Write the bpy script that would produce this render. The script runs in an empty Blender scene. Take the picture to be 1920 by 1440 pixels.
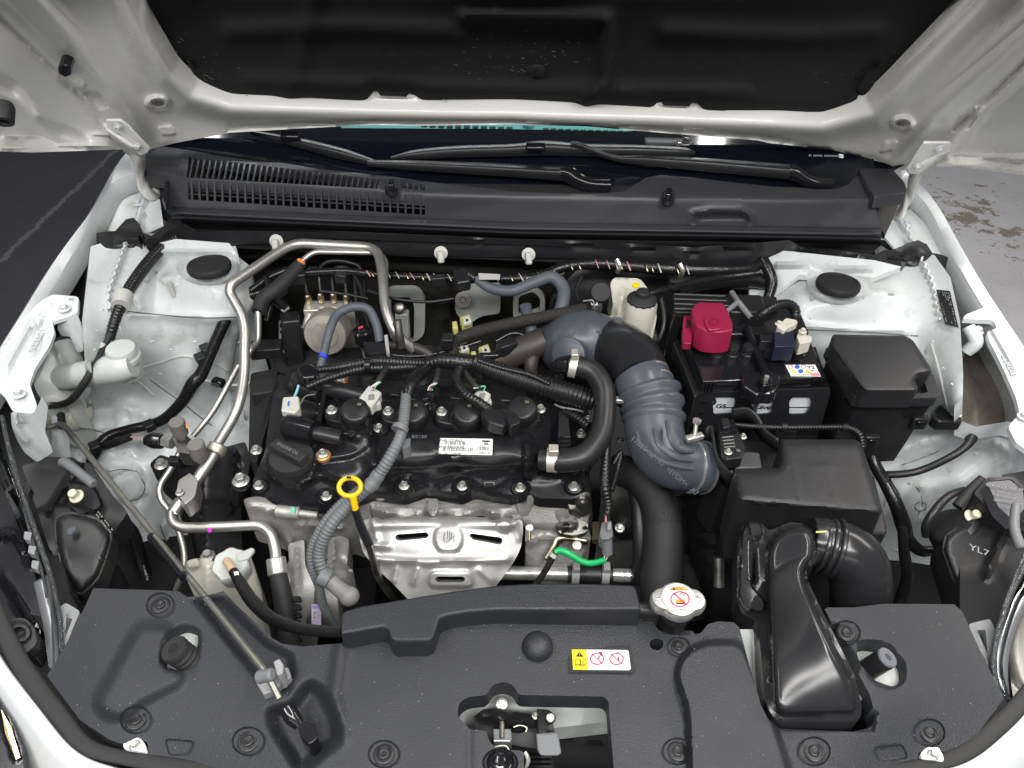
import bpy, math, random
import numpy as np
from mathutils import Vector, Matrix, Quaternion
from mathutils.geometry import delaunay_2d_cdt
random.seed(7)
SC = bpy.context.scene
COL = SC.collection
# ------------------------------------------------------------------ camera
CZ, PITCH, ROLL, FPX = 1.65, math.radians(41), math.radians(1.3), 1397.0
_F = Vector((0, math.cos(PITCH), -math.sin(PITCH)))
_R0 = Vector((1, 0, 0)); _U0 = Vector((0, math.sin(PITCH), math.cos(PITCH)))
_R = _R0*math.cos(ROLL) + _U0*math.sin(ROLL)
_U = -_R0*math.sin(ROLL) + _U0*math.cos(ROLL)
EYE = Vector((0, 0, CZ))
cd = bpy.data.cameras.new('camera'); cam = bpy.data.objects.new('camera', cd); COL.objects.link(cam)
cd.sensor_width = 36; cd.lens = 36*FPX/1920; cd.clip_start = .02; cd.clip_end = 200
cam.matrix_world = Matrix(((_R.x, _U.x, -_F.x, EYE.x), (_R.y, _U.y, -_F.y, EYE.y), (_R.z, _U.z, -_F.z, EYE.z), (0, 0, 0, 1)))
SC.camera = cam
# ------------------------------------------------------------------ light
W = bpy.data.worlds.new('World'); SC.world = W; W.use_nodes = True
_bg = W.node_tree.nodes['Background']; _bg.inputs[0].default_value = (.90, .95, 1, 1); _bg.inputs[1].default_value = .14
def lamp(name, loc, target, sx, sy, power, col=(1, .98, .95), rot=0):
    ld = bpy.data.lights.new(name, 'AREA'); ld.shape = 'RECTANGLE'; ld.size = sx; ld.size_y = sy; ld.energy = power; ld.color = col
    o = bpy.data.objects.new(name, ld); COL.objects.link(o); o.location = loc
    q = (Vector(target)-Vector(loc)).to_track_quat('-Z', 'Y'); o.rotation_euler = (q @ Quaternion((0, 0, 1), rot)).to_euler()
    return o
lamp('ceiling_or_fill_lamp', (-1.3, .8, 2.9), (-1.3, .8, 0), .14, 3.6, 50)
lamp('ceiling_or_fill_lamp', (.80, .9, 2.9), (.80, .9, 0), .10, 3.4, 66)
lamp('ceiling_or_fill_lamp', (0, -.75, 2.75), (0, .75, .8), 2.6, .25, 56, (1, .99, .97))
lamp('ceiling_or_fill_lamp', (2.5, 1.4, 2.8), (2.1, 1.6, 0), .3, 2.6, 56, (1, .93, .84))
lamp('ceiling_or_fill_lamp', (0, -2.8, 2.3), (0, .8, .8), 3.4, .5, 20, (1, .99, .97))  # fill lamp added low behind the camera for frontal light and metal reflections
lamp('ceiling_or_fill_lamp', (0, 3.3, 2.9), (0, 1.2, 1.0), 3.0, .4, 60, (.97, .98, 1))
SC.view_settings.view_transform = 'Standard'; SC.view_settings.look = 'None'
SC.view_settings.exposure = 0.0; SC.view_settings.gamma = 1
SC.render.engine = 'CYCLES'
SC.cycles.max_bounces = 8; SC.cycles.diffuse_bounces = 4; SC.cycles.glossy_bounces = 4; SC.cycles.transmission_bounces = 6
SC.cycles.use_denoising = True; SC.cycles.caustics_reflective = False; SC.cycles.caustics_refractive = False
# ------------------------------------------------------------------ geometry helpers (photo pixel + real height -> point of the place)
def ray(px, py): return _F + _R*((px-960)/FPX) + _U*((720-py)/FPX)
def P(px, py, z):
    d = ray(px, py); return EYE + d*((z-CZ)/d.z)
def zy(px, py, y):
    d = ray(px, py); return CZ + d.z*(y/d.y)
def Y(px, py, y): return (px, py, zy(px, py, y))
def PY(px, py, y): return P(px, py, zy(px, py, y))
def depth(p): return (p-EYE).dot(_F)
def m2px(p): return depth(p)/FPX          # metres per photo pixel at a point
def V(a): return a if isinstance(a, Vector) else P(*a)
def Pn(px, py, z):                        # vectorised P
    px = np.asarray(px, float); py = np.asarray(py, float)
    F, R, U = np.array(_F), np.array(_R), np.array(_U)
    d = F[None]+((px-960)/FPX)[:, None]*R[None]+((720-py)/FPX)[:, None]*U[None]
    t = (z-CZ)/d[:, 2]
    return np.array(EYE)[None]+d*t[:, None]
def catmull(pts, n=8, closed=False):
    pts = [np.array(p, float) for p in pts]; m = len(pts); out = []
    rng = range(m if closed else m-1)
    for i in rng:
        if closed: a, b, c, d = pts[i-1], pts[i], pts[(i+1) % m], pts[(i+2) % m]
        else: b, c = pts[i], pts[i+1]; a = pts[i-1] if i else 2*b-c; d = pts[i+2] if i+2 < m else 2*c-b
        for k in range(n):
            t = k/n
            out.append(.5*((2*b)+(-a+c)*t+(2*a-5*b+4*c-d)*t*t+(-a+3*b-3*c+d)*t**3))
    if not closed: out.append(pts[-1])
    return out
def fillet(pts, r, n=5, closed=False):
    pts = [np.array(p, float) for p in pts]; m = len(pts); out = []
    for i in range(m):
        if not closed and i in (0, m-1): out.append(pts[i]); continue
        a, b, c = pts[i-1], pts[i], pts[(i+1) % m]
        la, lc = np.linalg.norm(a-b), np.linalg.norm(c-b)
        rr = r[i] if isinstance(r, (list, tuple)) else r
        k = min(rr, la*.48, lc*.48)
        if k < 1e-9: out.append(b); continue
        p, q = b+(a-b)/la*k, b+(c-b)/lc*k
        for j in range(n+1):
            t = j/n; out.append((1-t)**2*p+2*t*(1-t)*b+t*t*q)
    return out
def resample(pts, step):
    pts = [np.array(p, float) for p in pts]; out = [pts[0]]
    for a, b in zip(pts, pts[1:]):
        k = max(1, int(math.ceil(np.linalg.norm(b-a)/step)))
        for j in range(1, k+1): out.append(a+(b-a)*j/k)
    return out
def evenly(pts, n):
    a = np.array([list(p) for p in pts], float); d = np.r_[0, np.cumsum(np.linalg.norm(np.diff(a, axis=0), axis=1))]
    t = np.linspace(0, d[-1], n); return np.stack([np.interp(t, d, a[:, k]) for k in range(a.shape[1])], 1)
def rp(pts, r=12, n=4): return fillet(pts, r, n, True)            # rounded polygon
def ell(cx, cy, rx, ry, n=24, rot=0):
    c, s = math.cos(rot), math.sin(rot)
    return [(cx+rx*math.cos(t)*c-ry*math.sin(t)*s, cy+rx*math.cos(t)*s+ry*math.sin(t)*c) for t in np.linspace(0, 2*math.pi, n, endpoint=False)]
def inside(poly, x, y):
    p = np.array([q[:2] for q in poly], float); r = np.zeros(len(x), bool); j = len(p)-1
    for i in range(len(p)):
        xi, yi = p[i]; xj, yj = p[j]
        if yi != yj: r ^= ((yi > y) != (yj > y)) & (x < (xj-xi)*(y-yi)/(yj-yi)+xi)
        j = i
    return r
def pdist(line, x, y, closed=False):
    p = np.array([q[:2] for q in line], float)
    if closed: p = np.vstack([p, p[:1]])
    best = np.full(len(x), 1e9)
    for a, b in zip(p, p[1:]):
        ab = b-a; L = ab.dot(ab)+1e-9
        t = np.clip(((x-a[0])*ab[0]+(y-a[1])*ab[1])/L, 0, 1)
        best = np.minimum(best, np.hypot(x-a[0]-t*ab[0], y-a[1]-t*ab[1]))
    return best
def sstep(t): t = np.clip(t, 0, 1); return t*t*(3-2*t)
# bumps on a pressed sheet: each is (kind, shape, width in px, height in metres)
def bump(b, x, y):
    k = b[0]
    if k == 'line':                                        # rounded rib or groove
        d = pdist(b[1], x, y); return b[3]*np.exp(-(d/(b[2]*.5))**2)
    if k == 'poly':                                        # plateau with a ramp outside
        d = pdist(b[1], x, y, True); i = inside(b[1], x, y)
        return b[3]*np.where(i, 1, sstep(1-d/b[2]))
    if k == 'polyin':                                      # plateau with the ramp inside the outline
        d = pdist(b[1], x, y, True); i = inside(b[1], x, y)
        return b[3]*np.where(i, sstep(d/b[2]), 0)
    if k == 'pillow':                                      # quarter-round edge inside the outline
        d = np.clip(pdist(b[1], x, y, True)/b[2], 0, 1); i = inside(b[1], x, y)
        return b[3]*np.where(i, np.sqrt(np.clip(1-(1-d)**2, 0, 1)), 0)
    if k == 'dome':
        cx, cy, rx, ry = b[1]; r = ((x-cx)/rx)**2+((y-cy)/ry)**2
        return b[3]*np.sqrt(np.clip(1-r, 0, 1))
    if k == 'side':                                        # one side of an open line is higher
        (x0, y0), (x1, y1) = b[1]; L = math.hypot(x1-x0, y1-y0)
        s = ((x-x0)*(y1-y0)-(y-y0)*(x1-x0))/L; return b[3]*sstep(s/b[2]+.5)
def tps(ctrl):
    c = np.array(ctrl, float)
    if len(c) == 1: return lambda x, y: np.full(len(x), c[0, 2])
    if len(c) < 4:
        A = np.c_[np.ones(len(c)), c[:, :2]]; s = np.linalg.lstsq(A, c[:, 2], rcond=None)[0]
        return lambda x, y: s[0]+s[1]*x+s[2]*y
    n = len(c); X = c[:, :2]/500.
    def U(r2): return np.where(r2 > 1e-12, r2*np.log(r2+1e-12), 0)
    D = ((X[:, None]-X[None])**2).sum(-1); A = np.zeros((n+3, n+3)); A[:n, :n] = U(D)+np.eye(n)*1e-4
    A[:n, n] = 1; A[:n, n+1:] = X; A[n, :n] = 1; A[n+1:, :n] = X.T
    s = np.linalg.solve(A, np.r_[c[:, 2], 0, 0, 0])
    def f(x, y):
        q = np.c_[x, y]/500.; D = ((q[:, None]-X[None])**2).sum(-1); return U(D)@s[:n]+s[n]+q@s[n+1:]
    return f
def surf(ctrl, bumps, crisp=False):                        # height of such a surface at a pixel
    g = (lin if crisp else tps)(ctrl)
    def f(x, y):
        a, b = np.array([float(x)]), np.array([float(y)]); return float(g(a, b)[0]+sum(bump(q, a, b)[0] for q in bumps))
    return f
def lin(ctrl):                                             # facetted interpolation: keeps creases crisp
    c = np.array(ctrl, float); r = delaunay_2d_cdt([Vector(q[:2]) for q in ctrl], [], [], 0, 1e-6)
    vz = []
    for v in r[0]: vz.append(c[np.argmin((c[:, 0]-v[0])**2+(c[:, 1]-v[1])**2), 2])
    vx = np.array([tuple(v) for v in r[0]]); vz = np.array(vz)
    def f(x, y):
        best = np.full(len(x), -1e9); z = np.zeros(len(x))
        for t in r[2]:
            (ax, ay), (bx, by), (cx, cy) = vx[list(t)]; D = (by-cy)*(ax-cx)+(cx-bx)*(ay-cy)
            if abs(D) < 1e-9: continue
            u = ((by-cy)*(x-cx)+(cx-bx)*(y-cy))/D; v = ((cy-ay)*(x-cx)+(ax-cx)*(y-cy))/D; w = 1-u-v
            m = np.minimum(np.minimum(u, v), w); k = m > best
            z = np.where(k, u*vz[t[0]]+v*vz[t[1]]+w*vz[t[2]], z); best = np.where(k, m, best)
        return z
    return f
def grow(poly, d):                                         # polygon moved outwards by d
    p = np.array([q[:2] for q in poly], float); a = np.roll(p, 1, 0); b = np.roll(p, -1, 0); t = b-a; t /= np.linalg.norm(t, axis=1)[:, None]+1e-9
    n = np.c_[t[:, 1], -t[:, 0]]; ar = np.sum(p[:, 0]*b[:, 1]-b[:, 0]*p[:, 1]); return [tuple(q) for q in p+n*(d if ar > 0 else -d)]
class MB:                                                  # collects faces of one mesh
    def __init__(s): s.v = []; s.f = []
    def add(s, v, f):
        o = len(s.v); s.v += [tuple(a) for a in v]; s.f += [tuple(i+o for i in g) for g in f]; return s
    # a pressed or moulded surface: outline in photo pixels, heights from control points, skirt of real thickness
    def relief(s, outline, ctrl, step=10, thick=.004, holes=(), bumps=(), drop=(0, 0, -1), back=False, crisp=False):
        out = [tuple(q[:2]) for q in outline]; loops = [out]+[[tuple(q[:2]) for q in h] for h in holes]
        V2 = []; E = []
        for L in loops:
            L = resample(list(L)+[L[0]], step)[:-1]; o = len(V2)
            V2 += [(float(p[0]), float(p[1])) for p in L]; E += [(o+i, o+(i+1) % len(L)) for i in range(len(L))]
        a = np.array(out); x0, y0 = a.min(0); x1, y1 = a.max(0)
        gx, gy = np.meshgrid(np.arange(x0+step*.5, x1, step), np.arange(y0+step*.43, y1, step*.87))
        gx = gx+(np.arange(gx.shape[0]) % 2)[:, None]*step*.5; gx = gx.ravel(); gy = gy.ravel()
        ok = inside(out, gx, gy)
        for h in loops[1:]: ok &= ~inside(h, gx, gy)
        gx, gy = gx[ok], gy[ok]
        dd = np.full(len(gx), 1e9)
        for L in loops: dd = np.minimum(dd, pdist(L, gx, gy, True))
        ok = dd > step*.45; V2 += list(zip(gx[ok].tolist(), gy[ok].tolist()))
        for b in bumps:                                    # mesh lines along pressed edges
            if b[0] in ('poly', 'polyin', 'pillow') and len(b[1]) < 90:
                w_ = b[2] if b[0] == 'poly' else -b[2]
                for dd_, edge in ((0, True), (w_*.5, False), (w_, False)):
                    L = grow(b[1], dd_) if dd_ else list(b[1]); L = resample([np.array(q[:2], float) for q in L]+[np.array(L[0][:2], float)], min(step, 6))[:-1]; A = np.array(L)
                    k_ = inside(out, A[:, 0], A[:, 1]) & (pdist(out, A[:, 0], A[:, 1], True) > 1.0)
                    for h in loops[1:]: k_ &= ~inside(h, A[:, 0], A[:, 1]) & (pdist(h, A[:, 0], A[:, 1], True) > 1.0)
                    V2 += [(float(q[0]), float(q[1])) for q, g in zip(L, k_) if g]
        r = delaunay_2d_cdt([Vector(q) for q in V2], E, [], 0, 1e-4)
        q = np.array([tuple(p) for p in r[0]]); tri = [tuple(t) for t in r[2]]
        cx = np.array([q[list(t)].mean(0) for t in tri]); ok = inside(out, cx[:, 0], cx[:, 1])
        for h in loops[1:]: ok &= ~inside(h, cx[:, 0], cx[:, 1])
        tri = [t for t, k in zip(tri, ok) if k]
        z = (lin if crisp else tps)(ctrl)(q[:, 0], q[:, 1])
        for b in bumps: z = z+bump(b, q[:, 0], q[:, 1])
        w = Pn(q[:, 0], q[:, 1], z)
        ec = {}
        F = []
        for t in tri:
            p = [q[i] for i in t]
            ar = (p[1][0]-p[0][0])*(p[2][1]-p[0][1])-(p[1][1]-p[0][1])*(p[2][0]-p[0][0])
            t = t if ar < 0 else t[::-1]; F.append(t)
            for i in range(3): ec[(t[i], t[(i+1) % 3])] = 1
        v = [tuple(a) for a in w]; n0 = len(v)
        if thick:
            D = np.array(drop, float); D = D/np.linalg.norm(D)*thick
            bnd = [e for e in ec if (e[1], e[0]) not in ec]; mp = {}
            def low(i):
                if i not in mp: mp[i] = len(v); v.append(tuple(w[i]+D))
                return mp[i]
            if back:
                for i in range(n0): low(i)
                F += [tuple(low(i) for i in t[::-1]) for t in list(F)]
            for a_, b_ in bnd: F.append((b_, a_, low(a_), low(b_)))
        return s.add(v, F)
    # a block: an outline at its real height, extruded by a vector; the far end may be scaled and moved
    def slab(s, pts, ext=(0, 0, -.02), taper=1.0, z=None):
        p = [np.array(P(q[0], q[1], z)) if z is not None else np.array(V(q) if not isinstance(q, np.ndarray) else q) for q in pts]
        p = np.array(p); c = p.mean(0); b = c+(p-c)*taper+np.array(ext); n = len(p)
        nn = np.zeros(3)
        for i in range(n): nn += np.cross(p[i]-c, p[(i+1) % n]-c)
        rev = nn.dot(np.array(ext)) > 0
        F = [tuple(range(n)), tuple(range(2*n-1, n-1, -1))]+[(i, i+n, (i+1) % n+n, (i+1) % n) for i in range(n)]
        if rev: F = [f[::-1] for f in F]
        return s.add(list(p)+list(b), F)
    def frus(s, a, b):
        a = [V(q) for q in a]; b = [V(q) for q in b]; n = len(a)
        return s.add(a+b, [tuple(range(n)), tuple(range(2*n-1, n-1, -1))]+[(i, i+n, (i+1) % n+n, (i+1) % n) for i in range(n)])
    def tube(s, pts, d, n=14, corr=None, bend=None, cap=True, step=.006, px=True, flat=1.0, sq=1.0):
        p = [np.array(V(q)) for q in pts]
        dd = [float(d)]*len(p) if not isinstance(d, (list, tuple)) else list(d)
        if px: dd = [a*m2px(Vector(q)) for a, q in zip(dd, p)]
        q = [np.r_[a, r/2] for a, r in zip(p, dd)]
        if bend is not None: q = fillet(q, bend, 6)
        elif len(q) > 2: q = catmull(q, 10)
        if corr:
            L = sum(np.linalg.norm(b[:3]-a[:3]) for a, b in zip(q, q[1:])); k = max(2, int(L/corr[0]))
            q = list(evenly(q, k*4+1))
        elif bend is None: q = resample(q, step*2)
        q = [a for i, a in enumerate(q) if i == 0 or np.linalg.norm(a[:3]-q[i-1][:3]) > 1e-7]
        c = np.array([a[:3] for a in q]); r = np.array([a[3] for a in q])
        if corr:
            ph = np.arange(len(r)) % 4; r = r*np.where((ph == 1) | (ph == 2), 1.0, 1-corr[1])
        m = len(c); tg = np.gradient(c, axis=0); tg /= np.linalg.norm(tg, axis=1)[:, None]+1e-12
        u = np.cross(tg[0], (0, 0, 1.)); u = u if np.linalg.norm(u) > .1 else np.cross(tg[0], (0, 1., 0)); u /= np.linalg.norm(u)
        v = []; f = []; th = np.linspace(0, 2*math.pi, n, endpoint=False)
        for i in range(m):
            u = u-tg[i]*u.dot(tg[i]); u /= np.linalg.norm(u); w = np.cross(tg[i], u)
            for t in th: v.append(c[i]+r[i]*(math.copysign(abs(math.cos(t))**sq, math.cos(t))*u+math.copysign(abs(math.sin(t))**sq, math.sin(t))*w*flat))
        for i in range(m-1):
            for k in range(n): f.append((i*n+k, i*n+(k+1) % n, (i+1)*n+(k+1) % n, (i+1)*n+k))
        if cap: f += [tuple(range(n-1, -1, -1)), tuple(range((m-1)*n, m*n))]
        return s.add(v, f)
    def lathe(s, prof, at=(0, 0, 0), axis=(0, 0, 1), n=28, sc=1.0, sx=1.0, fn=None):
        at = V(at) if not isinstance(at, Vector) else at
        q = Vector((0, 0, 1)).rotation_difference(Vector(axis).normalized()); v = []; f = []; m = len(prof)
        for r, h in prof:
            for k in range(n):
                t = 2*math.pi*k/n; rr = r*(fn(t) if fn else 1)
                v.append(at+q@Vector((rr*math.cos(t)*sc*sx, rr*math.sin(t)*sc, h*sc)))
        for i in range(m-1):
            for k in range(n): f.append((i*n+k, i*n+(k+1) % n, (i+1)*n+(k+1) % n, (i+1)*n+k))
        f += [tuple(range(n-1, -1, -1)), tuple(range((m-1)*n, m*n))]
        return s.add(v, f)
    def loft(s, rows, n=24, closed=False, smooth=True):
        R = []
        for r in rows:
            w = [np.array(V(q)) for q in r]
            if smooth and len(w) > 2: w = catmull(w, 8)
            R.append(evenly(w, n))
        v = [p for r in R for p in r]; f = []
        for i in range(len(R)-1):
            for k in range(n-1): f.append((i*n+k, (i+1)*n+k, (i+1)*n+k+1, i*n+k+1))
        return s.add(v, f)
    def box(s, c, size, rot=None):
        m = rot if rot is not None else Matrix.Identity(3); c = V(c)
        v = [c+m@Vector((sx*size[0]/2, sy*size[1]/2, sz*size[2]/2)) for sx in (-1, 1) for sy in (-1, 1) for sz in (-1, 1)]
        return s.add(v, [(0, 1, 3, 2), (4, 6, 7, 5), (0, 4, 5, 1), (2, 3, 7, 6), (0, 2, 6, 4), (1, 5, 7, 3)])
def rotz(deg, tilt=0, side=0): return Matrix.Rotation(math.radians(deg), 3, 'Z')@Matrix.Rotation(math.radians(tilt), 3, 'X')@Matrix.Rotation(math.radians(side), 3, 'Y')
# ------------------------------------------------------------------ scene objects
WM = {}                                                    # world matrix of every object; parents are resolved at the end
def _new(name, data, parent=None, mw=None):
    o = bpy.data.objects.new(name, data); COL.objects.link(o); WM[o] = mw or Matrix.Identity(4); o.parent = parent; return o
def tag(o, label=None, cat=None, group=None, kind=None):
    for k, a in (('label', label), ('category', cat), ('group', group), ('kind', kind)):
        if a: o[k] = a
    return o
def mesh(name, mb, m, smooth=40):
    me = bpy.data.meshes.new(name); me.from_pydata([tuple(a) for a in mb.v], [], mb.f); me.validate(); me.update()
    if smooth:
        me.polygons.foreach_set('use_smooth', [True]*len(me.polygons))
        me.set_sharp_from_angle(angle=math.radians(smooth))
    me.materials.append(m); return me
def part(parent, name, mb, m, bevel=0, smooth=40, seg=2, label=None, sub=0, solid=0):
    o = _new(name, mesh(name, mb, m, smooth), parent)
    if sub:
        md = o.modifiers.new('sub', 'SUBSURF'); md.levels = md.render_levels = sub
    if solid:
        md = o.modifiers.new('solid', 'SOLIDIFY'); md.thickness = solid; md.offset = -1
    if bevel:
        md = o.modifiers.new('bevel', 'BEVEL'); md.width = bevel; md.segments = seg; md.limit_method = 'ANGLE'; md.angle_limit = math.radians(35); md.harden_normals = False
    if label: o['label'] = label
    return o
def thing(name, label, cat, group=None): return tag(_new(name, None), label, cat, group)
def solo(name, label, cat, mb, m, group=None, **k): return tag(part(None, name, mb, m, **k), label, cat, group)
_cache = {}
def piece(parent, name, key, make, m, loc, axis=(0, 0, 1), size=1.0, spin=0, smooth=35):
    k = (key, m.name)
    if k not in _cache: mb = MB(); make(mb); _cache[k] = mesh(name, mb, m, smooth)
    loc = V(loc); q = Vector((0, 0, 1)).rotation_difference(Vector(axis).normalized())@Quaternion((0, 0, 1), spin)
    return _new(name, _cache[k], parent, Matrix.Translation(loc)@q.to_matrix().to_4x4()@Matrix.Scale(size, 4))
def _bolt(mb):                                             # flange bolt, flange diameter 1
    mb.lathe([(.5, 0), (.5, .06), (.42, .12), (.33, .14)], Vector((0, 0, 0)), n=20)
    h = [(.32, .12), (.32, .40), (.27, .46), (.2, .46), (.17, .43)]; mb.lathe(h, Vector((0, 0, 0)), n=6)
def bolt(parent, at, dpx, axis=(0, 0, 1), m=None, spin=None):
    p = V(at); return piece(parent, 'bolt', 'bolt', _bolt, m or STEEL, p, axis, dpx*m2px(p), random.random() if spin is None else spin)
def _stud(mb):                                             # push clip, outer diameter 1
    mb.lathe([(.5, 0), (.5, .06), (.44, .1), (.36, .1), (.34, .05), (.27, .05), (.26, .12), (.2, .15), (.12, .12)], Vector((0, 0, 0)), n=24)
def clip(parent, at, dpx, m, axis=(0, 0, 1)):
    p = V(at); return piece(parent, 'push_clip', 'stud', _stud, m, p, axis, dpx*m2px(p))
def text(parent, name, body, at, size, m, xdir, ydir, ext=.0004, align='CENTER', sx=1.0, bold=0):
    cu = bpy.data.curves.new('txt', 'FONT'); cu.body = body; cu.size = size; cu.extrude = ext; cu.align_x = align; cu.align_y = 'CENTER'; cu.offset = bold
    t = bpy.data.objects.new('txt', cu); COL.objects.link(t); bpy.context.view_layer.update()
    me = bpy.data.meshes.new_from_object(t.evaluated_get(bpy.context.evaluated_depsgraph_get())); bpy.data.objects.remove(t)
    me.materials.clear(); me.materials.append(m); me.name = name
    x = Vector(xdir).normalized(); z = x.cross(Vector(ydir)).normalized(); y = z.cross(x); at = V(at)
    mw = Matrix(((x.x*sx, y.x, z.x, at.x), (x.y*sx, y.y, z.y, at.y), (x.z*sx, y.z, z.z, at.z), (0, 0, 0, 1)))
    return _new(name, me, parent, mw)
def flat(parent, name, pts, m, z=None, lift=0.0, nrm=(0, 0, 1), th=.0004):   # a thin printed patch of real thickness
    n = Vector(nrm).normalized(); q = [(P(a[0], a[1], z) if z is not None else V(a))+n*lift for a in pts]
    mb = MB(); mb.slab(q, tuple(-n*th)); return part(parent, name, mb, m, smooth=0)
def finish():
    kids = {}
    for o in WM:
        if o.parent: kids.setdefault(o.parent, []).append(o)
    def bounds(o):
        pts = []
        if o.data is not None and hasattr(o.data, 'vertices') and len(o.data.vertices):
            a = np.empty(len(o.data.vertices)*3); o.data.vertices.foreach_get('co', a); a = a.reshape(-1, 3)
            mn, mx = a.min(0), a.max(0); pts = [WM[o]@Vector((x, y, z)) for x in (mn[0], mx[0]) for y in (mn[1], mx[1]) for z in (mn[2], mx[2])]
        for c in kids.get(o, []): pts += bounds(c)
        return pts
    for o in list(WM):
        if o.data is None and o.parent is None:
            b = bounds(o)
            if b: WM[o] = Matrix.Translation(Vector((sum(p.x for p in b)/len(b), sum(p.y for p in b)/len(b), min(p.z for p in b))))
            o.empty_display_size = .05
    for o, mw in WM.items():
        o.matrix_parent_inverse = Matrix.Identity(4)
        o.matrix_basis = (WM[o.parent].inverted()@mw) if o.parent else mw
# ------------------------------------------------------------------ materials
def mat(name, col, rough=.5, metal=0, bump=None, var=None, coat=0, spec=.5, trans=0, sss=0, dust=None, rvar=None, alpha=1, ior=1.45, aniso=0):
    m = bpy.data.materials.new(name); m.use_nodes = True; t = m.node_tree; N = t.nodes; L = t.links
    b = N['Principled BSDF']; I = b.inputs
    I['Base Color'].default_value = (*col, 1); I['Roughness'].default_value = rough; I['Metallic'].default_value = metal
    I['Specular IOR Level'].default_value = spec; I['Coat Weight'].default_value = coat; I['Coat Roughness'].default_value = .08
    I['Transmission Weight'].default_value = trans; I['IOR'].default_value = ior; I['Alpha'].default_value = alpha
    if sss: I['Subsurface Weight'].default_value = sss; I['Subsurface Radius'].default_value = (.03, .03, .03); I['Subsurface Scale'].default_value = .3
    if aniso: I['Anisotropic'].default_value = aniso
    tc = N.new('ShaderNodeTexCoord')
    def noise(sc, det=4, ro=.6):
        n = N.new('ShaderNodeTexNoise'); n.inputs['Scale'].default_value = sc; n.inputs['Detail'].default_value = det; n.inputs['Roughness'].default_value = ro
        L.new(tc.outputs['Object'], n.inputs['Vector']); return n
    def ramp(src, a, b, ca=(0, 0, 0, 1), cb=(1, 1, 1, 1)):
        r = N.new('ShaderNodeValToRGB'); r.color_ramp.elements[0].position = a; r.color_ramp.elements[1].position = b
        r.color_ramp.elements[0].color = ca; r.color_ramp.elements[1].color = cb; L.new(src, r.inputs[0]); return r
    cur = None
    if var:                                                # (scale, second colour)
        mx = N.new('ShaderNodeMix'); mx.data_type = 'RGBA'; mx.inputs['A'].default_value = (*col, 1); mx.inputs['B'].default_value = (*var[1], 1)
        L.new(ramp(noise(var[0]).outputs['Fac'], .35, .68).outputs[0], mx.inputs['Factor']); cur = mx.outputs['Result']
    if dust:                                               # (scale, threshold, colour, strength)
        mx = N.new('ShaderNodeMix'); mx.data_type = 'RGBA'; mx.inputs['A'].default_value = (*col, 1); mx.inputs['B'].default_value = (*dust[2], 1)
        if cur: L.new(cur, mx.inputs['A'])
        r = ramp(noise(dust[0], 5, .7).outputs['Fac'], dust[1], min(1, dust[1]+.12), cb=(dust[3],)*3+(1,)); L.new(r.outputs[0], mx.inputs['Factor']); cur = mx.outputs['Result']
    if cur: L.new(cur, I['Base Color'])
    if rvar:                                               # (scale, low, high)
        r = ramp(noise(rvar[0], 3).outputs['Fac'], .3, .7, (rvar[1],)*3+(1,), (rvar[2],)*3+(1,)); L.new(r.outputs[0], I['Roughness'])
    if bump:                                               # (scale, strength, distance)
        bp = N.new('ShaderNodeBump'); bp.inputs['Strength'].default_value = bump[1]; bp.inputs['Distance'].default_value = bump[2] if len(bump) > 2 else .001
        L.new(noise(bump[0], 3, .55).outputs['Fac'], bp.inputs['Height']); L.new(bp.outputs[0], I['Normal'])
    return m
def thin_glass(name, tint, refl=.5):
    m = bpy.data.materials.new(name); m.use_nodes = True; N = m.node_tree.nodes; L = m.node_tree.links; N.remove(N['Principled BSDF'])
    tr = N.new('ShaderNodeBsdfTransparent'); tr.inputs[0].default_value = (*tint, 1); gl = N.new('ShaderNodeBsdfGlossy'); gl.inputs['Roughness'].default_value = .03
    fr = N.new('ShaderNodeFresnel'); fr.inputs[0].default_value = 1.5; mx = N.new('ShaderNodeMixShader'); L.new(fr.outputs[0], mx.inputs[0]); L.new(tr.outputs[0], mx.inputs[1]); L.new(gl.outputs[0], mx.inputs[2]); L.new(mx.outputs[0], N['Material Output'].inputs[0]); return m
WHITE = mat('white_paint', (.56, .58, .59), .28, coat=.3, rvar=(9, .22, .36), dust=(5, .60, (.62, .60, .55), .35), bump=(60, .06))
WHITEDUSTY = mat('bay_white_paint', (.58, .615, .62), .34, coat=.15, rvar=(14, .28, .5), dust=(19, .55, (.33, .31, .265), .5), var=(6, (.53, .565, .57)), bump=(70, .1))
HOODW = mat('hood_white_paint', (.71, .70, .67), .30, coat=.25, rvar=(8, .24, .4), dust=(7, .64, (.55, .52, .46), .3), bump=(40, .05))
GRAIN = mat('grained_black_plastic', (.021, .0225, .0275), .42, bump=(640, .85, .0009), dust=(1100, .70, (.26, .25, .24), .5), rvar=(5, .34, .58))
BLACKP = mat('satin_black_plastic', (.014, .014, .016), .36, bump=(300, .12), rvar=(22, .28, .46), dust=(700, .76, (.2, .2, .2), .3))
GLOSSB = mat('gloss_black_plastic', (.009, .009, .011), .18, coat=.3, rvar=(20, .1, .28), dust=(600, .77, (.2, .2, .2), .3))
MATTEB = mat('matte_black_rubber', (.018, .018, .0185), .66, bump=(350, .2), dust=(420, .72, (.15, .14, .13), .4))
FELT = mat('black_felt_insulation', (.019, .019, .021), .95, bump=(700, .9, .002), dust=(38, .60, (.055, .052, .048), .6), spec=.2)
FELT2 = mat('dusty_sound_insulation', (.024, .023, .021), .75, bump=(420, .8, .0018), dust=(200, .60, (.13, .12, .11), .65), spec=.3)
TAPE = mat('glossy_black_tape', (.009, .009, .010), .26, bump=(130, .5, .0015), spec=.5)
CONV = mat('black_corrugated_conduit', (.010, .010, .011), .33, dust=(400, .74, (.12, .12, .12), .3))
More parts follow.
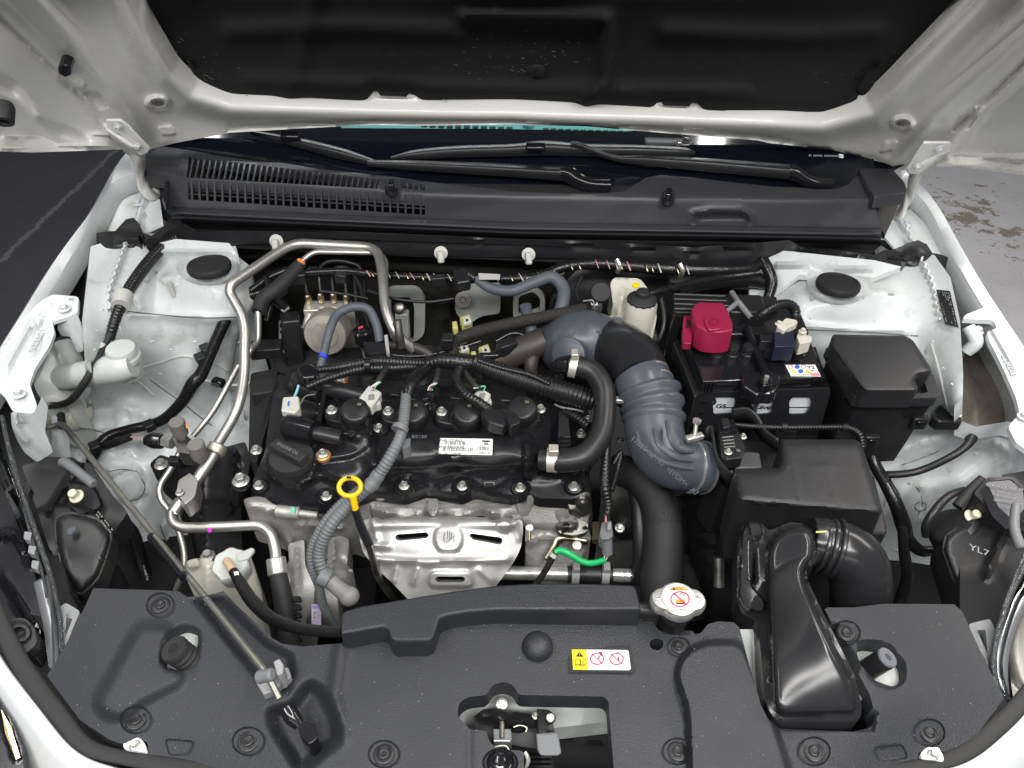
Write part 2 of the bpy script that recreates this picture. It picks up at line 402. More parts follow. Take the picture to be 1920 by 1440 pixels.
GREYC = mat('grey_corrugated_conduit', (.135, .145, .15), .5, dust=(120, .66, (.22, .22, .22), .4))
BLUEG = mat('blue_grey_rubber', (.058, .067, .083), .40, dust=(26, .56, (.10, .11, .125), .5), rvar=(25, .28, .5), bump=(200, .1))
HOSE = mat('grey_blue_rubber_hose', (.075, .087, .105), .55, dust=(60, .55, (.13, .14, .15), .5), bump=(160, .15))
BROWNH = mat('brownish_rubber_hose', (.040, .033, .029), .5, dust=(80, .58, (.075, .066, .058), .6), bump=(180, .15))
BLACKH = mat('black_rubber_hose', (.014, .014, .015), .40, dust=(60, .62, (.035, .034, .033), .6), rvar=(30, .3, .5))
ALU = mat('drawn_aluminium_tube', (.52, .51, .485), .40, .85, var=(30, (.42, .41, .385)), rvar=(60, .32, .5), bump=(220, .08))
CAST = mat('cast_aluminium', (.46, .45, .425), .5, .55, var=(32, (.34, .33, .305)), bump=(420, .5, .0012), rvar=(40, .42, .6), dust=(60, .62, (.16, .15, .13), .5))
SHIELD = mat('heat_shield_steel', (.62, .615, .60), .46, .8, var=(10, (.55, .545, .53)), rvar=(28, .38, .54), bump=(60, .1, .002), dust=(160, .68, (.33, .30, .26), .4))
STEEL = mat('zinc_steel', (.56, .56, .53), .34, .75, rvar=(120, .26, .46), var=(90, (.46, .455, .42)))
DULLST = mat('dull_steel', (.33, .32, .29), .42, 1, var=(50, (.22, .21, .18)), rvar=(60, .34, .55))
CHROME = mat('bright_steel', (.74, .74, .73), .22, .8, rvar=(80, .12, .26))
BRONZE = mat('yellow_zinc_steel', (.52, .45, .31), .34, 1)
COPPER = mat('copper_washer', (.60, .30, .11), .4, .6)
MILKY = mat('milky_plastic', (.49, .52, .49), .33, sss=.35, dust=(12, .58, (.56, .56, .49), .45), bump=(90, .1))
MILKY2 = mat('yellowed_milky_plastic', (.56, .55, .47), .34, sss=.35, dust=(14, .58, (.55, .53, .42), .45))
OFFW = mat('off_white_connector_plastic', (.48, .48, .44), .45, dust=(200, .6, (.38, .37, .34), .5))
DIRTYW = mat('dirty_white_lead', (.55, .52, .45), .6, dust=(140, .55, (.34, .31, .26), .7), bump=(300, .4))
LABELW = mat('white_label', (.84, .86, .85), .4)
INK = mat('black_ink', (.012, .012, .014), .5)
GREYINK = mat('grey_ink', (.20, .20, .19), .6)
YELLOW = mat('yellow_label', (.82, .60, .01), .45)
ORANGE = mat('orange_label', (.85, .27, .02), .45)
REDINK = mat('red_ink', (.62, .035, .09), .5)
PALERED = mat('pale_red_ink', (.80, .28, .28), .5)
BLUEINK = mat('blue_ink', (.03, .14, .50), .5)
DIPY = mat('yellow_dipstick_plastic', (.78, .50, .006), .33, coat=.2)
MAROON = mat('maroon_plastic', (.25, .011, .044), .38, rvar=(30, .3, .48), dust=(240, .64, (.42, .12, .15), .35), bump=(260, .08))
GREEN = mat('green_tape', (.01, .40, .11), .35, bump=(120, .4, .001))
YELCON = mat('pale_yellow_connector', (.48, .46, .15), .5)
GREYP = mat('grey_connector_plastic', (.15, .155, .165), .42)
GREYL = mat('light_grey_plastic', (.26, .26, .265), .45)
TAN = mat('tan_wheel_liner', (.30, .26, .21), .8, var=(25, (.20, .17, .135)), bump=(60, .5, .004))
ROD = mat('dull_zinc_rod', (.36, .36, .31), .40, .8, var=(35, (.27, .27, .24)))
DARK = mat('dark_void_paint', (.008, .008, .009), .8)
PALEG = mat('grey_primer_paint', (.42, .44, .42), .5, dust=(30, .58, (.30, .31, .30), .5))
BLUEM = mat('blue_paint_mark', (.02, .06, .55), .5); CYANM = mat('cyan_paint_mark', (.03, .42, .75), .5); PINKM = mat('magenta_paint_mark', (.8, .02, .55), .5)
AMBERM = mat('orange_paint_mark', (.85, .25, .05), .5); LIMEM = mat('green_paint_mark', (.15, .6, .35), .5)
PINKW = mat('pink_wire', (.65, .28, .33), .5); WHITEW = mat('white_wire', (.65, .65, .62), .5); BLUEW = mat('blue_wire', (.2, .42, .5), .5)
PEACH = mat('peach_rubber_nipple', (.72, .52, .36), .5, sss=.2)
STONEW = mat('ivory_plastic', (.70, .67, .50), .42)
# ================================================================== SETTING: floor
def floor_mat(name, col, col2, patch=None, line=None, rough=.55):
    m = mat(name, col, rough, var=(2.2, col2), bump=(60, .7, .005), dust=(90, .56, tuple(c*.72 for c in col), .6), rvar=(5, rough-.1, rough+.15))
    t = m.node_tree; N = t.nodes; L = t.links; b = N['Principled BSDF']; src = b.inputs['Base Color'].links[0].from_socket
    tc = N.new('ShaderNodeTexCoord')
    def mixin(fac, c):
        nonlocal src
        x = N.new('ShaderNodeMix'); x.data_type = 'RGBA'; L.new(src, x.inputs['A']); x.inputs['B'].default_value = (*c, 1); L.new(fac, x.inputs['Factor']); src = x.outputs['Result']; L.new(src, b.inputs['Base Color'])
    def math_(op, a, c=None):
        n = N.new('ShaderNodeMath'); n.operation = op
        for i, s in enumerate((a, c)):
            if s is None: continue
            if isinstance(s, (int, float)): n.inputs[i].default_value = s
            else: L.new(s, n.inputs[i])
        return n.outputs[0]
    sep = N.new('ShaderNodeSeparateXYZ'); L.new(tc.outputs['Object'], sep.inputs[0])
    n = N.new('ShaderNodeTexNoise'); n.inputs['Scale'].default_value = 11; n.inputs['Detail'].default_value = 9; n.inputs['Roughness'].default_value = .72; L.new(tc.outputs['Object'], n.inputs[0])
    if patch:                                              # worn-through paint, (x, y, radius, colour)
        for (x, y, rx, ry, c) in patch:
            dx = math_('DIVIDE', math_('SUBTRACT', sep.outputs[0], x), rx); dy = math_('DIVIDE', math_('SUBTRACT', sep.outputs[1], y), ry)
            d = math_('SQRT', math_('ADD', math_('MULTIPLY', dx, dx), math_('MULTIPLY', dy, dy)))
            f = math_('GREATER_THAN', math_('SUBTRACT', n.outputs[0], math_('MULTIPLY', d, .17)), .47); mixin(f, c)
    if line:                                               # scratch between two floor points
        (x0, y0), (x1, y1), w, c = line
        Ln = math.hypot(x1-x0, y1-y0); nx, ny = (y1-y0)/Ln, -(x1-x0)/Ln
        d = math_('ABSOLUTE', math_('ADD', math_('ADD', math_('MULTIPLY', sep.outputs[0], nx), math_('MULTIPLY', sep.outputs[1], ny)), math_('ADD', math_('MULTIPLY', n.outputs[0], .10), -(x0*nx+y0*ny)-.05)))
        f = math_('MULTIPLY', math_('LESS_THAN', d, w), math_('MULTIPLY', math_('GREATER_THAN', n.outputs[0], .36), .8)); mixin(f, c)
    return m
pp = P(1800, 400, 0); qq = P(1890, 445, 0)
la, lb = P(15, 478, 0), P(200, 300, 0)
FLOORG = floor_mat('grey_painted_concrete', (.30, .298, .315), (.25, .248, .262), patch=[(pp.x, pp.y, .40, .46, (.13, .115, .10)), (qq.x, qq.y, .28, .26, (.13, .115, .10))])
FLOORD = floor_mat('dark_painted_concrete', (.030, .030, .036), (.024, .024, .029), line=((la.x, la.y), (lb.x, lb.y), .012, (.085, .085, .09)), rough=.5)
mb = MB(); mb.add([(0, -3, 0), (30, -3, 0), (30, 30, 0), (0, 30, 0)], [(0, 1, 2, 3)])
tag(part(None, 'floor', mb, FLOORG), 'light grey painted floor with worn brown patches right of the car', 'floor', kind='structure')
mb = MB(); mb.add([(0, -3, .004), (0, 30, .004), (-30, 30, .004), (-30, -3, .004)], [(0, 1, 2, 3)])
tag(part(None, 'floor', mb, FLOORD), 'dark charcoal painted floor left of the car', 'floor', kind='structure')

# ================================================================== CAR BODY
body = thing('car', 'white painted car body shell around the open engine bay', 'car')
mb = MB(); mb.box(Vector((0, .85, .36)), (1.5, 1.5, .02)); part(body, 'undertray', mb, DARK)
for sx in (-1, 1):
    mb = MB(); mb.box(Vector((sx*.60, .52, .55)), (.42, .80, .02)); part(body, 'wheel_arch', mb, DARK)
    mb = MB(); mb.box(Vector((sx*.50, .25, .70)), (.5, .16, .02)); part(body, 'bumper_liner', mb, MATTEB)

# --- outer front fenders: rolled top edge, then the skin falling away to the wheel
def fender(rows): 
    mb = MB(); mb.loft(rows, 44); return part(body, 'front_fender', mb, WHITE, smooth=60, solid=.004)
lo = [(252, 288, 1.055), (233, 290, 1.055), (203, 342, 1.035), (173, 393, 1.015), (108, 481, .985), (40, 590, .955), (0, 655, .935), (-60, 760, .90), (-120, 900, .86)]
li = [(262, 320, 1.05), (255, 325, 1.045), (209, 344, 1.03), (182, 393, 1.01), (134, 480, .98), (84, 560, .955), (30, 650, .935), (-40, 760, .90), (-100, 900, .86)]
def sh(row, dx, dz): return [P(*p)+Vector((dx, 0, dz)) for p in row]
fender([sh(li, .010, -.030), sh(li, 0, -.004), [P(*p) for p in li], [P(*p) for p in lo], sh(lo, -.02, -.02), sh(lo, -.05, -.10), sh(lo, -.07, -.45)])
ro = [(1694, 312, 1.055), (1706, 330, 1.05), (1730, 350, 1.035), (1760, 388, 1.02), (1800, 460, 1.0), (1850, 545, .975), (1920, 650, .945), (1990, 760, .91), (2060, 900, .86)]
ri = [(1688, 326, 1.045), (1698, 352, 1.045), (1722, 366, 1.03), (1745, 396, 1.015), (1782, 470, .99), (1826, 548, .97), (1880, 630, .945), (1950, 745, .91), (2030, 900, .86)]
fender([sh(ro, .07, -.45), sh(ro, .05, -.10), sh(ro, .02, -.02), [P(*p) for p in ro], [P(*p) for p in ri], sh(ri, 0, -.004), sh(ri, -.010, -.030)])
# --- inner fender aprons: pressed sheets with the strut towers
AL = [(170, 462), (255, 436), (330, 440), (440, 455), (448, 482), (470, 500), (480, 560), (484, 625), (500, 680), (478, 705), (476, 800), (474, 862), (400, 862), (330, 866), (312, 890), (330, 950), (352, 1000), (368, 1060), (380, 1150), (300, 1150), (275, 1060), (250, 985), (200, 925), (140, 880), (60, 862), (26, 822), (20, 772), (70, 768), (150, 738), (160, 690), (154, 600)]
CL = [(200, 470, .965), (190, 600, .94), (165, 680, .92), (240, 470, .965), (225, 560, .945), (391, 500, .952), (320, 505, .948), (300, 520, .944), (262, 560, .932), (440, 520, .945), (350, 568, .934), (446, 578, .93),
      (350, 640, .865), (350, 715, .79), (420, 700, .775), (262, 650, .865), (300, 760, .73), (240, 740, .74), (400, 780, .70), (330, 820, .685), (460, 740, .71), (200, 840, .70), (130, 790, .74), (50, 810, .765), (250, 900, .645), (300, 950, .60), (330, 1050, .53), (345, 1130, .48), (470, 640, .82), (462, 850, .66)]
BL = [('polyin', ell(388, 518, 118, 62, 30), 62, .020), ('pillow', ell(391, 500, 60, 36, 30), 26, .014), ('line', [(240, 590), (300, 592), (380, 597), (450, 596)], 14, .006), ('line', [(265, 700), (330, 740), (410, 806)], 5, -.006), ('line', [(232, 540), (262, 582)], 10, -.006),
      ('poly', [(166, 775), (210, 772), (214, 800), (172, 806)], 8, .004), ('poly', [(240, 765), (262, 762), (276, 796), (250, 800)], 5, .003), ('line', [(195, 905), (250, 880), (270, 910), (262, 940)], 7, -.005), ('poly', [(205, 880), (262, 885), (272, 925), (230, 940)], 8, .006),
      ('line', [(120, 770), (130, 830), (140, 870)], 8, .006), ('line', [(170, 720), (220, 760), (330, 790), (400, 850)], 26, .008), ('line', [(300, 980), (320, 1040), (345, 1110)], 8, .006), ('line', [(440, 620), (425, 700), (436, 800)], 16, .008),
      ('dome', (260, 588, 6, 5), 0, .004), ('dome', (290, 598, 5, 4), 0, .004), ('dome', (340, 590, 5, 4), 0, .004), ('dome', (372, 592, 5, 4), 0, .004), ('poly', [(300, 522), (318, 520), (330, 535), (322, 542)], 5, .004)]
HL = [ell(290, 511, 6, 3.2), ell(275, 528, 5, 3), ell(172, 806, 5, 6), ell(158, 740, 5, 9), rp([(144, 752), (158, 757), (166, 776), (150, 790), (136, 788)], 4), ell(462, 780, 5, 9)]
mb = MB(); mb.relief(AL, CL, step=8, thick=.03, holes=HL, bumps=BL); part(body, 'inner_fender', mb, WHITEDUSTY, smooth=60, label='left inner fender with strut tower')
AR = [(1436, 498), (1500, 500), (1640, 508), (1690, 470), (1752, 478), (1782, 520), (1800, 600), (1806, 700), (1804, 790), (1830, 800), (1890, 790), (1925, 800), (1925, 880), (1870, 900), (1800, 940), (1760, 990), (1745, 1040), (1735, 1150), (1650, 1150), (1655, 1050), (1640, 960), (1620, 900), (1500, 900), (1440, 700), (1420, 560)]
CR = [(1573, 532, .952), (1510, 560, .944), (1640, 560, .945), (1480, 598, .932), (1580, 606, .932), (1700, 612, .93), (1720, 500, .97), (1745, 600, .95), (1785, 760, .93), (1700, 560, .95), (1590, 640, .90), (1720, 640, .915), (1600, 760, .80), (1740, 760, .86), (1480, 680, .84), (1460, 560, .93),
      (1640, 880, .745), (1740, 850, .77), (1850, 870, .755), (1905, 840, .80), (1700, 950, .68), (1690, 1000, .61), (1680, 1100, .52), (1790, 930, .70), (1790, 800, .84)]
BR = [('polyin', ell(1576, 552, 122, 64, 30), 64, .020), ('pillow', ell(1573, 534, 62, 38, 30), 26, .014), ('line', [(1478, 612), (1570, 616), (1700, 622)], 12, .005), ('line', [(1640, 865), (1720, 830), (1800, 810)], 22, .012), ('poly', [(1700, 870), (1790, 840), (1850, 850), (1800, 890), (1730, 900)], 14, -.008),
      ('line', [(1708, 905), (1725, 925), (1728, 960)], 6, -.006), ('line', [(1660, 960), (1700, 920)], 20, .006), ('line', [(1870, 830), (1900, 850), (1890, 890)], 16, .010), ('dome', (1726, 948, 12, 8), 0, -.003), ('dome', (1746, 848, 8, 6), 0, .004), ('dome', (1672, 564, 14, 9), 0, .004), ('line', [(1600, 555), (1650, 545), (1690, 560)], 10, .004)]
mb = MB(); mb.relief(AR, CR, step=8, thick=.03, holes=[ell(1671, 552, 6, 3), ell(1737, 658, 4, 7), ell(1779, 882, 5, 5), ell(1694, 881, 4, 4), rp([(1656, 955), (1664, 948), (1669, 957), (1661, 964)], 1)], bumps=BR); part(body, 'inner_fender', mb, WHITEDUSTY, smooth=60, label='right inner fender with strut tower')
SEAM = mat('seam_shadow_gap', (.10, .095, .085), .8)
zl_, zr_ = surf(CL, BL), surf(CR, BR)
def seam(f, pts, w=1.8, m=SEAM, name='panel_seam'):
    q = [tuple(p) for p in catmull(pts, 6)]; mb = MB(); mb.tube([(x, y, f(x, y)+.0004) for x, y in q], w, n=6); part(body, name, mb, m)
for p in ([(268, 702), (300, 726), (345, 758), (378, 784), (412, 808)], [(240, 584), (300, 590), (380, 596), (452, 594)], [(240, 940), (262, 934), (272, 914), (266, 898)], [(205, 884), (230, 880), (256, 884)], [(455, 600), (440, 660), (432, 720)], [(160, 800), (200, 812), (240, 806)], [(300, 985), (318, 1035), (330, 1085)]): seam(zl_, p)
for p in ([(1702, 906), (1722, 918), (1729, 944), (1722, 966)], [(1478, 616), (1560, 620), (1640, 624), (1722, 630)], [(1690, 872), (1720, 862), (1760, 846)], [(1660, 905), (1680, 915), (1690, 935)], ell(1726, 950, 11, 8, 14)): seam(zr_, p)
BEAD = mat('sealer_bead', (.50, .51, .48), .6, bump=(200, .6, .002))
for p in ([(262, 690), (300, 680), (350, 668), (420, 690), (455, 720)], [(222, 600), (240, 660), (252, 720)], [(232, 700), (260, 716), (290, 742)]): seam(zl_, p, 4.5, BEAD, 'sealer_bead')
for p in ([(1640, 870), (1665, 900), (1660, 950)], [(1745, 640), (1762, 700), (1778, 770)]): seam(zr_, p, 4.5, BEAD, 'sealer_bead')
_dim = lambda mb: mb.lathe([(.5, -.1), (.5, .0), (.42, .08), (.2, .1), (.05, .1)], Vector((0, 0, 0)), n=12)
for f, pts in ((zl_, [(205, 500), (198, 540), (190, 580), (182, 620), (176, 655), (285, 640), (320, 655), (365, 640), (400, 635), (300, 700), (215, 812), (188, 862), (232, 850), (290, 860), (262, 960), (285, 1000), (312, 1060), (448, 640), (446, 690), (450, 800), (150, 850), (100, 830)]), (zr_, [(1742, 520), (1750, 640), (1765, 560), (1770, 690), (1786, 720), (1660, 880), (1700, 890), (1760, 880), (1830, 850), (1690, 960), (1680, 1030), (1870, 860), (1640, 600), (1520, 596), (1770, 905)])):
    for x, y in pts: c = P(x, y, f(x, y)); piece(body, 'spot_weld', 'weld', _dim, WHITEDUSTY, c, size=random.uniform(5, 8)*m2px(c))
# crimped weld flanges standing on the aprons
def flange(pts, h, m=WHITEDUSTY):
    q = [np.array(V(p)) for p in pts]; q = evenly(catmull(q, 8), 90); v = []; f = []
    for i, p in enumerate(q):
        w = .0022*math.sin(i*.9); t = .0018
        for dz, dx in ((h+.001*math.sin(i*.9+1), w), (-.03, 0)): v += [(p[0]+dx-t, p[1], p[2]+dz), (p[0]+dx+t, p[1], p[2]+dz)]
    for i in range(len(q)-1):
        a = i*4; b = a+4; f += [(a, a+1, b+1, b), (a+1, a+3, b+3, b+1), (a+2, a, b, b+2)]
    mb = MB(); mb.add(v, f); part(body, 'weld_flange', mb, m, smooth=50)
flange([(258, 432, .965), (240, 480, .955), (222, 530, .945), (210, 575, .935), (214, 600, .925)], .022)
flange([(276, 372, 1.0), (268, 400, .985), (258, 432, .968)], .016)
flange([(1690, 440, .985), (1712, 490, .965), (1738, 545, .955), (1750, 600, .945), (1755, 620, .94)], .022)
# hinge pillars: white panels behind the seals
mb = MB(); mb.relief([(245, 352), (275, 360), (300, 375), (306, 420), (262, 440), (190, 430), (205, 400)], [(250, 360, 1.005), (300, 400, .995), (262, 432, .975), (200, 425, .975)], step=9, bumps=[('line', [(270, 372), (262, 430)], 8, .01)]); part(body, 'hinge_pillar', mb, WHITEDUSTY)
mb = MB(); mb.relief([(1668, 404), (1690, 396), (1706, 392), (1735, 418), (1772, 482), (1700, 492), (1655, 440)], [(1670, 410, 1.0), (1710, 400, 1.0), (1700, 480, .975), (1765, 478, .975)], step=9, bumps=[('line', [(1688, 410), (1710, 470)], 8, .01)]); part(body, 'hinge_pillar', mb, WHITEDUSTY)
for p, d in (((258, 383, 1.002), 17), ((1700, 421, .998), 18)): bolt(body, p, d, m=WHITE)
# dark gaps between fender and apron
mb = MB(); mb.relief([(205, 350), (248, 330), (250, 352), (190, 430), (165, 470), (150, 600), (90, 640), (60, 620), (100, 540), (150, 460)], [(220, 350, .96), (140, 500, .90), (100, 620, .87)], step=14); part(body, 'gap_liner', mb, MATTEB)
mb = MB(); mb.relief([(1700, 370), (1722, 372), (1745, 400), (1785, 480), (1830, 560), (1880, 650), (1800, 640), (1775, 520), (1720, 420)], [(1720, 380, .97), (1770, 500, .91), (1840, 620, .88)], step=14); part(body, 'gap_liner', mb, MATTEB)
# left front fender flange plate with embossed lettering and bolts
PL = [(98, 552), (148, 556), (146, 588), (108, 600), (97, 604), (103, 622), (92, 650), (66, 690), (55, 720), (70, 762), (62, 776), (24, 772), (8, 742), (-20, 720), (-20, 690), (40, 600), (75, 565)]
mb = MB(); mb.relief(rp(PL, 7), [(120, 570, .958), (60, 640, .942), (40, 740, .918), (0, 700, .93)], step=7, thick=.006, holes=[ell(134, 561, 5, 3)], bumps=[('line', [(52, 608), (86, 590)], 7, .004), ('line', [(48, 618), (84, 600)], 5, .004), ('line', [(10, 715), (60, 640), (85, 600)], 8, -.003), ('line', [(8, 690), (40, 640), (62, 606)], 8, .005)]); part(body, 'flange_plate', mb, WHITEDUSTY, smooth=60)
bolt(body, (121, 580, .957), 22, m=WHITE); bolt(body, (36, 740, .921), 25, m=WHITE)
ta, tb = P(78, 622, .9455), P(62, 652, .9445)
text(body, 'embossed_lettering', 'TOYOTA', (70, 637, .9455), .013, WHITE, tb-ta, Vector((1, .2, 0)), ext=.0012)
mb = MB(); mb.relief(rp([(108, 598), (146, 590), (152, 612), (152, 650), (140, 652), (128, 622), (108, 620)], 5), [(120, 600, .945), (150, 615, .935), (146, 650, .90)], step=7, thick=.01, holes=[ell(142, 618, 3, 5)]); part(body, 'flange_bracket', mb, WHITEDUSTY)
mb = MB(); mb.relief(rp([(20, 772), (64, 776), (80, 740), (74, 790), (90, 830), (60, 850), (34, 830), (22, 800)], 6), [(30, 780, .90), (74, 780, .905), (70, 840, .84)], step=7, thick=.02, bumps=[('line', [(30, 775), (30, 800), (46, 826)], 14, .012)]); part(body, 'flange_plate', mb, WHITEDUSTY, smooth=60)
# right flange plate, cut-out rim
PR = [(1805, 598), (1862, 600), (1870, 615), (1850, 622), (1855, 640), (1866, 660), (1885, 700), (1905, 745), (1912, 775), (1890, 800), (1905, 830), (1935, 850), (1935, 700), (1900, 630), (1880, 600), (1850, 575), (1810, 590)]
mb = MB(); mb.relief(rp(PR, 6), [(1830, 605, .962), (1900, 700, .94), (1910, 800, .91)], step=7, thick=.008, holes=[ell(1821, 604, 5, 3)], bumps=[('line', [(1858, 612), (1880, 650), (1915, 720)], 8, .005)]); part(body, 'flange_plate', mb, WHITE, smooth=60)
bolt(body, (1832, 622, .95), 22, m=WHITE); bolt(body, (1918, 782, .918), 22, m=WHITE)
ta, tb = P(1880, 665, .947), P(1900, 705, .944)
text(body, 'embossed_lettering', 'TOYOTA', (1891, 682, .9475), .013, WHITE, ta-tb, Vector((-1, .3, 0)), ext=.0012)
mb = MB(); mb.tube([(1815, 612, .955), (1830, 640, .94), (1812, 660, .92)], [22, 26, 22]); part(body, 'flange_bracket', mb, WHITE)
# prop-rod bracket
mb = MB(); mb.relief(rp([(96, 778), (106, 780), (112, 800), (118, 815), (124, 866), (90, 862), (80, 850), (98, 830)], 4), [(100, 785, .80), (115, 812, .785), (105, 860, .74)], step=6, thick=.012, drop=(.3, .4, -1), bumps=[('line', [(114, 800), (122, 860)], 5, .004)]); part(body, 'rod_bracket', mb, WHITEDUSTY)
# wheel liner in the right cut-out
mb = MB(); mb.relief([(1795, 790), (1800, 700), (1815, 640), (1850, 640), (1890, 730), (1900, 790), (1870, 815), (1840, 810)], [(1800, 780, .82), (1840, 650, .84), (1880, 760, .80), (1850, 805, .78)], step=9, bumps=[('line', [(1838, 700+8*k), (1880, 716+9*k)], 4, .003) for k in range(9)]); part(body, 'wheel_liner', mb, TAN)
# wheel liner / washer opening on the left is dark below
# --- certification label on the right rail
cp = [P(x, y, zr_(x, y)+.003) for x, y in ((1754, 547), (1779, 549), (1795, 618), (1770, 611))]
lab = flat(body, 'rating_label', cp, INK, lift=.004)
_c = sum(cp, Vector())/4; xd = cp[0]-cp[3]; yd = Vector((-1, 0, 0))
for k in range(6):
    f = (k+1)/7; a = cp[1].lerp(cp[0], f); b = cp[2].lerp(cp[3], f)
    for j in range(14):
        if random.random() < .35: continue
        t0 = .06+.064*j; t1 = t0+.045*random.uniform(.6, 1.2); w = (cp[1]-cp[0])*.032
        q = [a.lerp(b, t0)-w, a.lerp(b, t1)-w, a.lerp(b, t1)+w, a.lerp(b, t0)+w]
        flat(lab, 'print', q, GREYL, lift=.0046)
# --- firewall: black insulation, padded roll, bare patches
fire = part(body, 'firewall', MB().relief([(425, 440), (700, 452), (1050, 468), (1300, 485), (1470, 495), (1500, 560), (1480, 700), (1200, 760), (480, 760), (460, 600)], [Y(450, 450, 1.26), Y(1050, 470, 1.26), Y(1480, 500, 1.26), Y(480, 750, 1.24), Y(1000, 760, 1.24), Y(1480, 700, 1.24)], step=16, thick=.02, drop=(0, 1, 0),
     bumps=[('poly', [(500, 520), (840, 520), (845, 700), (500, 700)], 12, .02), ('line', [(835, 520), (838, 690)], 12, -.02)]), FELT2, smooth=60)
mb = MB(); mb.tube([Y(440, 470, 1.22), Y(520, 466, 1.22), Y(700, 482, 1.22), Y(900, 492, 1.22), Y(1045, 494, 1.22)], [34, 42, 46, 46, 40], n=16); part(body, 'padded_roll', mb, FELT2)
mb = MB(); mb.relief([(1044, 466), (1150, 470), (1300, 486), (1440, 480), (1440, 540), (1300, 524), (1150, 514), (1046, 506)], [Y(1050, 475, 1.20), Y(1300, 495, 1.20), Y(1440, 520, 1.2)], step=10, thick=.01); part(body, 'firewall_panel', mb, mat('beige_grey_paint', (.50, .49, .43), .45, dust=(20, .55, (.36, .35, .30), .6)))
mb = MB(); mb.relief([(1405, 500), (1470, 470), (1640, 488), (1690, 500), (1640, 520), (1500, 515), (1440, 560), (1405, 555)], [(1420, 510, .95), (1480, 480, .985), (1640, 500, .985), (1420, 550, .93)], step=9, thick=.01, bumps=[('line', [(1460, 497), (1640, 508)], 6, .008)]); part(body, 'firewall_panel', mb, WHITEDUSTY)
mb = MB(); mb.relief([(300, 455), (330, 448), (430, 456), (446, 478), (420, 484), (330, 482), (296, 476)], [(310, 460, .985), (440, 465, .985), (400, 482, .97)], step=8, thick=.02, bumps=[('line', [(300, 470), (440, 476)], 6, .008)]); part(body, 'firewall_panel', mb, WHITEDUSTY)
def patch(outl, hole, m, y, label=None):
    mb = MB(); mb.relief(outl, [Y(*outl[0][:2], y), Y(*outl[len(outl)//3][:2], y), Y(*outl[2*len(outl)//3][:2], y)], step=9, thick=.012, drop=(0, 1, 0), holes=[hole] if hole else []); return part(body, 'bare_patch', mb, m)
patch(rp([(724, 542), (782, 541), (797, 560), (796, 630), (770, 645), (735, 642), (722, 600)], 14), rp([(732, 558), (770, 557), (777, 575), (776, 640), (738, 640), (733, 600)], 8), PALEG, 1.20)
patch(rp([(862, 560), (870, 535), (938, 530), (938, 588), (905, 592), (890, 600), (880, 610), (856, 590), (852, 572)], 8), None, PALEG, 1.21)
patch(rp([(962, 560), (968, 545), (1000, 540), (1022, 556), (1022, 590), (962, 600)], 12), rp([(972, 556), (1000, 546), (1013, 560), (1013, 582), (972, 595)], 8), PALEG, 1.19)
piece(body, 'washer', 'washer', lambda mb: mb.lathe([(.5, 0), (.5, .06), (.2, .07), (.16, .14), (.12, .14)], Vector((0, 0, 0))), DULLST, PY(868, 562, 1.20), (0, -.9, .45), 30*m2px(PY(868, 562, 1.2)))
# crossmember glimpsed through the latch opening, and behind the intake snorkel
mb = MB(); mb.relief([(860, 1300), (1150, 1300), (1150, 1352), (1030, 1366), (860, 1372)], [(870, 1320, .845), (1140, 1320, .845), (1140, 1352, .83), (870, 1370, .83)], step=10, thick=.03); part(body, 'crossmember', mb, PALEG)
mb = MB(); mb.relief([(280, 1170), (390, 1170), (390, 1260), (280, 1260)], [(300, 1200, .881)], step=30, thick=.02); part(body, 'crossmember', mb, PALEG)
mb = MB(); mb.relief([(1380, 1180), (1720, 1180), (1720, 1310), (1380, 1310)], [(1600, 1200, .883)], step=30, thick=.02); part(body, 'crossmember', mb, PALEG)
# radiator and fan shroud hulk below the cover line: dark
mb = MB(); mb.box(Vector((0, .42, .62)), (.95, .06, .40)); part(body, 'radiator', mb, MATTEB, bevel=.005)

# ================================================================== BUMPER
bump_ = thing('front_bumper', 'white front bumper edge below the black radiator cover', 'bumper')
mb = MB(); mb.loft([[(-60, 1130, .90), (0, 1240, .885), (60, 1318, .875), (140, 1410, .865), (240, 1450, .86), (420, 1500, .855)], [(-90, 1140, .89), (-20, 1260, .87), (40, 1345, .86), (120, 1440, .85), (220, 1490, .84), (420, 1560, .83)], [P(-90, 1140, .89)+Vector((-.05, -.06, -.12)), P(-20, 1260, .87)+Vector((-.05, -.06, -.12)), P(40, 1345, .86)+Vector((-.05, -.06, -.12)), P(120, 1440, .85)+Vector((-.04, -.07, -.12)), P(220, 1490, .84)+Vector((-.02, -.07, -.12)), P(420, 1560, .83)+Vector((0, -.07, -.12))]], 40)
part(bump_, 'corner_panel', mb, WHITE, smooth=60, solid=.004)
mb = MB(); mb.loft([[(1560, 1500, .855), (1700, 1460, .86), (1800, 1432, .865), (1870, 1382, .872), (1920, 1318, .88), (1990, 1200, .89)], [(1560, 1560, .83), (1720, 1500, .84), (1830, 1462, .85), (1900, 1410, .86), (1950, 1345, .87), (2020, 1220, .88)], [P(1560, 1560, .83)+Vector((0, -.07, -.12)), P(1720, 1500, .84)+Vector((.02, -.07, -.12)), P(1830, 1462, .85)+Vector((.04, -.07, -.12)), P(1900, 1410, .86)+Vector((.05, -.06, -.12)), P(1950, 1345, .87)+Vector((.05, -.06, -.12)), P(2020, 1220, .88)+Vector((.05, -.06, -.12))]], 40)
part(bump_, 'corner_panel', mb, WHITE, smooth=60, solid=.004)
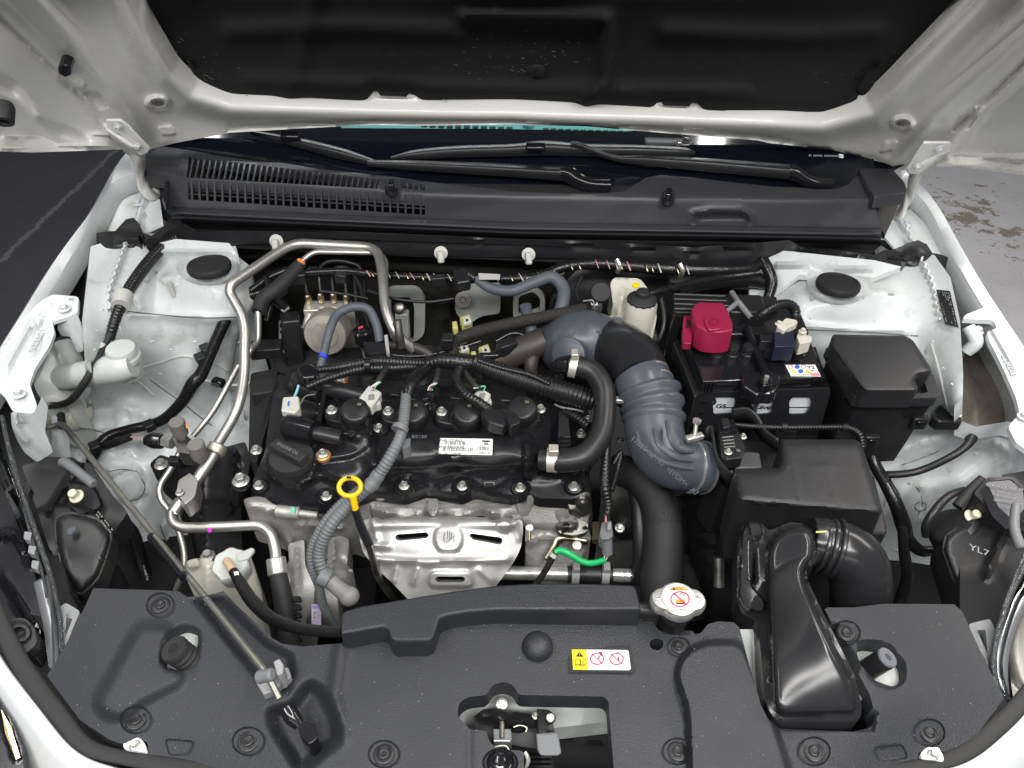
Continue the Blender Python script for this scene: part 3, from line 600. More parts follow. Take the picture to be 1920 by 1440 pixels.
# ================================================================== HOOD
HA = math.radians(62); HN = Vector((0, -math.sin(HA), -math.cos(HA))); H0 = Vector((0, 1.30, 1.075))
def PH(px, py, off=0):
    d = ray(px, py); o = H0+HN*off; return EYE+d*((o-EYE).dot(HN)/d.dot(HN))
def ZH(px, py, off=0): return (px, py, PH(px, py, off).z)
hood = thing('hood', 'open white car hood seen from below with black insulation pad', 'hood')
LIN = rp([(238, -30), (290, 62), (332, 132), (372, 166), (432, 188), (560, 191), (690, 192), (698, 174), (704, 170), (770, 175), (780, 180), (792, 193), (1000, 200), (1222, 207), (1232, 190), (1306, 192), (1316, 208), (1540, 219), (1620, 198), (1664, 158), (1740, 80), (1850, -30)], 22, 5)
HO = [(-60, -40), (-60, 280), (0, 284), (60, 286), (150, 283), (233, 280), (262, 291), (282, 280), (330, 268), (430, 249), (560, 241), (700, 234), (775, 236), (960, 233), (1100, 237), (1215, 247), (1420, 263), (1440, 268), (1560, 281), (1660, 306), (1692, 320), (1740, 312), (1800, 312), (1870, 322), (1925, 330), (1990, 330), (1990, -40)]
hc = [ZH(x, y, o) for x, y, o in ((-60, -40, .16), (-60, 280, .22), (0, 284, .19), (0, 120, .15), (110, 283, .12), (233, 280, .05), (282, 280, .0), (150, 120, .06), (330, 268, 0), (300, 150, .02), (430, 249, 0), (700, 234, 0), (960, 233, 0), (1215, 247, 0), (1420, 263, 0), (1660, 306, 0), (1692, 320, .0), (1740, 312, .05), (1870, 322, .13), (1925, 330, .18), (1990, 330, .22), (1920, 150, .15), (1790, 150, .06), (1680, 180, .02), (1990, -40, .16), (1850, -30, .05), (238, -30, .05), (500, 210, 0), (960, 215, 0), (1450, 235, 0))]
def off(poly, d):                                          # crude parallel line outside the pad
    out = []
    for i in range(len(poly)):
        a, b = np.array(poly[i-1]), np.array(poly[(i+1) % len(poly)]); t = b-a; t = t/(np.linalg.norm(t)+1e-9); out.append((poly[i][0]-t[1]*-d*-1, poly[i][1]+t[0]*d))
    return out
bead = [(225, -30), (268, 70), (310, 145), (355, 184), (430, 206), (690, 213), (960, 219), (1230, 226), (1545, 240), (1640, 216), (1690, 165), (1770, 80), (1880, -30)]
rib = [(40, -30), (130, 70), (215, 165), (300, 266)]; ribR = [(1668, 300), (1730, 235), (1810, 160), (1900, 80), (1990, 0)]
hb = [('line', bead, 44, .014), ('line', rib, 46, .014), ('line', ribR, 46, .014), ('line', [(-10, 25), (110, 140), (196, 232)], 11, -.006), ('line', [(1720, 300), (1800, 232), (1930, 110)], 11, -.006),
      ('poly', [(-60, 120), (20, 170), (60, 230), (150, 268), (-60, 268)], 22, -.014), ('poly', [(1800, 290), (1860, 210), (1990, 100), (1990, 300)], 24, -.014), ('line', [(-60, 150), (30, 190), (110, 262), (200, 272)], 26, .008),
      ('poly', ell(296, 193, 17, 9), 9, .006), ('polyin', ell(296, 193, 16, 9), 6, -.010), ('poly', ell(1692, 232, 17, 9), 9, .006), ('polyin', ell(1692, 232, 16, 9), 6, -.010),
      ('poly', rp([(158, 174), (180, 174), (200, 200), (186, 204)], 4), 5, -.006), ('poly', ell(150, 159, 8, 5), 5, .006), ('poly', rp([(300, 240), (320, 238), (328, 250), (306, 252)], 2), 4, .003), ('poly', rp([(1800, 220), (1830, 216), (1815, 240), (1788, 244)], 4), 5, -.006), ('poly', ell(1836, 206, 9, 5), 5, .006), ('poly', rp([(1660, 268), (1680, 266), (1672, 280), (1652, 284)], 2), 4, .003),
      ('line', [(0, 278), (150, 274), (240, 272)], 5, .006), ('line', [(1750, 305), (1860, 316), (1925, 322)], 5, .006), ('line', [(430, 243), (700, 230), (960, 229), (1215, 242), (1420, 258), (1640, 298)], 6, -.004)]
mb = MB(); mb.relief(HO, hc, step=5.5, thick=.022, holes=[LIN, ell(297, 193, 8, 4), ell(1692, 232, 8, 4.5)], bumps=hb, drop=tuple(-HN), back=True); part(hood, 'inner_panel', mb, HOODW, smooth=70)
lc = [ZH(x, y, -.012) for x, y in ((240, 0), (960, 0), (1840, 0), (400, 190), (960, 200), (1600, 215), (700, 100), (1300, 100))]
PADO = [(x, y) for x, y in LIN]
ctr = np.array((1000, 90)); PADO = [tuple(ctr+(np.array(p)-ctr)*1.012) for p in LIN]
mb = MB(); mb.relief(PADO, lc, step=9, thick=.01, drop=tuple(-HN), bumps=[('line', [(870, 30), (1140, 34), (1135, 150), (1100, 190)], 26, .010), ('line', [(430, 60), (640, 50), (860, 60)], 40, .006), ('line', [(1250, 60), (1500, 70), (1640, 60)], 40, .006), ('line', [(460, 150), (900, 165), (1400, 172)], 24, .004), ('dome', (1008, 133, 17, 9), 0, .008), ('line', [(590, -20), (560, 120), (540, 190)], 40, .004), ('polyin', PADO, 26, .012), ('line', [(1640, 120), (1600, 165), (1615, 185)], 12, -.006), ('line', [(352, 118), (372, 128)], 12, -.006)])
pad = part(hood, 'insulation_pad', mb, FELT, smooth=70)
LINT = mat('pale_lint', (.13, .125, .12), .9)
random.seed(11); mb = MB()
for k in range(420):
    x = random.gauss(760, 260) if k % 3 else random.uniform(320, 1640); y = random.uniform(2, 185)
    if not inside(LIN, np.array([x]), np.array([y]))[0]: continue
    a = random.gauss(.6, .5); L = random.choice((1.5, 2, 3, 4, 7, 12)); w = random.uniform(.35, .9)
    p, q = PH(x, y, .0045), PH(x+L*math.cos(a), y+L*math.sin(a)*.6, .0045); t = (q-p).normalized(); n_ = t.cross(HN).normalized()*(w*m2px(p)*.5)
    mb.slab([p-n_, q-n_, q+n_, p+n_], tuple(-HN*.0006))
tag(part(pad, 'lint', mb, LINT, smooth=0), kind='stuff')
clip(pad, PH(1008, 132, .004), 30, MATTEB, tuple(HN))
for x, y, w in ((738, 172, 30), (1268, 190, 30)):
    flat(hood, 'slot', [PH(x-w, y-4, .0), PH(x+w, y-1, .0), PH(x+w-6, y+6, .0), PH(x-w+6, y+4, .0)], DARK, lift=.004, nrm=HN)
mb = MB(); mb.relief([(-80, -60), (2000, -60), (2000, 290), (1700, 285), (1420, 246), (1215, 230), (960, 217), (700, 218), (430, 232), (280, 262), (-80, 258)], [ZH(0, 0, -.035), ZH(1900, 0, -.035), ZH(960, 230, -.035)], step=60, thick=.002, drop=tuple(-HN)); part(hood, 'outer_skin', mb, WHITE)
hd_ = Vector((0, -math.cos(HA), math.sin(HA)))             # the hood goes on above the picture
row = [PH(x, -38, o) for x, o in ((-60, .16), (60, .11), (150, .065), (238, .045), (600, -.002), (960, -.004), (1400, -.002), (1850, .045), (1930, .10), (1990, .16))]
mb = MB(); mb.loft([row, [p+hd_*.25 for p in row], [p+hd_*.46-HN*.02 for p in row]], 60); part(hood, 'upper_frame', mb, HOODW, smooth=60, solid=.02)
prow = [PH(x, -34, o) for x, o in ((246, .048), (600, .004), (960, .002), (1400, .004), (1842, .048))]
mb = MB(); mb.loft([prow, [p+hd_*.22 for p in prow], [p+hd_*.36+Vector((-p.x*.12, 0, 0)) for p in prow]], 40); part(hood, 'upper_pad', mb, FELT, smooth=60, solid=.008)
# rubber stops on the hood edge
mb = MB(); mb.lathe([(.013, 0), (.015, .006), (.013, .026), (.007, .026), (.006, .016)], PH(4, 195, .19), tuple(HN+Vector((.2, 0, -.3))), n=20); part(hood, 'rubber_stop', mb, MATTEB)
mb = MB(); mb.slab(rp([(108, 126), (120, 122), (132, 128), (134, 142), (122, 146), (108, 138)], 4) and [PH(x, y, .10) for x, y in rp([(108, 126), (120, 122), (132, 128), (134, 142), (122, 146), (108, 138)], 4)], tuple(-HN*.03)); part(hood, 'plug', mb, GLOSSB, bevel=.002)
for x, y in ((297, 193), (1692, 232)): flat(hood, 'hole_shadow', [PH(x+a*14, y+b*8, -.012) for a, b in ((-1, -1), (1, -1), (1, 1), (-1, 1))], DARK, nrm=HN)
# hinges
def hinge(plate, arm, bolts, label):
    h = part(hood, 'hinge', MB().slab([PH(*q) for q in plate], tuple(HN*-.005)), HOODW, bevel=.0015, label=label)
    mb = MB(); rows = [[], []]
    for (a, b) in arm: rows[0].append(V(a)); rows[1].append(V(b))
    mb.loft(rows, 50); part(h, 'arm', mb, HOODW, smooth=60, solid=.005)
    for p in bolts: bolt(h, PH(p[0], p[1], p[2]), 17, tuple(HN), m=WHITE)
o1 = .085
hinge([(198, 226, o1), (226, 226, o1), (240, 236, o1), (281, 280, o1), (276, 288, o1), (262, 292, o1), (200, 240, o1)],
      [(PH(200, 238, o1), PH(238, 262, o1+.002)), (PH(232, 280, o1), PH(258, 276, o1)), ((250, 305, 1.095), (268, 292, 1.09)), ((253, 330, 1.06), (268, 320, 1.055)), ((260, 358, 1.03), (272, 345, 1.035)), ((276, 374, 1.01), (278, 356, 1.02)), ((293, 374, 1.005), (285, 354, 1.02)), ((301, 356, 1.01), (290, 342, 1.025)), ((298, 326, 1.03), (290, 325, 1.035))],
      [(221, 236, o1+.003), (257, 272, o1+.003)], 'white hood hinge at the left end of the cowl')
hinge([(1732, 268, o1), (1746, 268, o1), (1782, 268, o1), (1785, 276, o1), (1780, 284, o1), (1722, 328, o1), (1702, 326, o1), (1700, 314, o1)],
      [(PH(1784, 282, o1), PH(1756, 292, o1+.002)), (PH(1742, 318, o1), PH(1716, 314, o1)), ((1722, 340, 1.09), (1704, 330, 1.09)), ((1712, 362, 1.06), (1700, 352, 1.06)), ((1704, 385, 1.03), (1694, 374, 1.035)), ((1690, 410, 1.01), (1684, 390, 1.02)), ((1674, 408, 1.005), (1678, 390, 1.02)), ((1664, 396, 1.01), (1674, 384, 1.025)), ((1672, 362, 1.03), (1680, 364, 1.035))],
      [(1761, 278, o1+.003), (1720, 311, o1+.003)], 'white hood hinge at the right end of the cowl')

# ================================================================== WINDSHIELD, DASHBOARD
GLASSF = mat('black_glass_frit', (.004, .005, .009), .05, coat=.4, spec=.45, dust=(90, .72, (.10, .11, .12), .25))
TGLASS = thin_glass('tinted_glass', (.62, .86, .84))
WA = math.radians(33); WN = Vector((0, -math.sin(WA), math.cos(WA))); W0 = P(1000, 352, 1.042)
def PW(px, py, off=0):
    d = ray(px, py); o = W0+WN*off; return EYE+d*((o-EYE).dot(WN)/d.dot(WN))
ws = thing('windshield', 'dark windshield glass with black border behind the wipers', 'windshield')
mb = MB(); mb.slab([PW(x, y) for x, y in ((230, 225), (560, 225), (640, 240), (960, 242), (1180, 247), (1230, 232), (1700, 262), (1720, 300), (1650, 330), (1560, 356), (1400, 346), (1240, 330), (1200, 338), (1160, 356), (1110, 366), (965, 361), (800, 342), (600, 319), (350, 278), (230, 262))], tuple(WN*-.005)); part(ws, 'frit_band', mb, GLASSF)
mb = MB(); mb.slab([PW(x, y, .001) for x, y in ((230, 225), (560, 225), (640, 240), (960, 242), (1180, 247), (1230, 232), (1700, 262), (1720, 180), (1000, 120), (230, 180))], tuple(WN*-.004)); part(ws, 'pane', mb, TGLASS)
for k in range(22):
    x = 1516+k*2.9; y = 292+k*.05
    if k in (2, 9): continue
    flat(ws, 'serial_print', [PW(x, y-1.6, .001), PW(x+1.9, y-1.6, .001), PW(x+1.9, y+1.7, .001), PW(x, y+1.7, .001)], GREYL, lift=.001, nrm=WN)
flat(ws, 'serial_print', [PW(1573, 289, .001), PW(1581, 290, .001), PW(1581, 297, .001), PW(1573, 296, .001)], LABELW, lift=.001, nrm=WN)
TEAL = mat('teal_grey_dash', (.16, .25, .25), .6)
dash = thing('dashboard', 'teal grey dashboard vent strip seen through the windshield', 'dashboard')
def PD(px, py): return P(px, py, 1.02)
mb = MB(); mb.slab([PD(x, y) for x, y in ((640, 229), (960, 225), (1210, 236), (1330, 250), (1330, 262), (1180, 251), (960, 246), (760, 243), (640, 240))], (0, .0, -.02)); part(dash, 'dash_top', mb, TEAL)
for i in range(26):
    x = 790+i*16 if i < 11 else 1018+(i-11)*14
    y = 236+(.035*(x-790)); flat(dash, 'vent_slot', [PD(x, y-2), PD(x+11, y-2), PD(x+11, y+3), PD(x, y+3)], DARK, lift=.002)
mb = MB(); mb.lathe([(.012, 0), (.011, .006), (.006, .009), (.002, .010)], PD(991, 238)); part(dash, 'light_sensor', mb, TEAL)

# ================================================================== COWL PANEL
cowl = thing('cowl', 'black plastic cowl panel with slotted air vents below the windshield', 'cowl')
CO = [(345, 276), (352, 272), (480, 297), (600, 317), (727, 330), (797, 340), (965, 359), (1060, 363), (1110, 364), (1169, 359), (1192, 345), (1212, 333), (1238, 328), (1300, 333), (1366, 341), (1440, 349), (1530, 355), (1570, 354), (1590, 346), (1614, 320), (1630, 330), (1650, 428), (1300, 422), (965, 417), (600, 401), (320, 389), (304, 376), (310, 340), (335, 320)]
cx_ = (320, 352, 480, 600, 727, 797, 965, 1110, 1169, 1212, 1300, 1440, 1530, 1600, 1645)
r0y = (300, 268, 292, 312, 326, 336, 355, 360, 353, 328, 328, 345, 351, 318, 310); r1y = (330, 335, 343, 351, 358, 364, 369, 371, 372, 372, 375, 376, 376, 375, 374); r2y = (388, 391, 397, 402, 407, 410, 418, 421, 421, 422, 423, 425, 426, 428, 429)
cc = [(x, y, 1.064) for x, y in zip(cx_, r0y)]+[(x, y-3, 1.0605) for x, y in zip(cx_, r1y)]+[(x, y+3, 1.056) for x, y in zip(cx_, r1y)]+[(x, y, 1.014) for x, y in zip(cx_, r2y)]
v1 = [(354, 292), (372, 296), (712, 336), (706, 354), (350, 333)]; v1b = [(752, 340), (797, 346), (797, 357), (754, 353)]
v2 = [(352, 338), (797, 366), (797, 403), (352, 374)]
mb = MB(); mb.relief(CO, cc, step=7, thick=.02, crisp=True, holes=[v1, v1b, v2], bumps=[('line', [(1300, 417), (1300, 402), (1330, 397), (1390, 397), (1405, 405), (1406, 420)], 14, .004), ('polyin', [(1292, 424), (1294, 400), (1330, 392), (1390, 394), (1410, 404), (1412, 424)], 12, -.006)])
CW = mat('satin_cowl_plastic', (.038, .039, .045), .27, bump=(900, .25, .0006), rvar=(9, .36, .5))
part(cowl, 'panel', mb, CW, smooth=50)
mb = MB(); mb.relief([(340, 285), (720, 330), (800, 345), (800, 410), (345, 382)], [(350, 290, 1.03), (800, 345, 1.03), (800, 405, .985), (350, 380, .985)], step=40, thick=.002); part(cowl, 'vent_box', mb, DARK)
zc = lin(cc)
def slat(x0, y0, x1, y1, w, name='slat', dz=.0, h=.006):
    z0, z1 = zc(np.array([x0, x1]), np.array([y0, y1])); a, b = P(x0, y0, z0+dz), P(x1, y1, z1+dz); t = (b-a).normalized(); s = t.cross(Vector((0, 0, 1))).normalized()*(w*.5*m2px(a))
    mb = MB(); mb.slab([a-s, b-s, b+s, a+s], (0, 0, -h)); part(cowl, name, mb, CW, smooth=0)
for i in range(33):
    f = i/32; xa = 360+f*344; slat(xa+3, 291+f*40+2, xa-5+3*f, 332+f*21, 3.4)
for x in (764, 775, 786): slat(x, 341, x, 357, 4)
for i in range(31):
    x = 359+i*14.3; y = 338+i*.9; slat(x, y, x+1, y+37, 3.6, 'grille_bar')
for k in (1, 2): slat(352, 338+12.3*k, 797, 366+12.3*k, 3.0, 'grille_bar', -.0012, .0015)
lipx = (322, 600, 965, 1300, 1652)
def lip(dy, z): return [(x, y+dy, z) for x, y in zip(lipx, (388, 401.5, 417.5, 422.5, 429))]
mb = MB(); mb.loft([lip(-.5, 1.0155), lip(1, 1.0165), lip(9, 1.0160), lip(12, 1.0135), lip(14, 1.009), lip(17, 1.003), lip(20, 1.0025), lip(22, .998), lip(30, .982)], 60, smooth=False)
part(cowl, 'front_lip', mb, CW, smooth=50, solid=.003)
mb = MB(); mb.slab(rp([(1610, 314), (1665, 307), (1698, 343), (1700, 360), (1640, 368), (1628, 352)], 5), (0, -.004, -.022), z=1.072); part(cowl, 'end_cap', mb, CW, bevel=.003)
mb = MB(); mb.slab(rp([(278, 288), (300, 272), (348, 278), (336, 322), (330, 328), (270, 318)], 5), (0, -.004, -.03), z=1.06); part(cowl, 'end_cap', mb, CW, bevel=.003)
mb = MB(); mb.relief([(300, 330), (345, 340), (352, 390), (330, 420), (300, 400)], [(310, 340, 1.03), (345, 345, 1.04), (330, 410, .99)], step=14, thick=.01); part(cowl, 'side_panel', mb, BLACKP)
mb = MB(); mb.relief([(1640, 372), (1690, 368), (1680, 396), (1660, 440), (1650, 430)], [(1645, 375, 1.045), (1685, 370, 1.04), (1660, 435, 1.0)], step=14, thick=.01); part(cowl, 'side_panel', mb, BLACKP)
for x, y in ((733, 343), (1254, 361)):
    n = thing('washer_nozzle', 'black washer jet on the cowl ' + ('between the vent slots' if x < 900 else 'between the two wiper pivots'), 'nozzle')
    mb = MB(); mb.slab(rp([(x-12, y+9), (x-7, y-9), (x+8, y-9), (x+12, y+9), (x, y+14)], 5), (0, 0, -.012), 1.15, z=1.068); part(n, 'base', mb, BLACKP, bevel=.002)
    mb = MB(); mb.slab(rp([(x-7, y+3), (x-5, y-9), (x+6, y-9), (x+8, y+3)], 3), (0, 0, -.012), 1.1, z=1.078); part(n, 'jet', mb, GLOSSB, bevel=.002)
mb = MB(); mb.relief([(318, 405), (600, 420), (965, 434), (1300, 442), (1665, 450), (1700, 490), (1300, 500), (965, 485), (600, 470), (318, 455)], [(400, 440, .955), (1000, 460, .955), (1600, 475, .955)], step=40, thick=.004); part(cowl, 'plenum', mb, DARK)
# dark well under the wipers
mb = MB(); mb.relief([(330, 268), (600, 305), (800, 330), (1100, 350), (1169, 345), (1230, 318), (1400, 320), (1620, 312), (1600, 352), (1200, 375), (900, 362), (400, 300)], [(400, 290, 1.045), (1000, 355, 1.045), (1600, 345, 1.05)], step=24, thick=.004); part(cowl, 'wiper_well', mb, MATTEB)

# ================================================================== WIPERS
def wiper(label, arm, blade, hub, link):
    w = thing('wiper', label, 'wiper')
    mb = MB(); mb.tube([PW(x, y, o) for x, y, o in arm[0]], arm[1], n=16, flat=.8, sq=.4); part(w, 'arm', mb, BLACKP)
    mb = MB(); mb.tube([PW(x, y, o) for x, y, o in hub[0]], hub[1], n=16, flat=.9, bend=.012, sq=.45); part(w, 'hub', mb, GLOSSB)
    mb = MB(); mb.tube([PW(x, y, o) for x, y, o in blade[0]], blade[1], n=16, flat=.9, sq=.6); part(w, 'blade', mb, BLACKP)
    mb = MB(); mb.box(PW(*link), (.034, .014, .016), rotz(0, 33)); part(w, 'blade_clip', mb, GLOSSB, bevel=.003)
    return w
wiper('long black wiper arm lying along the left half of the cowl', ([(690, 306, .022), (780, 310, .02), (900, 316, .02), (1052, 325, .02)], [12, 18, 22, 27]), ([(470, 248, .012), (560, 268, .014), (640, 288, .014), (700, 304, .012)], [8, 18, 20, 10]), ([(1052, 324, .02), (1066, 326, .022), (1085, 340, .02), (1110, 347, .016), (1142, 348, .014)], [28, 28, 24, 26, 28]), (545, 256, .028))
wiper('black wiper arm with flat blade on the right half of the cowl', ([(1070, 272, .030), (1085, 272, .030), (1150, 295, .022), (1210, 300, .02), (1340, 310, .02), (1478, 322, .02)], [10, 12, 12, 20, 24, 28]), ([(733, 297, .010), (780, 290, .014), (860, 284, .015), (960, 281, .016), (1020, 277, .018), (1100, 281, .016), (1200, 283, .015), (1280, 286, .012), (1302, 288, .010)], [6, 18, 21, 22, 26, 22, 22, 18, 8]), ([(1478, 321, .02), (1492, 323, .022), (1512, 338, .018), (1535, 345, .016), (1556, 346, .014)], [28, 28, 24, 26, 26]), (1004, 277, .03))
key = thing('car_key', 'dark grey key fob with metal ring resting on a wiper blade', 'key')
mb = MB(); mb.slab([PW(x, y, .04) for x, y in rp([(1208, 254), (1222, 246), (1268, 248), (1274, 256), (1272, 267), (1212, 266)], 6)], tuple(WN*-.012)); part(key, 'fob', mb, GREYP, bevel=.003)
mb = MB(); mb.tube([PW(x, y, .036) for x, y in ell(1286, 265, 12, 7, 14)]+[PW(1298, 265, .036)], 3, n=8); part(key, 'ring', mb, CHROME)
mb = MB(); mb.slab([PW(x, y, .041) for x, y in rp([(1268, 249), (1278, 251), (1280, 268), (1270, 268)], 3)], tuple(WN*-.012)); part(key, 'cap', mb, CHROME, bevel=.002)

# ================================================================== COWL SEAL
seal = thing('cowl_seal', 'long black rubber seal with moulded ends under the cowl', 'seal')
mb = MB(); mb.relief([(270, 452), (300, 440), (330, 428), (345, 418), (372, 436), (430, 432), (560, 434), (800, 442), (1100, 452), (1300, 464), (1420, 455), (1480, 450), (1500, 462), (1560, 468), (1640, 478), (1660, 468), (1690, 472), (1690, 508), (1640, 506), (1560, 488), (1500, 478), (1420, 483), (1380, 486), (1290, 488), (1270, 481), (1050, 473), (860, 470), (680, 463), (520, 444), (440, 448), (400, 462), (330, 462), (282, 468)],
    [(300, 450, .99), (345, 424, 1.0), (560, 436, .992), (1000, 452, .99), (1300, 466, .99), (1480, 458, .992), (1680, 480, .985), (600, 454, .975), (1050, 470, .975), (1290, 486, .975), (1640, 502, .965), (300, 462, .975)], step=8, thick=.012, bumps=[('line', [(560, 436), (800, 444), (1100, 455), (1300, 468), (1420, 460)], 8, .006), ('line', [(1500, 466), (1620, 490)], 8, .008)]); part(seal, 'strip', mb, BLACKP, smooth=45)
for o_, c_ in (([(160, 456), (176, 437), (216, 433), (236, 411), (250, 408), (262, 420), (268, 436), (284, 442), (300, 432), (312, 420), (328, 388), (340, 410), (340, 440), (300, 452), (270, 452), (262, 440), (250, 462), (165, 466)], [(165, 460, .965), (243, 412, 1.0), (220, 440, .985), (255, 450, .975), (330, 395, 1.0), (330, 440, .985)]),
               ([(1640, 470), (1652, 460), (1668, 470), (1690, 462), (1702, 455), (1722, 450), (1738, 458), (1748, 474), (1768, 478), (1796, 492), (1794, 508), (1778, 512), (1720, 502), (1700, 492), (1690, 508), (1645, 505)], [(1645, 475, .98), (1722, 455, 1.0), (1745, 480, .985), (1790, 500, .965), (1700, 490, .975), (1650, 500, .965)])):
    mb = MB(); mb.relief(o_, c_, step=7, thick=.022, bumps=[('line', [(o_[2][0], o_[2][1]+14), (o_[5][0], o_[5][1]+26)], 10, .010)]); part(seal, 'moulded_end', mb, BLACKP, smooth=40)
for (x, y, nm) in ((519, 452, 'nearest the left strut tower'), (827, 474, 'in the middle'), (991, 477, 'furthest right')):
    k = thing('turn_clip', 'white plastic turn clip under the cowl, '+nm, 'clip')
    c = PY(x, y, 1.10); mb = MB(); mb.lathe([(.010, 0), (.0115, .001), (.0115, .003), (.006, .004)], c, (0, -.9, .4), n=20); part(k, 'washer', mb, OFFW)
    mb = MB(); mb.box(c+Vector((0, -.010, -.002)), (.011, .016, .020), rotz(10, -25)); part(k, 'grip', mb, OFFW, bevel=.003)
# ================================================================== RADIATOR COVER
cov = thing('radiator_cover', 'grained black plastic cover over the radiator along the front edge', 'cover')
CVO = [(175, 1103), (306, 1107), (335, 1109), (350, 1119), (379, 1119), (419, 1108), (445, 1136), (485, 1172), (510, 1196), (529, 1207), (569, 1212), (640, 1206), (700, 1180), (1000, 1130), (1198, 1150), (1204, 1165), (1224, 1165), (1232, 1178), (1246, 1189), (1276, 1192), (1313, 1188), (1328, 1170), (1347, 1165), (1376, 1167), (1386, 1176), (1404, 1244), (1426, 1320), (1440, 1348), (1462, 1366), (1600, 1372), (1632, 1364), (1641, 1340), (1630, 1300), (1590, 1228), (1566, 1180), (1546, 1142), (1552, 1139), (1600, 1139), (1657, 1132), (1789, 1133), (1804, 1146), (1836, 1216), (1882, 1310), (1824, 1388), (1776, 1412), (1740, 1400), (1722, 1412), (1716, 1470), (1400, 1480), (960, 1480), (500, 1480), (284, 1432), (276, 1392), (256, 1380), (232, 1396), (205, 1387), (150, 1350), (88, 1267), (124, 1208), (157, 1142)]
CC = [(100, 1270, .882), (175, 1105, .90), (400, 1150, .90), (640, 1206, .905), (1200, 1165, .905), (1000, 1250, .903), (1380, 1170, .905), (1790, 1135, .902), (1880, 1310, .884), (1640, 1320, .897), (960, 1450, .888), (300, 1430, .866), (1700, 1430, .868), (600, 1400, .893), (1400, 1440, .888), (200, 1300, .888), (1780, 1250, .896)]
latch_hole = rp([(857, 1342), (861, 1318), (877, 1307), (912, 1303), (924, 1284), (943, 1278), (962, 1284), (973, 1303), (1132, 1306), (1141, 1314), (1153, 1470), (984, 1470), (981, 1408), (932, 1404), (917, 1390), (912, 1370), (881, 1368)], 7)
stopL = rp([(304, 1244), (304, 1220), (316, 1186), (345, 1173), (371, 1182), (372, 1206), (362, 1240), (336, 1257), (312, 1253)], 9)
stopR = rp([(1604, 1216), (1620, 1203), (1660, 1210), (1692, 1244), (1693, 1272), (1676, 1289), (1640, 1276), (1612, 1244)], 9)
rec = rp([(490, 1330), (502, 1318), (540, 1310), (560, 1276), (586, 1264), (614, 1284), (636, 1322), (657, 1368), (648, 1400), (616, 1422), (590, 1445), (560, 1480), (545, 1450), (494, 1362)], 14)
chan = rp([(350, 1121), (419, 1110), (510, 1200), (556, 1222), (560, 1268), (540, 1300), (505, 1308), (476, 1276), (440, 1232)], 12)
lobe = rp([(1273, 1262), (1290, 1228), (1322, 1212), (1386, 1211), (1428, 1318), (1446, 1362), (1490, 1500), (1302, 1500), (1296, 1330)], 20)
CB = [('polyin', rec, 34, -.022), ('polyin', chan, 22, -.013), ('poly', lobe, 14, .016), 
      ('poly', rp([(270, 1186), (310, 1190), (300, 1260), (330, 1270), (250, 1310), (236, 1330), (208, 1330), (196, 1318)], 10), 30, .010),
      ('line', [(640, 1208), (628, 1300), (640, 1380)], 26, .006), ('polyin', rp([(1440, 1340), (1462, 1370), (1640, 1376), (1650, 1330)], 8), 10, -.006), ('polyin', rp([(1600, 1205), (1625, 1196), (1668, 1203), (1702, 1244), (1700, 1282), (1668, 1298), (1630, 1282)], 14), 9, -.006), ('polyin', rp([(296, 1250), (296, 1214), (310, 1180), (345, 1166), (378, 1176), (380, 1208), (370, 1246), (338, 1264)], 14), 8, -.004),
      ('poly', rp([(312, 1388), (362, 1392), (354, 1412), (320, 1414)], 6), 4, -.0025), ('poly', rp([(1642, 1404), (1690, 1398), (1700, 1420), (1650, 1426)], 6), 4, -.0025), ('line', [(880, 1372), (880, 1480)], 12, -.003), ('line', [(1565, 1180), (1588, 1226), (1600, 1250)], 18, -.012)]
pins = [(301, 1135, 46), (255, 1350, 52), (466, 1390, 54), (720, 1414, 52), (1270, 1409, 50), (1272, 1213, 36), (1586, 1187, 46), (1742, 1374, 52), (1526, 1409, 54)]
for x, y, d in pins: CB.append(('poly', ell(x, y, d*.52, d*.45), 4, -.003))
CB.append(('poly', ell(938, 1430, 30, 24), 4, -.014))
mb = MB(); mb.relief(CVO, CC, step=6, thick=.026, holes=[latch_hole, stopL, stopR, ell(1231, 1208, 13, 11)], bumps=CB); part(cov, 'moulded_panel', mb, GRAIN, smooth=50)
ctps = tps(CC)
def zc_(x, y): return float(ctps(np.array([x*1.]), np.array([y*1.]))[0]+sum(bump(b, np.array([x*1.]), np.array([y*1.]))[0] for b in CB))
for x, y, d in pins: clip(cov, (x, y, zc_(x, y)), d*.74, BLACKP)
clip(cov, (938, 1430, zc_(938, 1430)), 50, GLOSSB)
duct = [(639, 1152), (648, 1144), (679, 1135), (736, 1126), (800, 1115), (851, 1107), (925, 1097), (1000, 1093), (1100, 1093), (1187, 1096), (1193, 1103), (1203, 1142), (1100, 1142), (1000, 1142), (930, 1142), (880, 1146), (840, 1152), (824, 1158), (819, 1175), (813, 1194), (805, 1200), (742, 1201), (733, 1196), (728, 1180), (720, 1173), (639, 1188)]
mb = MB(); mb.slab(duct, (0, -.003, -.034), z=.934); part(cov, 'raised_duct', mb, GRAIN, bevel=.005, seg=3)
random.seed(21); mb = MB()
sx_ = np.array([random.uniform(110, 1860) for k in range(300)]); sy_ = np.array([random.uniform(1110, 1438) for k in range(300)])
ok_ = inside(CVO, sx_, sy_) & ~inside(duct, sx_, sy_)
for h in (latch_hole, stopL, stopR): ok_ &= ~inside(h, sx_, sy_)
sz_ = ctps(sx_, sy_)+sum(bump(b, sx_, sy_) for b in CB)
for x, y, z in zip(sx_[ok_], sy_[ok_], sz_[ok_]):
    p = P(x, y, z+.0006); r = random.choice((.25, .3, .35, .55))*.0010; a = random.random()*3
    mb.slab([p+Vector((r*math.cos(a+b)*(1+.6*(b > 2)), r*math.sin(a+b), 0)) for b in (0, 1.6, 3.1, 4.7)], (0, 0, -.0006))
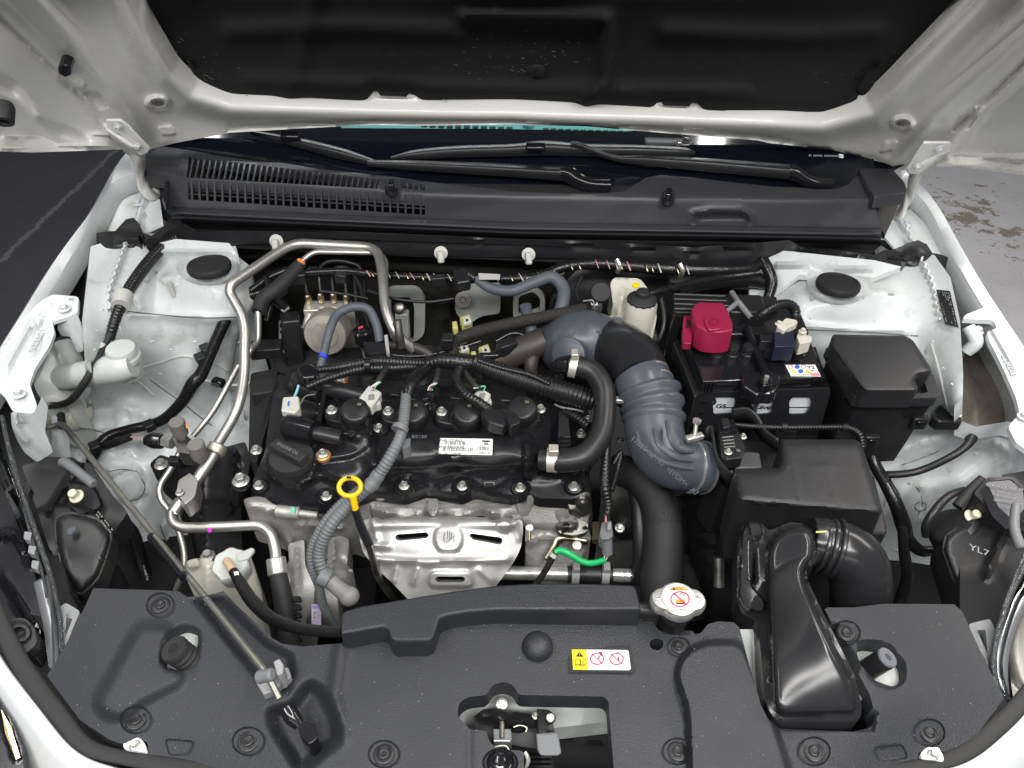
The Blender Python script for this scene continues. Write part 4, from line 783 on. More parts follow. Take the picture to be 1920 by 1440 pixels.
tag(part(cov, 'dust_specks', mb, mat('pale_dust', (.22, .21, .19), .9), smooth=0), kind='stuff')
c = P(1008, 1214, zc_(1008, 1214)-.001); r = 29.5*m2px(c)
mb = MB(); mb.lathe([(r, -.004), (r, .001)]+[(r*math.cos(a), .001+.015*math.sin(a)) for a in np.linspace(.12, 1.5, 9)], c, n=40); part(cov, 'round_boss', mb, GRAIN, smooth=60)
# warning label
wz = zc_(1125, 1238)
wl = flat(cov, 'warning_label', [(1064, 1213), (1183, 1211.5), (1191, 1262), (1067, 1262)], INK, z=wz, lift=.0012)
def wq(u, v): # label coordinates 0..1
    a = np.array((1072, 1219.5)); b = np.array((1178, 1220.5)); c = np.array((1182.5, 1258)); d = np.array((1074.5, 1257)); return tuple((a*(1-u)+b*u)*(1-v)+(d*(1-u)+c*u)*v)
flat(wl, 'print', [wq(*q) for q in rp([(0, 0), (.26, 0), (.26, 1), (0, 1)], .0)], YELLOW, z=wz, lift=.0018)
flat(wl, 'print', [wq(.26, 0), wq(.97, 0), wq(1, .07), wq(1, .93), wq(.97, 1), wq(.26, 1)], LABELW, z=wz, lift=.0018)
def ring(par, cx, cy, rx, ry, w, m, z, lift, n=28, a0=0, a1=360):
    v = []; f = []; L = Vector((0, 0, lift))
    for k in range(n+1):
        t = math.radians(a0+(a1-a0)*k/n)
        for s in (1, 1-w): v.append(P(cx+rx*s*math.cos(t), cy+ry*s*math.sin(t), z)+L)
    for k in range(n): f.append((2*k, 2*k+2, 2*k+3, 2*k+1))
    mb = MB(); mb.add(v, f); return part(par, 'print', mb, m, smooth=0, solid=.0004)
def wrect(par, pts, m, lift=.0024): flat(par, 'print', [wq(*q) for q in pts], m, z=wz, lift=lift)
wrect(wl, [(.13, .12), (.20, .36), (.06, .36)], INK); wrect(wl, [(.126, .2), (.134, .2), (.134, .32), (.126, .32)], YELLOW, .0028)
wrect(wl, [(.04, .52), (.12, .48), (.13, .52), (.13, .8), (.04, .8)], INK); wrect(wl, [(.135, .52), (.14, .48), (.22, .52), (.22, .8), (.135, .8)], INK)
wrect(wl, [(.05, .56), (.12, .52), (.12, .76), (.05, .76)], YELLOW, .0028); wrect(wl, [(.142, .52), (.21, .56), (.21, .76), (.142, .76)], YELLOW, .0028); wrect(wl, [(.17, .58), (.182, .58), (.182, .74), (.17, .74)], INK, .0032)
for u in (.43, .77):
    cx, cy = wq(u, .48); ring(wl, cx, cy, 13.5, 11.5, .16, REDINK, wz, .003)
    a = wq(u-.09, .26); b = wq(u+.09, .70); flat(wl, 'print', [(a[0], a[1]-1), (a[0]+1.6, a[1]-1.6), (b[0], b[1]+.6), (b[0]-1.6, b[1]+1.2)], REDINK, z=wz, lift=.0032)
    ring(wl, wq(u-.03, .5)[0], wq(u, .5)[1], 9, 8, .1, GREYINK, wz, .0024, 14, 90, 190); ring(wl, wq(u-.07, .78)[0], wq(u, .76)[1], 6, 6, .14, GREYINK, wz, .0024, 12, 20, 170); ring(wl, wq(u+.07, .80)[0], wq(u, .78)[1], 6, 6, .14, GREYINK, wz, .0024, 12, 10, 160)
wrect(wl, [(.46, .16), (.49, .10), (.53, .14), (.53, .28), (.51, .32)], INK)
for k in range(3): wrect(wl, [(.455+.017*k, .26+.02*k), (.463+.017*k, .26+.02*k), (.455+.017*k, .46+.02*k), (.447+.017*k, .46+.02*k)], INK)
wrect(wl, [(.785, .10), (.825, .10), (.812, .17)], INK); wrect(wl, [(.80, .30), (.812, .30), (.82, .58), (.79, .58)], INK)
# corner bolts and white tabs
for x, y in ((250, 1398), (1746, 1416)):
    mb = MB(); mb.slab(rp([(x-20, y-4), (x-8, y-16), (x+14, y-16), (x+24, y+2), (x+24, y+12), (x-18, y+6)], 5), (0, 0, -.012), z=.872); part(cov, 'fixing_tab', mb, LABELW, bevel=.001)
    bolt(cov, (x+3, y, .873), 20)
# ================================================================== HOOD LATCH in the opening
la_ = thing('hood_latch', 'black and zinc hood latch inside the cover opening', 'latch')
BLK = mat('black_latch_steel', (.015, .015, .016), .35, .3, rvar=(60, .25, .5))
mb = MB(); mb.relief(rp([(886, 1346), (905, 1330), (930, 1328), (960, 1334), (1000, 1340), (1035, 1348), (1042, 1380), (1036, 1404), (990, 1402), (960, 1396), (920, 1392), (892, 1372)], 6), [(900, 1340, .865), (1030, 1350, .862), (960, 1395, .85)], step=7, thick=.01, bumps=[('line', [(905, 1340), (960, 1352), (1000, 1350)], 16, .008), ('polyin', ell(970, 1366, 18, 9), 6, -.008)]); part(la_, 'latch_plate', mb, BLK, smooth=50)
mb = MB(); mb.slab(rp([(924, 1366), (958, 1366), (960, 1388), (926, 1390)], 3), (0, 0, -.02), z=.872); part(la_, 'latch_hook', mb, GREYP, bevel=.002)
mb = MB(); mb.tube([(926, 1389, .872), (956, 1389, .872)], 3.5, n=8); part(la_, 'pin', mb, CHROME)
mb = MB(); mb.tube([(941, 1355, .87), (941, 1385, .872)], [12, 10], n=10); part(la_, 'pawl', mb, DULLST)
mb = MB(); mb.tube([(963, 1363, .868), (975, 1360, .868), (987, 1364, .868), (986, 1372, .866)], 3.4, n=8); part(la_, 'spring', mb, BRONZE)
mb = MB(); mb.slab(rp([(1005, 1376), (1046, 1373), (1053, 1412), (1047, 1417), (1014, 1417), (1008, 1408)], 4), (0, .004, -.008), z=.878); part(la_, 'release_tab', mb, GREYP, bevel=.002)
mb = MB(); mb.slab(rp([(1006, 1328), (1030, 1330), (1043, 1342), (1040, 1352), (1028, 1356), (1026, 1376), (1008, 1374)], 4), (0, 0, -.006), z=.872); part(la_, 'release_lever', mb, BLK, bevel=.0015)
bolt(la_, (1032, 1346, .876), 16, (0, -.5, 1)); bolt(la_, (941, 1320, .862), 26, (0, -.45, 1)); bolt(la_, (1004, 1342, .868), 14)
mb = MB(); mb.tube([(984, 1410, .868), (990, 1425, .866), (986, 1440, .864)], [8, 10, 6], n=8); part(la_, 'cable_end', mb, STEEL)
mb = MB(); mb.tube([(920, 1402, .862), (945, 1398, .862), (955, 1406, .86)], 4, n=8); part(la_, 'spring', mb, BRONZE)
gr = thing('inner_grille', 'black grille mesh deep below the hood latch', 'grille')
mb = MB(); mb.relief([(985, 1400), (1030, 1400), (1050, 1480), (985, 1480)], [(1000, 1420, .80)], step=20, thick=.01); part(gr, 'backing', mb, DARK)
for k in range(6):
    mb = MB(); mb.slab([(986, 1408+k*9, .81), (1034, 1408+k*9, .81), (1034, 1412+k*9, .81), (986, 1412+k*9, .81)], (0, 0, -.008)); part(gr, 'slat', mb, BLACKP)
mb = MB(); mb.relief([(1030, 1352), (1160, 1345), (1170, 1480), (1040, 1480)], [(1050, 1370, .78), (1150, 1370, .78), (1100, 1440, .74)], step=14, thick=.01, bumps=[('line', [(1050, 1385), (1160, 1410)], 8, .01)]); part(gr, 'lower_panel', mb, MATTEB)
# ================================================================== RUBBER HOOD STOPS
for x, y, zt, m, nm in ((325, 1216, .913, MATTEB, 'black ribbed rubber hood stop in the left cover opening'), (1662, 1234, .913, GREYL, 'grey topped hood stop in the right cover opening')):
    s_ = thing('hood_stop', nm, 'bump stop')
    c = P(x, y, zt); a = Vector((-.36 if x < 900 else .36, -.04, .93)).normalized(); b = c-a*.045
    rr = (26 if x < 900 else 20)*m2px(c)
    prof = [(.75, 0)]+[(r, h) for k in range(5) for r, h in ((.92, .1+.25*k), (.98, .17+.25*k), (.9, .24+.25*k), (.84, .30+.25*k))]+[(1.0, 1.40), (1.0, 1.6), (.92, 1.68), (.38, 1.66), (.34, 1.4)]
    mb = MB(); mb.lathe([(r*rr, h*.0275) for r, h in prof] if x < 900 else [(r*rr, h*.045) for r, h in ((.98, 0), (.98, .9), (1, .93), (.95, 1), (.32, 1), (.30, .86))], b, tuple(a), n=28); part(s_, 'stop_body', mb, MATTEB if x < 900 else BLACKP)
    if x > 900:
        mb = MB(); mb.lathe([(.97*rr, 0), (.97*rr, .002), (.9*rr, .003), (.34*rr, .003), (.32*rr, .0)], c, tuple(a), n=28); part(s_, 'stop_cap', mb, mat('mid_grey_plastic', (.13, .135, .15), .4))
    else:
        mb = MB(); mb.lathe([(.5*rr, 0), (.5*rr, .001), (.3*rr, .0012)], c-a*.001, tuple(a), n=20); part(s_, 'stop_socket', mb, DARK)
# ================================================================== RADIATOR CAP
rc = thing('radiator_cap', 'silver radiator cap with round warning label beside the black hose', 'cap')
c = P(1272, 1124, .945); u = m2px(c)
def capfn(t):
    e = abs(math.cos(t)); return 1+.38*max(0, (e-.80)/.20)**.8
mb = MB(); mb.lathe([(.85*38*u, -.012), (.97*38*u, -.011), (38*u, -.008), (38*u, -.002), (.93*38*u, .0015), (.82*38*u, .002)], c, n=72, fn=capfn); part(rc, 'metal_shell', mb, STEEL, smooth=35)
mb = MB(); mb.lathe([(31*u, 0), (31*u, .0032), (30.4*u, .0036)], c, n=40); part(rc, 'label_disc', mb, LABELW)
zl = .9489
flat(rc, 'print', [(1252, 1107), (1258, 1102.5), (1265, 1100), (1273, 1099), (1281, 1100.5), (1287, 1103), (1292, 1107)], ORANGE, z=zl)
flat(rc, 'print', [(1260, 1106), (1263.5, 1100.5), (1267, 1106)], INK, z=zl, lift=.0005)
for x in (1272, 1278): ring(rc, x, 1103.5, 2.6, 2.8, .45, AMBERM, zl, .0005, 10)
ring(rc, 1275, 1124, 18.5, 15, .14, REDINK, zl, .0006)
flat(rc, 'print', [(1262, 1113), (1264.5, 1112), (1288, 1134), (1286, 1135.5)], REDINK, z=zl, lift=.001)
flat(rc, 'print', [(1266, 1124), (1284, 1123.5), (1285, 1132), (1268, 1133)], ORANGE, z=zl, lift=.0003); flat(rc, 'print', [(1268, 1131), (1285, 1130.5), (1285, 1133), (1268, 1133.6)], INK, z=zl, lift=.0005)
for k in range(3): flat(rc, 'print', [(1269+5*k, 1125), (1270.5+5*k, 1125), (1272+5*k, 1130), (1270.5+5*k, 1130)], AMBERM, z=zl, lift=.0006)
ring(rc, 1278.5, 1116, 4.6, 4.2, .4, GREYINK, zl, .0004, 12, 150, 400)
text(rc, 'lettering', '108kPa', P(1279, 1143, zl+.0004), 5.2*u*1.2, GREYINK, (1, 0, 0), (0, 1, 0), ext=.0002)
for x, g in ((1234, 1), (1312, -1)):
    mb = MB(); mb.box(P(x, 1123+(x > 1272)*0, .9485), (.008, .0012, .0012), rotz(20*g)); mb.box(P(x+2*g, 1118, .9485), (.006, .0012, .0012)); part(rc, 'stamped_arrow', mb, CHROME)
nk = thing('radiator_neck', 'black radiator filler neck under the silver cap', 'filler neck')
mb = MB(); mb.lathe([(27*u, -.07), (27*u, -.03), (31*u, -.026), (31*u, -.018), (29*u, -.012)], c, n=28); part(nk, 'neck', mb, BLACKP)
mb = MB(); mb.tube([(1190, 1142, .915), (1235, 1145, .915)], 28, n=16); part(nk, 'overflow_pipe', mb, BLACKP)
mb = MB(); mb.slab(rp([(1232, 1180), (1300, 1180), (1312, 1200), (1296, 1228), (1256, 1230), (1238, 1200)], 8), (0, 0, -.01), z=.899); part(nk, 'bracket', mb, BLACKP, bevel=.002)
# ================================================================== INTAKE SNORKEL
sn = thing('intake_snorkel', 'satin black moulded air intake duct set into the radiator cover', 'air intake')
SNO = rp([(1383, 1030), (1392, 984), (1403, 976), (1426, 978), (1440, 995), (1458, 989), (1481, 979), (1506, 981), (1532, 1000), (1538, 1040), (1526, 1058), (1514, 1066), (1512, 1080), (1520, 1100), (1542, 1146), (1571, 1204), (1604, 1270), (1616, 1326), (1614, 1346), (1600, 1353), (1462, 1353), (1446, 1340), (1434, 1312), (1426, 1219), (1419, 1166), (1390, 1150), (1381, 1122)], 8)
SC_ = [(1400, 980, .925), (1384, 1030, .915), (1381, 1122, .89), (1420, 1165, .895), (1428, 1230, .905), (1440, 1330, .898), (1530, 1352, .888), (1612, 1345, .89), (1600, 1270, .912), (1570, 1204, .925), (1540, 1146, .93), (1510, 1080, .93), (1530, 1030, .94), (1490, 982, .945)]
BODY = rp([(1436, 1040), (1446, 1008), (1470, 990), (1516, 986), (1530, 1010), (1528, 1044), (1512, 1060), (1506, 1078), (1513, 1102), (1534, 1150), (1562, 1206), (1594, 1272), (1605, 1322), (1602, 1338), (1462, 1341), (1449, 1322), (1443, 1200), (1437, 1110)], 14)
SB = [('pillow', BODY, 13, .024), ('dome', (1525, 1230, 130, 190), 0, .008), ('poly', rp([(1394, 1000), (1402, 980), (1424, 982), (1428, 1004), (1412, 1014), (1406, 1100), (1432, 1128), (1430, 1146), (1400, 1140), (1388, 1118)], 8), 5, .012), ('line', [(1412, 1018), (1412, 1090)], 6, -.008), ('poly', rp([(1404, 979), (1424, 981), (1430, 1002), (1410, 1004)], 4), 4, .008)]
SNM = mat('satin_moulded_black', (.018, .018, .020), .2, rvar=(7, .15, .26), bump=(16, .06, .004), dust=(500, .77, (.2, .2, .2), .3))
mb = MB(); mb.relief(SNO, SC_, step=6, thick=.03, bumps=SB); part(sn, 'duct_shell', mb, SNM, smooth=60)
mb = MB(); mb.tube([(1520, 1016, .925), (1545, 1020, .925), (1575, 1030, .922)], [92, 96, 100], n=32); part(sn, 'duct_outlet', mb, SNM)
eb = thing('intake_elbow', 'black rubber elbow between the snorkel and the air filter box', 'air duct')
mb = MB(); mb.tube([(1552, 1026, .922), (1582, 1034, .92), (1606, 1058, .905), (1614, 1100, .875), (1610, 1150, .83), (1604, 1180, .80)], [100, 108, 112, 110, 104, 100], n=36); part(eb, 'elbow', mb, SNM)
for x0, d in ((1540, 96), (1553, 103), (1566, 107)):
    mb = MB(); mb.tube([(x0-5, 1021+(x0-1540)*.2, .9235), (x0+5, 1024+(x0-1540)*.2, .923)], d+6, n=36); part(eb, 'collar_ring', mb, SNM, bevel=.002)
mb = MB(); mb.tube([(1530, 985, .955), (1536, 1000, .955), (1532, 1016, .953), (1540, 1024, .95)], 3, n=8); part(eb, 'spring_clip', mb, BLK)
flat(eb, 'paint_mark', [(1530, 996), (1550, 995), (1550, 998), (1530, 999)], YELCON, z=.967)
# ================================================================== AIR FILTER BOX
ab = thing('air_filter_box', 'large matte black air filter box in front of the battery', 'air filter box')
ABM = mat('matte_black_moulding', (.018, .0182, .0205), .44, bump=(700, .25, .0008), rvar=(6, .38, .5), dust=(600, .76, (.2, .2, .2), .25))
lid = rp([(1461, 824), (1606, 824), (1616, 834), (1624, 858), (1655, 956), (1650, 966), (1388, 944), (1380, 934), (1374, 880), (1456, 877), (1462, 868)], 8)
mb = MB(); mb.relief(lid, [(1460, 826, .93), (1610, 826, .93), (1650, 960, .925), (1390, 945, .925), (1376, 882, .925)], step=7, thick=.10, drop=(0, -.12, -1), bumps=[('pillow', lid, 16, .012), ('line', [(1480, 830), (1500, 950)], 3, .0008), ('line', [(1540, 830), (1570, 955)], 3, .0008), ('line', [(1470, 872), (1630, 880)], 3, .0008)]); part(ab, 'lid', mb, ABM, smooth=50)
mb = MB(); mb.slab([(1366, 890), (1640, 890), (1664, 985), (1664, 1000), (1376, 990)], (0, -.02, -.30), .92, z=.85); part(ab, 'lower_case', mb, ABM, bevel=.004)
mb = MB(); mb.slab(rp([(1332, 830), (1380, 822), (1440, 826), (1460, 840), (1462, 890), (1360, 900), (1334, 870)], 6), (0, 0, -.12), z=.875); part(ab, 'side_step', mb, ABM, bevel=.003)
mb = MB(); mb.loft([[(1372, 770, .92), (1402, 768, .93), (1420, 786, .925), (1430, 806, .92), (1456, 826, .925)], [(1372, 800, .87), (1402, 800, .87), (1420, 815, .87), (1430, 830, .87), (1456, 850, .87)]], 24); part(ab, 'rib_wall', mb, ABM, solid=.004)
mb = MB(); mb.loft([[(1326, 806, .92), (1332, 800, .925), (1340, 850, .92), (1362, 884, .92), (1374, 886, .926)], [(1326, 850, .87), (1332, 850, .87), (1342, 890, .87), (1362, 915, .87), (1374, 915, .87)]], 24); part(ab, 'rib_wall', mb, ABM, solid=.004)
mb = MB(); mb.slab(rp([(1372, 858), (1398, 846), (1424, 848), (1430, 876), (1378, 878)], 4), (0, 0, -.02), z=.905); part(ab, 'sensor_seat', mb, mat('grey_black_moulding', (.06, .06, .062), .4), bevel=.002)
mb = MB(); mb.lathe([(47*m2px(P(1315, 880, .87))*1.0, -.02), (47*m2px(P(1315, 880, .87)), .05)], P(1326, 878, .855), (-1, -.18, .05), n=32); part(ab, 'outlet_port', mb, ABM)
mb = MB(); mb.relief([(1290, 930), (1350, 900), (1420, 990), (1400, 1100), (1330, 1120), (1300, 1040)], [(1300, 940, .74), (1400, 1000, .76), (1340, 1100, .66)], step=12, thick=.02, bumps=[('line', [(1310, 960+30*k), (1390, 950+30*k)], 8, .012) for k in range(5)]); part(ab, 'bracket_ribs', mb, BLACKP)
mb = MB(); mb.tube([(1348, 1045, .80), (1348, 1100, .77)], 20, n=16); part(ab, 'mount_pin', mb, DULLST)
# mass air flow sensor
mf = thing('air_flow_sensor', 'small black air flow sensor screwed on the air filter box', 'sensor')
mb = MB(); mb.slab(rp([(1348, 812), (1386, 808), (1398, 840), (1392, 858), (1362, 862), (1352, 848)], 3), (0, 0, -.02), z=.93); part(mf, 'sensor_body', mb, BLACKP, bevel=.002)
mb = MB(); mb.slab(rp([(1344, 790), (1376, 786), (1384, 806), (1350, 812)], 2), (0, 0, -.022), z=.937); part(mf, 'plug', mb, GLOSSB, bevel=.002)
mb = MB(); mb.slab(rp([(1352, 784), (1366, 783), (1370, 800), (1356, 802)], 2), (0, 0, -.006), z=.943); part(mf, 'plug_latch', mb, BLACKP, bevel=.001)
bolt(mf, (1365, 848, .932), 15); bolt(mf, (1393, 819, .925), 14)
mb = MB(); mb.lathe([(.003, 0), (.003, .001), (.002, .0014)], P(1384, 845, .931), n=12); part(mf, 'cap_dot', mb, HOSE)
for k in range(5): flat(mf, 'print', [(1353+k*1.2, 813+k*6.2), (1374+k*1.2, 811+k*6.2), (1374+k*1.2, 812.6+k*6.2), (1353+k*1.2, 814.6+k*6.2)], GREYINK, z=.9305)
flat(mf, 'print', [(1352, 807), (1361, 806), (1361, 812), (1352, 813)], GREYINK, z=.9312)
# ================================================================== AIR HOSE
ah = thing('intake_hose', 'blue grey ribbed rubber air hose curving to the air filter box', 'air hose')
mb = MB(); mb.tube([(1199, 706, .947), (1206, 720, .943), (1213, 736, .938)], [104, 108, 106], n=40); part(ah, 'upper_cuff', mb, BLUEG)
mb = MB(); mb.tube([(1214, 732, .937), (1224, 768, .924), (1226, 800, .912)], [124, 122, 116], n=40, corr=(.0150, .12)); part(ah, 'bellows', mb, BLUEG, smooth=80)
mb = MB(); mb.tube([(1225, 790, .915), (1228, 815, .905), (1240, 846, .895), (1264, 866, .885), (1294, 874, .877), (1322, 876, .87)], [110, 110, 108, 102, 94, 92], n=40); part(ah, 'lower_elbow', mb, BLUEG)
for k, (dx, dy) in enumerate(((-30, 4), (2, -2), (26, -16))):
    mb = MB(); mb.tube([(1224+dx, 806+dy, .955), (1232+dx*.9, 836+dy*.9, .95), (1262+dx*.35, 850+dy*.4+(2-k)*9, .935), (1300, 848+(2-k)*16, .915)], 7, n=8); part(ah, 'rib', mb, BLUEG)
def hoop(par, name, c, axis, r, w, m, th=.0016, n=44):
    mb = MB(); mb.lathe([(r, -w/2), (r+th, -w/2), (r+th, w/2), (r, w/2)], c, axis, n=n); return part(par, name, mb, m)
pa, pb = P(1294, 874, .877), P(1318, 876, .871); ax = tuple((pb-pa).normalized()); ru = m2px(pa)
for t in (.05, 1.0): hoop(ah, 'clamp_wire', pa.lerp(pb, t), ax, 49*ru, .0026, CHROME)
hoop(ah, 'clamp_band', pa.lerp(pb, .5), ax, 47.5*ru, .014, BLUEG)
pa, pb = P(1203, 712, .943), P(1211, 728, .939); ax2 = tuple((pb-pa).normalized())
for t in (.0, 1.0): hoop(ah, 'clamp_wire', pa.lerp(pb, t), ax2, 55*ru, .0026, CHROME)
for at, tl in (((1302, 820, .932), 20), ((1168, 750, .935), 0)):
    c = P(*at); mb = MB(); mb.box(c, (.026, .010, .008), rotz(tl)); part(ah, 'clamp_block', mb, STEEL, bevel=.002)
    mb = MB(); mb.tube([c+Vector((0, 0, 0)), c+Vector((.002, .012, .016))], .006, n=10, px=False); part(ah, 'clamp_screw', mb, STEEL)
    mb = MB(); mb.lathe([(.0055, 0), (.006, .002), (.006, .005), (.003, .0055)], c+Vector((.002, .012, .016)), (.1, .2, 1), n=16); part(ah, 'screw_head', mb, CHROME)
ta, tb = P(1218, 838, .953), P(1282, 893, .922)
text(ah, 'moulded_lettering', '17880-BZ140  >EPDM<  A7', (1246, 874, .937), .010, BLUEG, tb-ta, Vector((.6, .5, .3)), ext=.0008)
# black elbow and resonator
el = thing('air_resonator', 'grey rubber air resonator with black elbow behind the engine', 'air duct')
mb = MB(); mb.tube([(1130, 640, .90), (1160, 655, .925), (1190, 680, .935), (1204, 716, .935)], [92, 104, 108, 106], n=36); part(el, 'elbow', mb, SNM)
mb = MB(); mb.tube([(1046, 668, .87), (1058, 648, .90), (1090, 640, .915), (1128, 648, .91), (1150, 662, .905)], [70, 100, 118, 112, 100], n=40); part(el, 'resonator', mb, BLUEG)
for k in range(4):
    mb = MB(); mb.tube([(1044+k*9, 706-k*4, .868+.004*k), (1044+k*8, 668-k*6, .905+.006*k), (1066+k*8, 634-k*4, .945), (1096+k*10, 618+k*2, .955), (1130+k*6, 622+k*6, .95)], 6, n=8); part(el, 'rib', mb, BLUEG)
pa, pb = P(1140, 650, .907), P(1158, 662, .912); ax = tuple((pb-pa).normalized())
for t in (-.2, 1.1): hoop(el, 'clamp_wire', pa.lerp(pb, t), ax, 57*m2px(pa), .0026, CHROME)
mb = MB(); mb.lathe([(.022, -.01), (.026, .01), (.026, .02), (.016, .024)], P(1074, 664, .935), (-.4, -.7, .5), n=28); part(el, 'port', mb, BLUEG)
# ================================================================== BATTERY
bt = thing('battery', 'black car battery with six vent caps and white case windows', 'battery')
BZ = .955
lidp = [(1268, 582), (1496, 580), (1549, 708), (1318, 715)]
mb = MB(); mb.slab(lidp, (0, 0, -.030), z=BZ); part(bt, 'lid', mb, GLOSSB, bevel=.002)
top = [P(*p, BZ) for p in lidp]
def bq(u, v, dz=0): return top[0].lerp(top[1], u).lerp(top[3].lerp(top[2], u), v)+Vector((0, 0, dz))
mb = MB(); mb.slab([bq(.02, .03, -.03), bq(.98, .03, -.03), bq(.98, .97, -.03), bq(.02, .97, -.03)], (0, 0, -.17)); part(bt, 'case', mb, MILKY)
for i in range(6):
    u = (.185+i*.125) if i < 3 else (.585+(i-3)*.135)
    c = bq(u, .66); mb = MB()
    mb.lathe([(.0115, 0), (.0115, .003), (.0095, .004), (.0095, .014), (.0085, .0158), (.002, .016)], c, n=20, fn=lambda t: 1-.08*(math.cos(6*t) < -.2)); cp_ = part(bt, 'vent_cap', mb, BLACKP, smooth=30)
    for s in (-1, 1): piece(cp_, 'vent_hole', 'vhole', lambda mb: mb.lathe([(.5, 0), (.5, .2), (.2, .2)], Vector((0, 0, 0)), n=10), DARK, c+Vector((.003*s, .002, .016)), size=.0016)
mb = MB(); mb.slab([bq(.02, .03, .0005), bq(.98, .03, .0005), bq(.98, .45, .0005), bq(.02, .45, .0005)], (0, 0, .010)); part(bt, 'rear_step', mb, GLOSSB, bevel=.002)
for i in list(range(3))+list(range(4, 7)):
    u = .03+.027*i if i < 3 else .90+.027*(i-4)
    mb = MB(); mb.slab([bq(u, 1.0, -.002), bq(u+.012, 1.0, -.002), bq(u+.012, 1.018, -.002), bq(u, 1.018, -.002)], (0, 0, -.020)); part(bt, 'grip_rib', mb, GLOSSB)
for a, b, h in ((.115, .42, .006), (.115, .42, .018), (.60, .88, .006), (.60, .88, .018)):
    mb = MB(); mb.slab([bq(a, 1.0, -h), bq(b, 1.0, -h), bq(b, 1.012, -h), bq(a, 1.012, -h)], (0, 0, -.002)); part(bt, 'lid_rib', mb, GLOSSB)
# battery label
def lq(u, v): a, b, c, d = np.array((1472, 685)), np.array((1528, 684.5)), np.array((1539, 706.5)), np.array((1483, 706)); return tuple((a*(1-u)+b*u)*(1-v)+(d*(1-u)+c*u)*v)
lb_ = flat(bt, 'sticker', [lq(0, 0), lq(1, 0), lq(1, 1), lq(0, 1)], LABELW, z=BZ, lift=.0009)
for u, v, m in ((.14, .22, PALERED), (.36, .2, BLUEINK), (.57, .2, PALERED)):
    x, y = lq(u, v); (ring(lb_, x, y, 5, 3.8, .3, m, BZ, .0014, 16) if m is PALERED else flat(lb_, 'print', ell(x, y, 5, 3.8, 16), m, z=BZ, lift=.0014))
x, y = lq(.40, .58); flat(lb_, 'print', ell(x, y, 5, 3.8, 16), BLUEINK, z=BZ, lift=.0014)
for u in (.16, .62): flat(lb_, 'print', [lq(u, .42), lq(u+.11, .72), lq(u-.11, .72)], YELLOW, z=BZ, lift=.0014)
flat(lb_, 'print', [lq(.66, .74), lq(.97, .70), lq(.99, .98), lq(.68, .98)], PALERED, z=BZ, lift=.0014)
for k in range(8): flat(lb_, 'print', [lq(.04+.075*k, .86), lq(.09+.075*k, .86), lq(.09+.075*k, .92), lq(.04+.075*k, .92)], GREYINK, z=BZ, lift=.0014)
text(lb_, 'lettering', 'Y2', P(*lq(.83, .2), BZ+.0016), .0095, INK, bq(1, 0)-bq(0, 0), bq(0, 0)-bq(0, 1), ext=.0002)
text(lb_, 'lettering', '30B-1', P(*lq(.84, .48), BZ+.0016), .0035, GREYINK, bq(1, 0)-bq(0, 0), bq(0, 0)-bq(0, 1), ext=.0002)
# negative terminal
nt = thing('negative_terminal', 'whitish battery clamp with dark blue current sensor on the negative post', 'terminal')
mb = MB(); mb.slab(rp([(1452, 622), (1488, 622), (1491, 650), (1453, 650)], 2), (0, 0, -.026), z=.995); part(nt, 'sensor_block', mb, mat('navy_plastic', (.012, .016, .032), .4), bevel=.002)
mb = MB(); mb.slab(rp([(1424, 626), (1452, 628), (1452, 640), (1426, 640)], 2), (0, 0, -.018), z=.985); part(nt, 'sensor_plug', mb, BLACKP, bevel=.002)
mb = MB(); mb.slab(rp([(1456, 612), (1474, 596), (1494, 600), (1496, 606), (1476, 616), (1470, 622)], 3), (0, 0, -.010), z=1.0); part(nt, 'cable_lug', mb, DIRTYW, bevel=.002)
mb = MB(); mb.slab(rp([(1494, 630), (1500, 618), (1508, 618), (1512, 628), (1522, 630), (1522, 640), (1500, 646)], 3), (0, 0, -.02), z=.99); part(nt, 'clamp', mb, DIRTYW, bevel=.002)
bolt(nt, (1460, 608, 1.0), 14, m=DIRTYW); bolt(nt, (1505, 622, .995), 15, m=DIRTYW)
# red cover
rcv = thing('terminal_cover', 'maroon plastic cover over the positive battery terminal', 'cover')
def fr(top_, bot, zt, zb, m, par, name, bev=.002):
    mb = MB(); mb.frus([(x, y, zt) for x, y in top_], [(x, y, zb) for x, y in bot]); return part(par, name, mb, m, bevel=bev)
tp = [(1307, 566), (1356, 567), (1366, 584), (1374, 606), (1374, 618), (1362, 621), (1345, 622), (1322, 619), (1306, 610), (1300, 598), (1296, 580)]
mb = MB(); q = [P(x, y, 1.005) for x, y in tp]; mb.slab(q, (0, -.004, -.038), 1.02); part(rcv, 'cap', mb, MAROON, bevel=.0025, seg=3)
mb = MB(); mb.slab(rp([(1320, 596), (1350, 596), (1355, 606), (1352, 617), (1328, 618), (1322, 606)], 4), (0, 0, -.004), 1.06, z=1.0085); part(rcv, 'raised_pad', mb, MAROON, bevel=.001)
ring(rcv, 1339, 604.5, 10.5, 6.4, .16, MAROON, 1.0088, .0008); mb = MB(); mb.box(P(1339, 604.5, 1.0092), (.010, .0026, .0008)); mb.box(P(1339, 604.5, 1.0094), (.0026, .010, .0008)); part(rcv, 'plus_mark', mb, MAROON)
mb = MB(); mb.slab(rp([(1282, 592), (1296, 592), (1298, 620), (1296, 644), (1281, 643), (1280, 620)], 2), (0, 0, -.012), z=.985); part(rcv, 'side_clip', mb, MAROON, bevel=.002)
mb = MB(); mb.slab([(1288, 600), (1292, 600), (1291, 612), (1287, 612)], (0, 0, -.003), z=.988); part(rcv, 'clip_slot', mb, DARK)
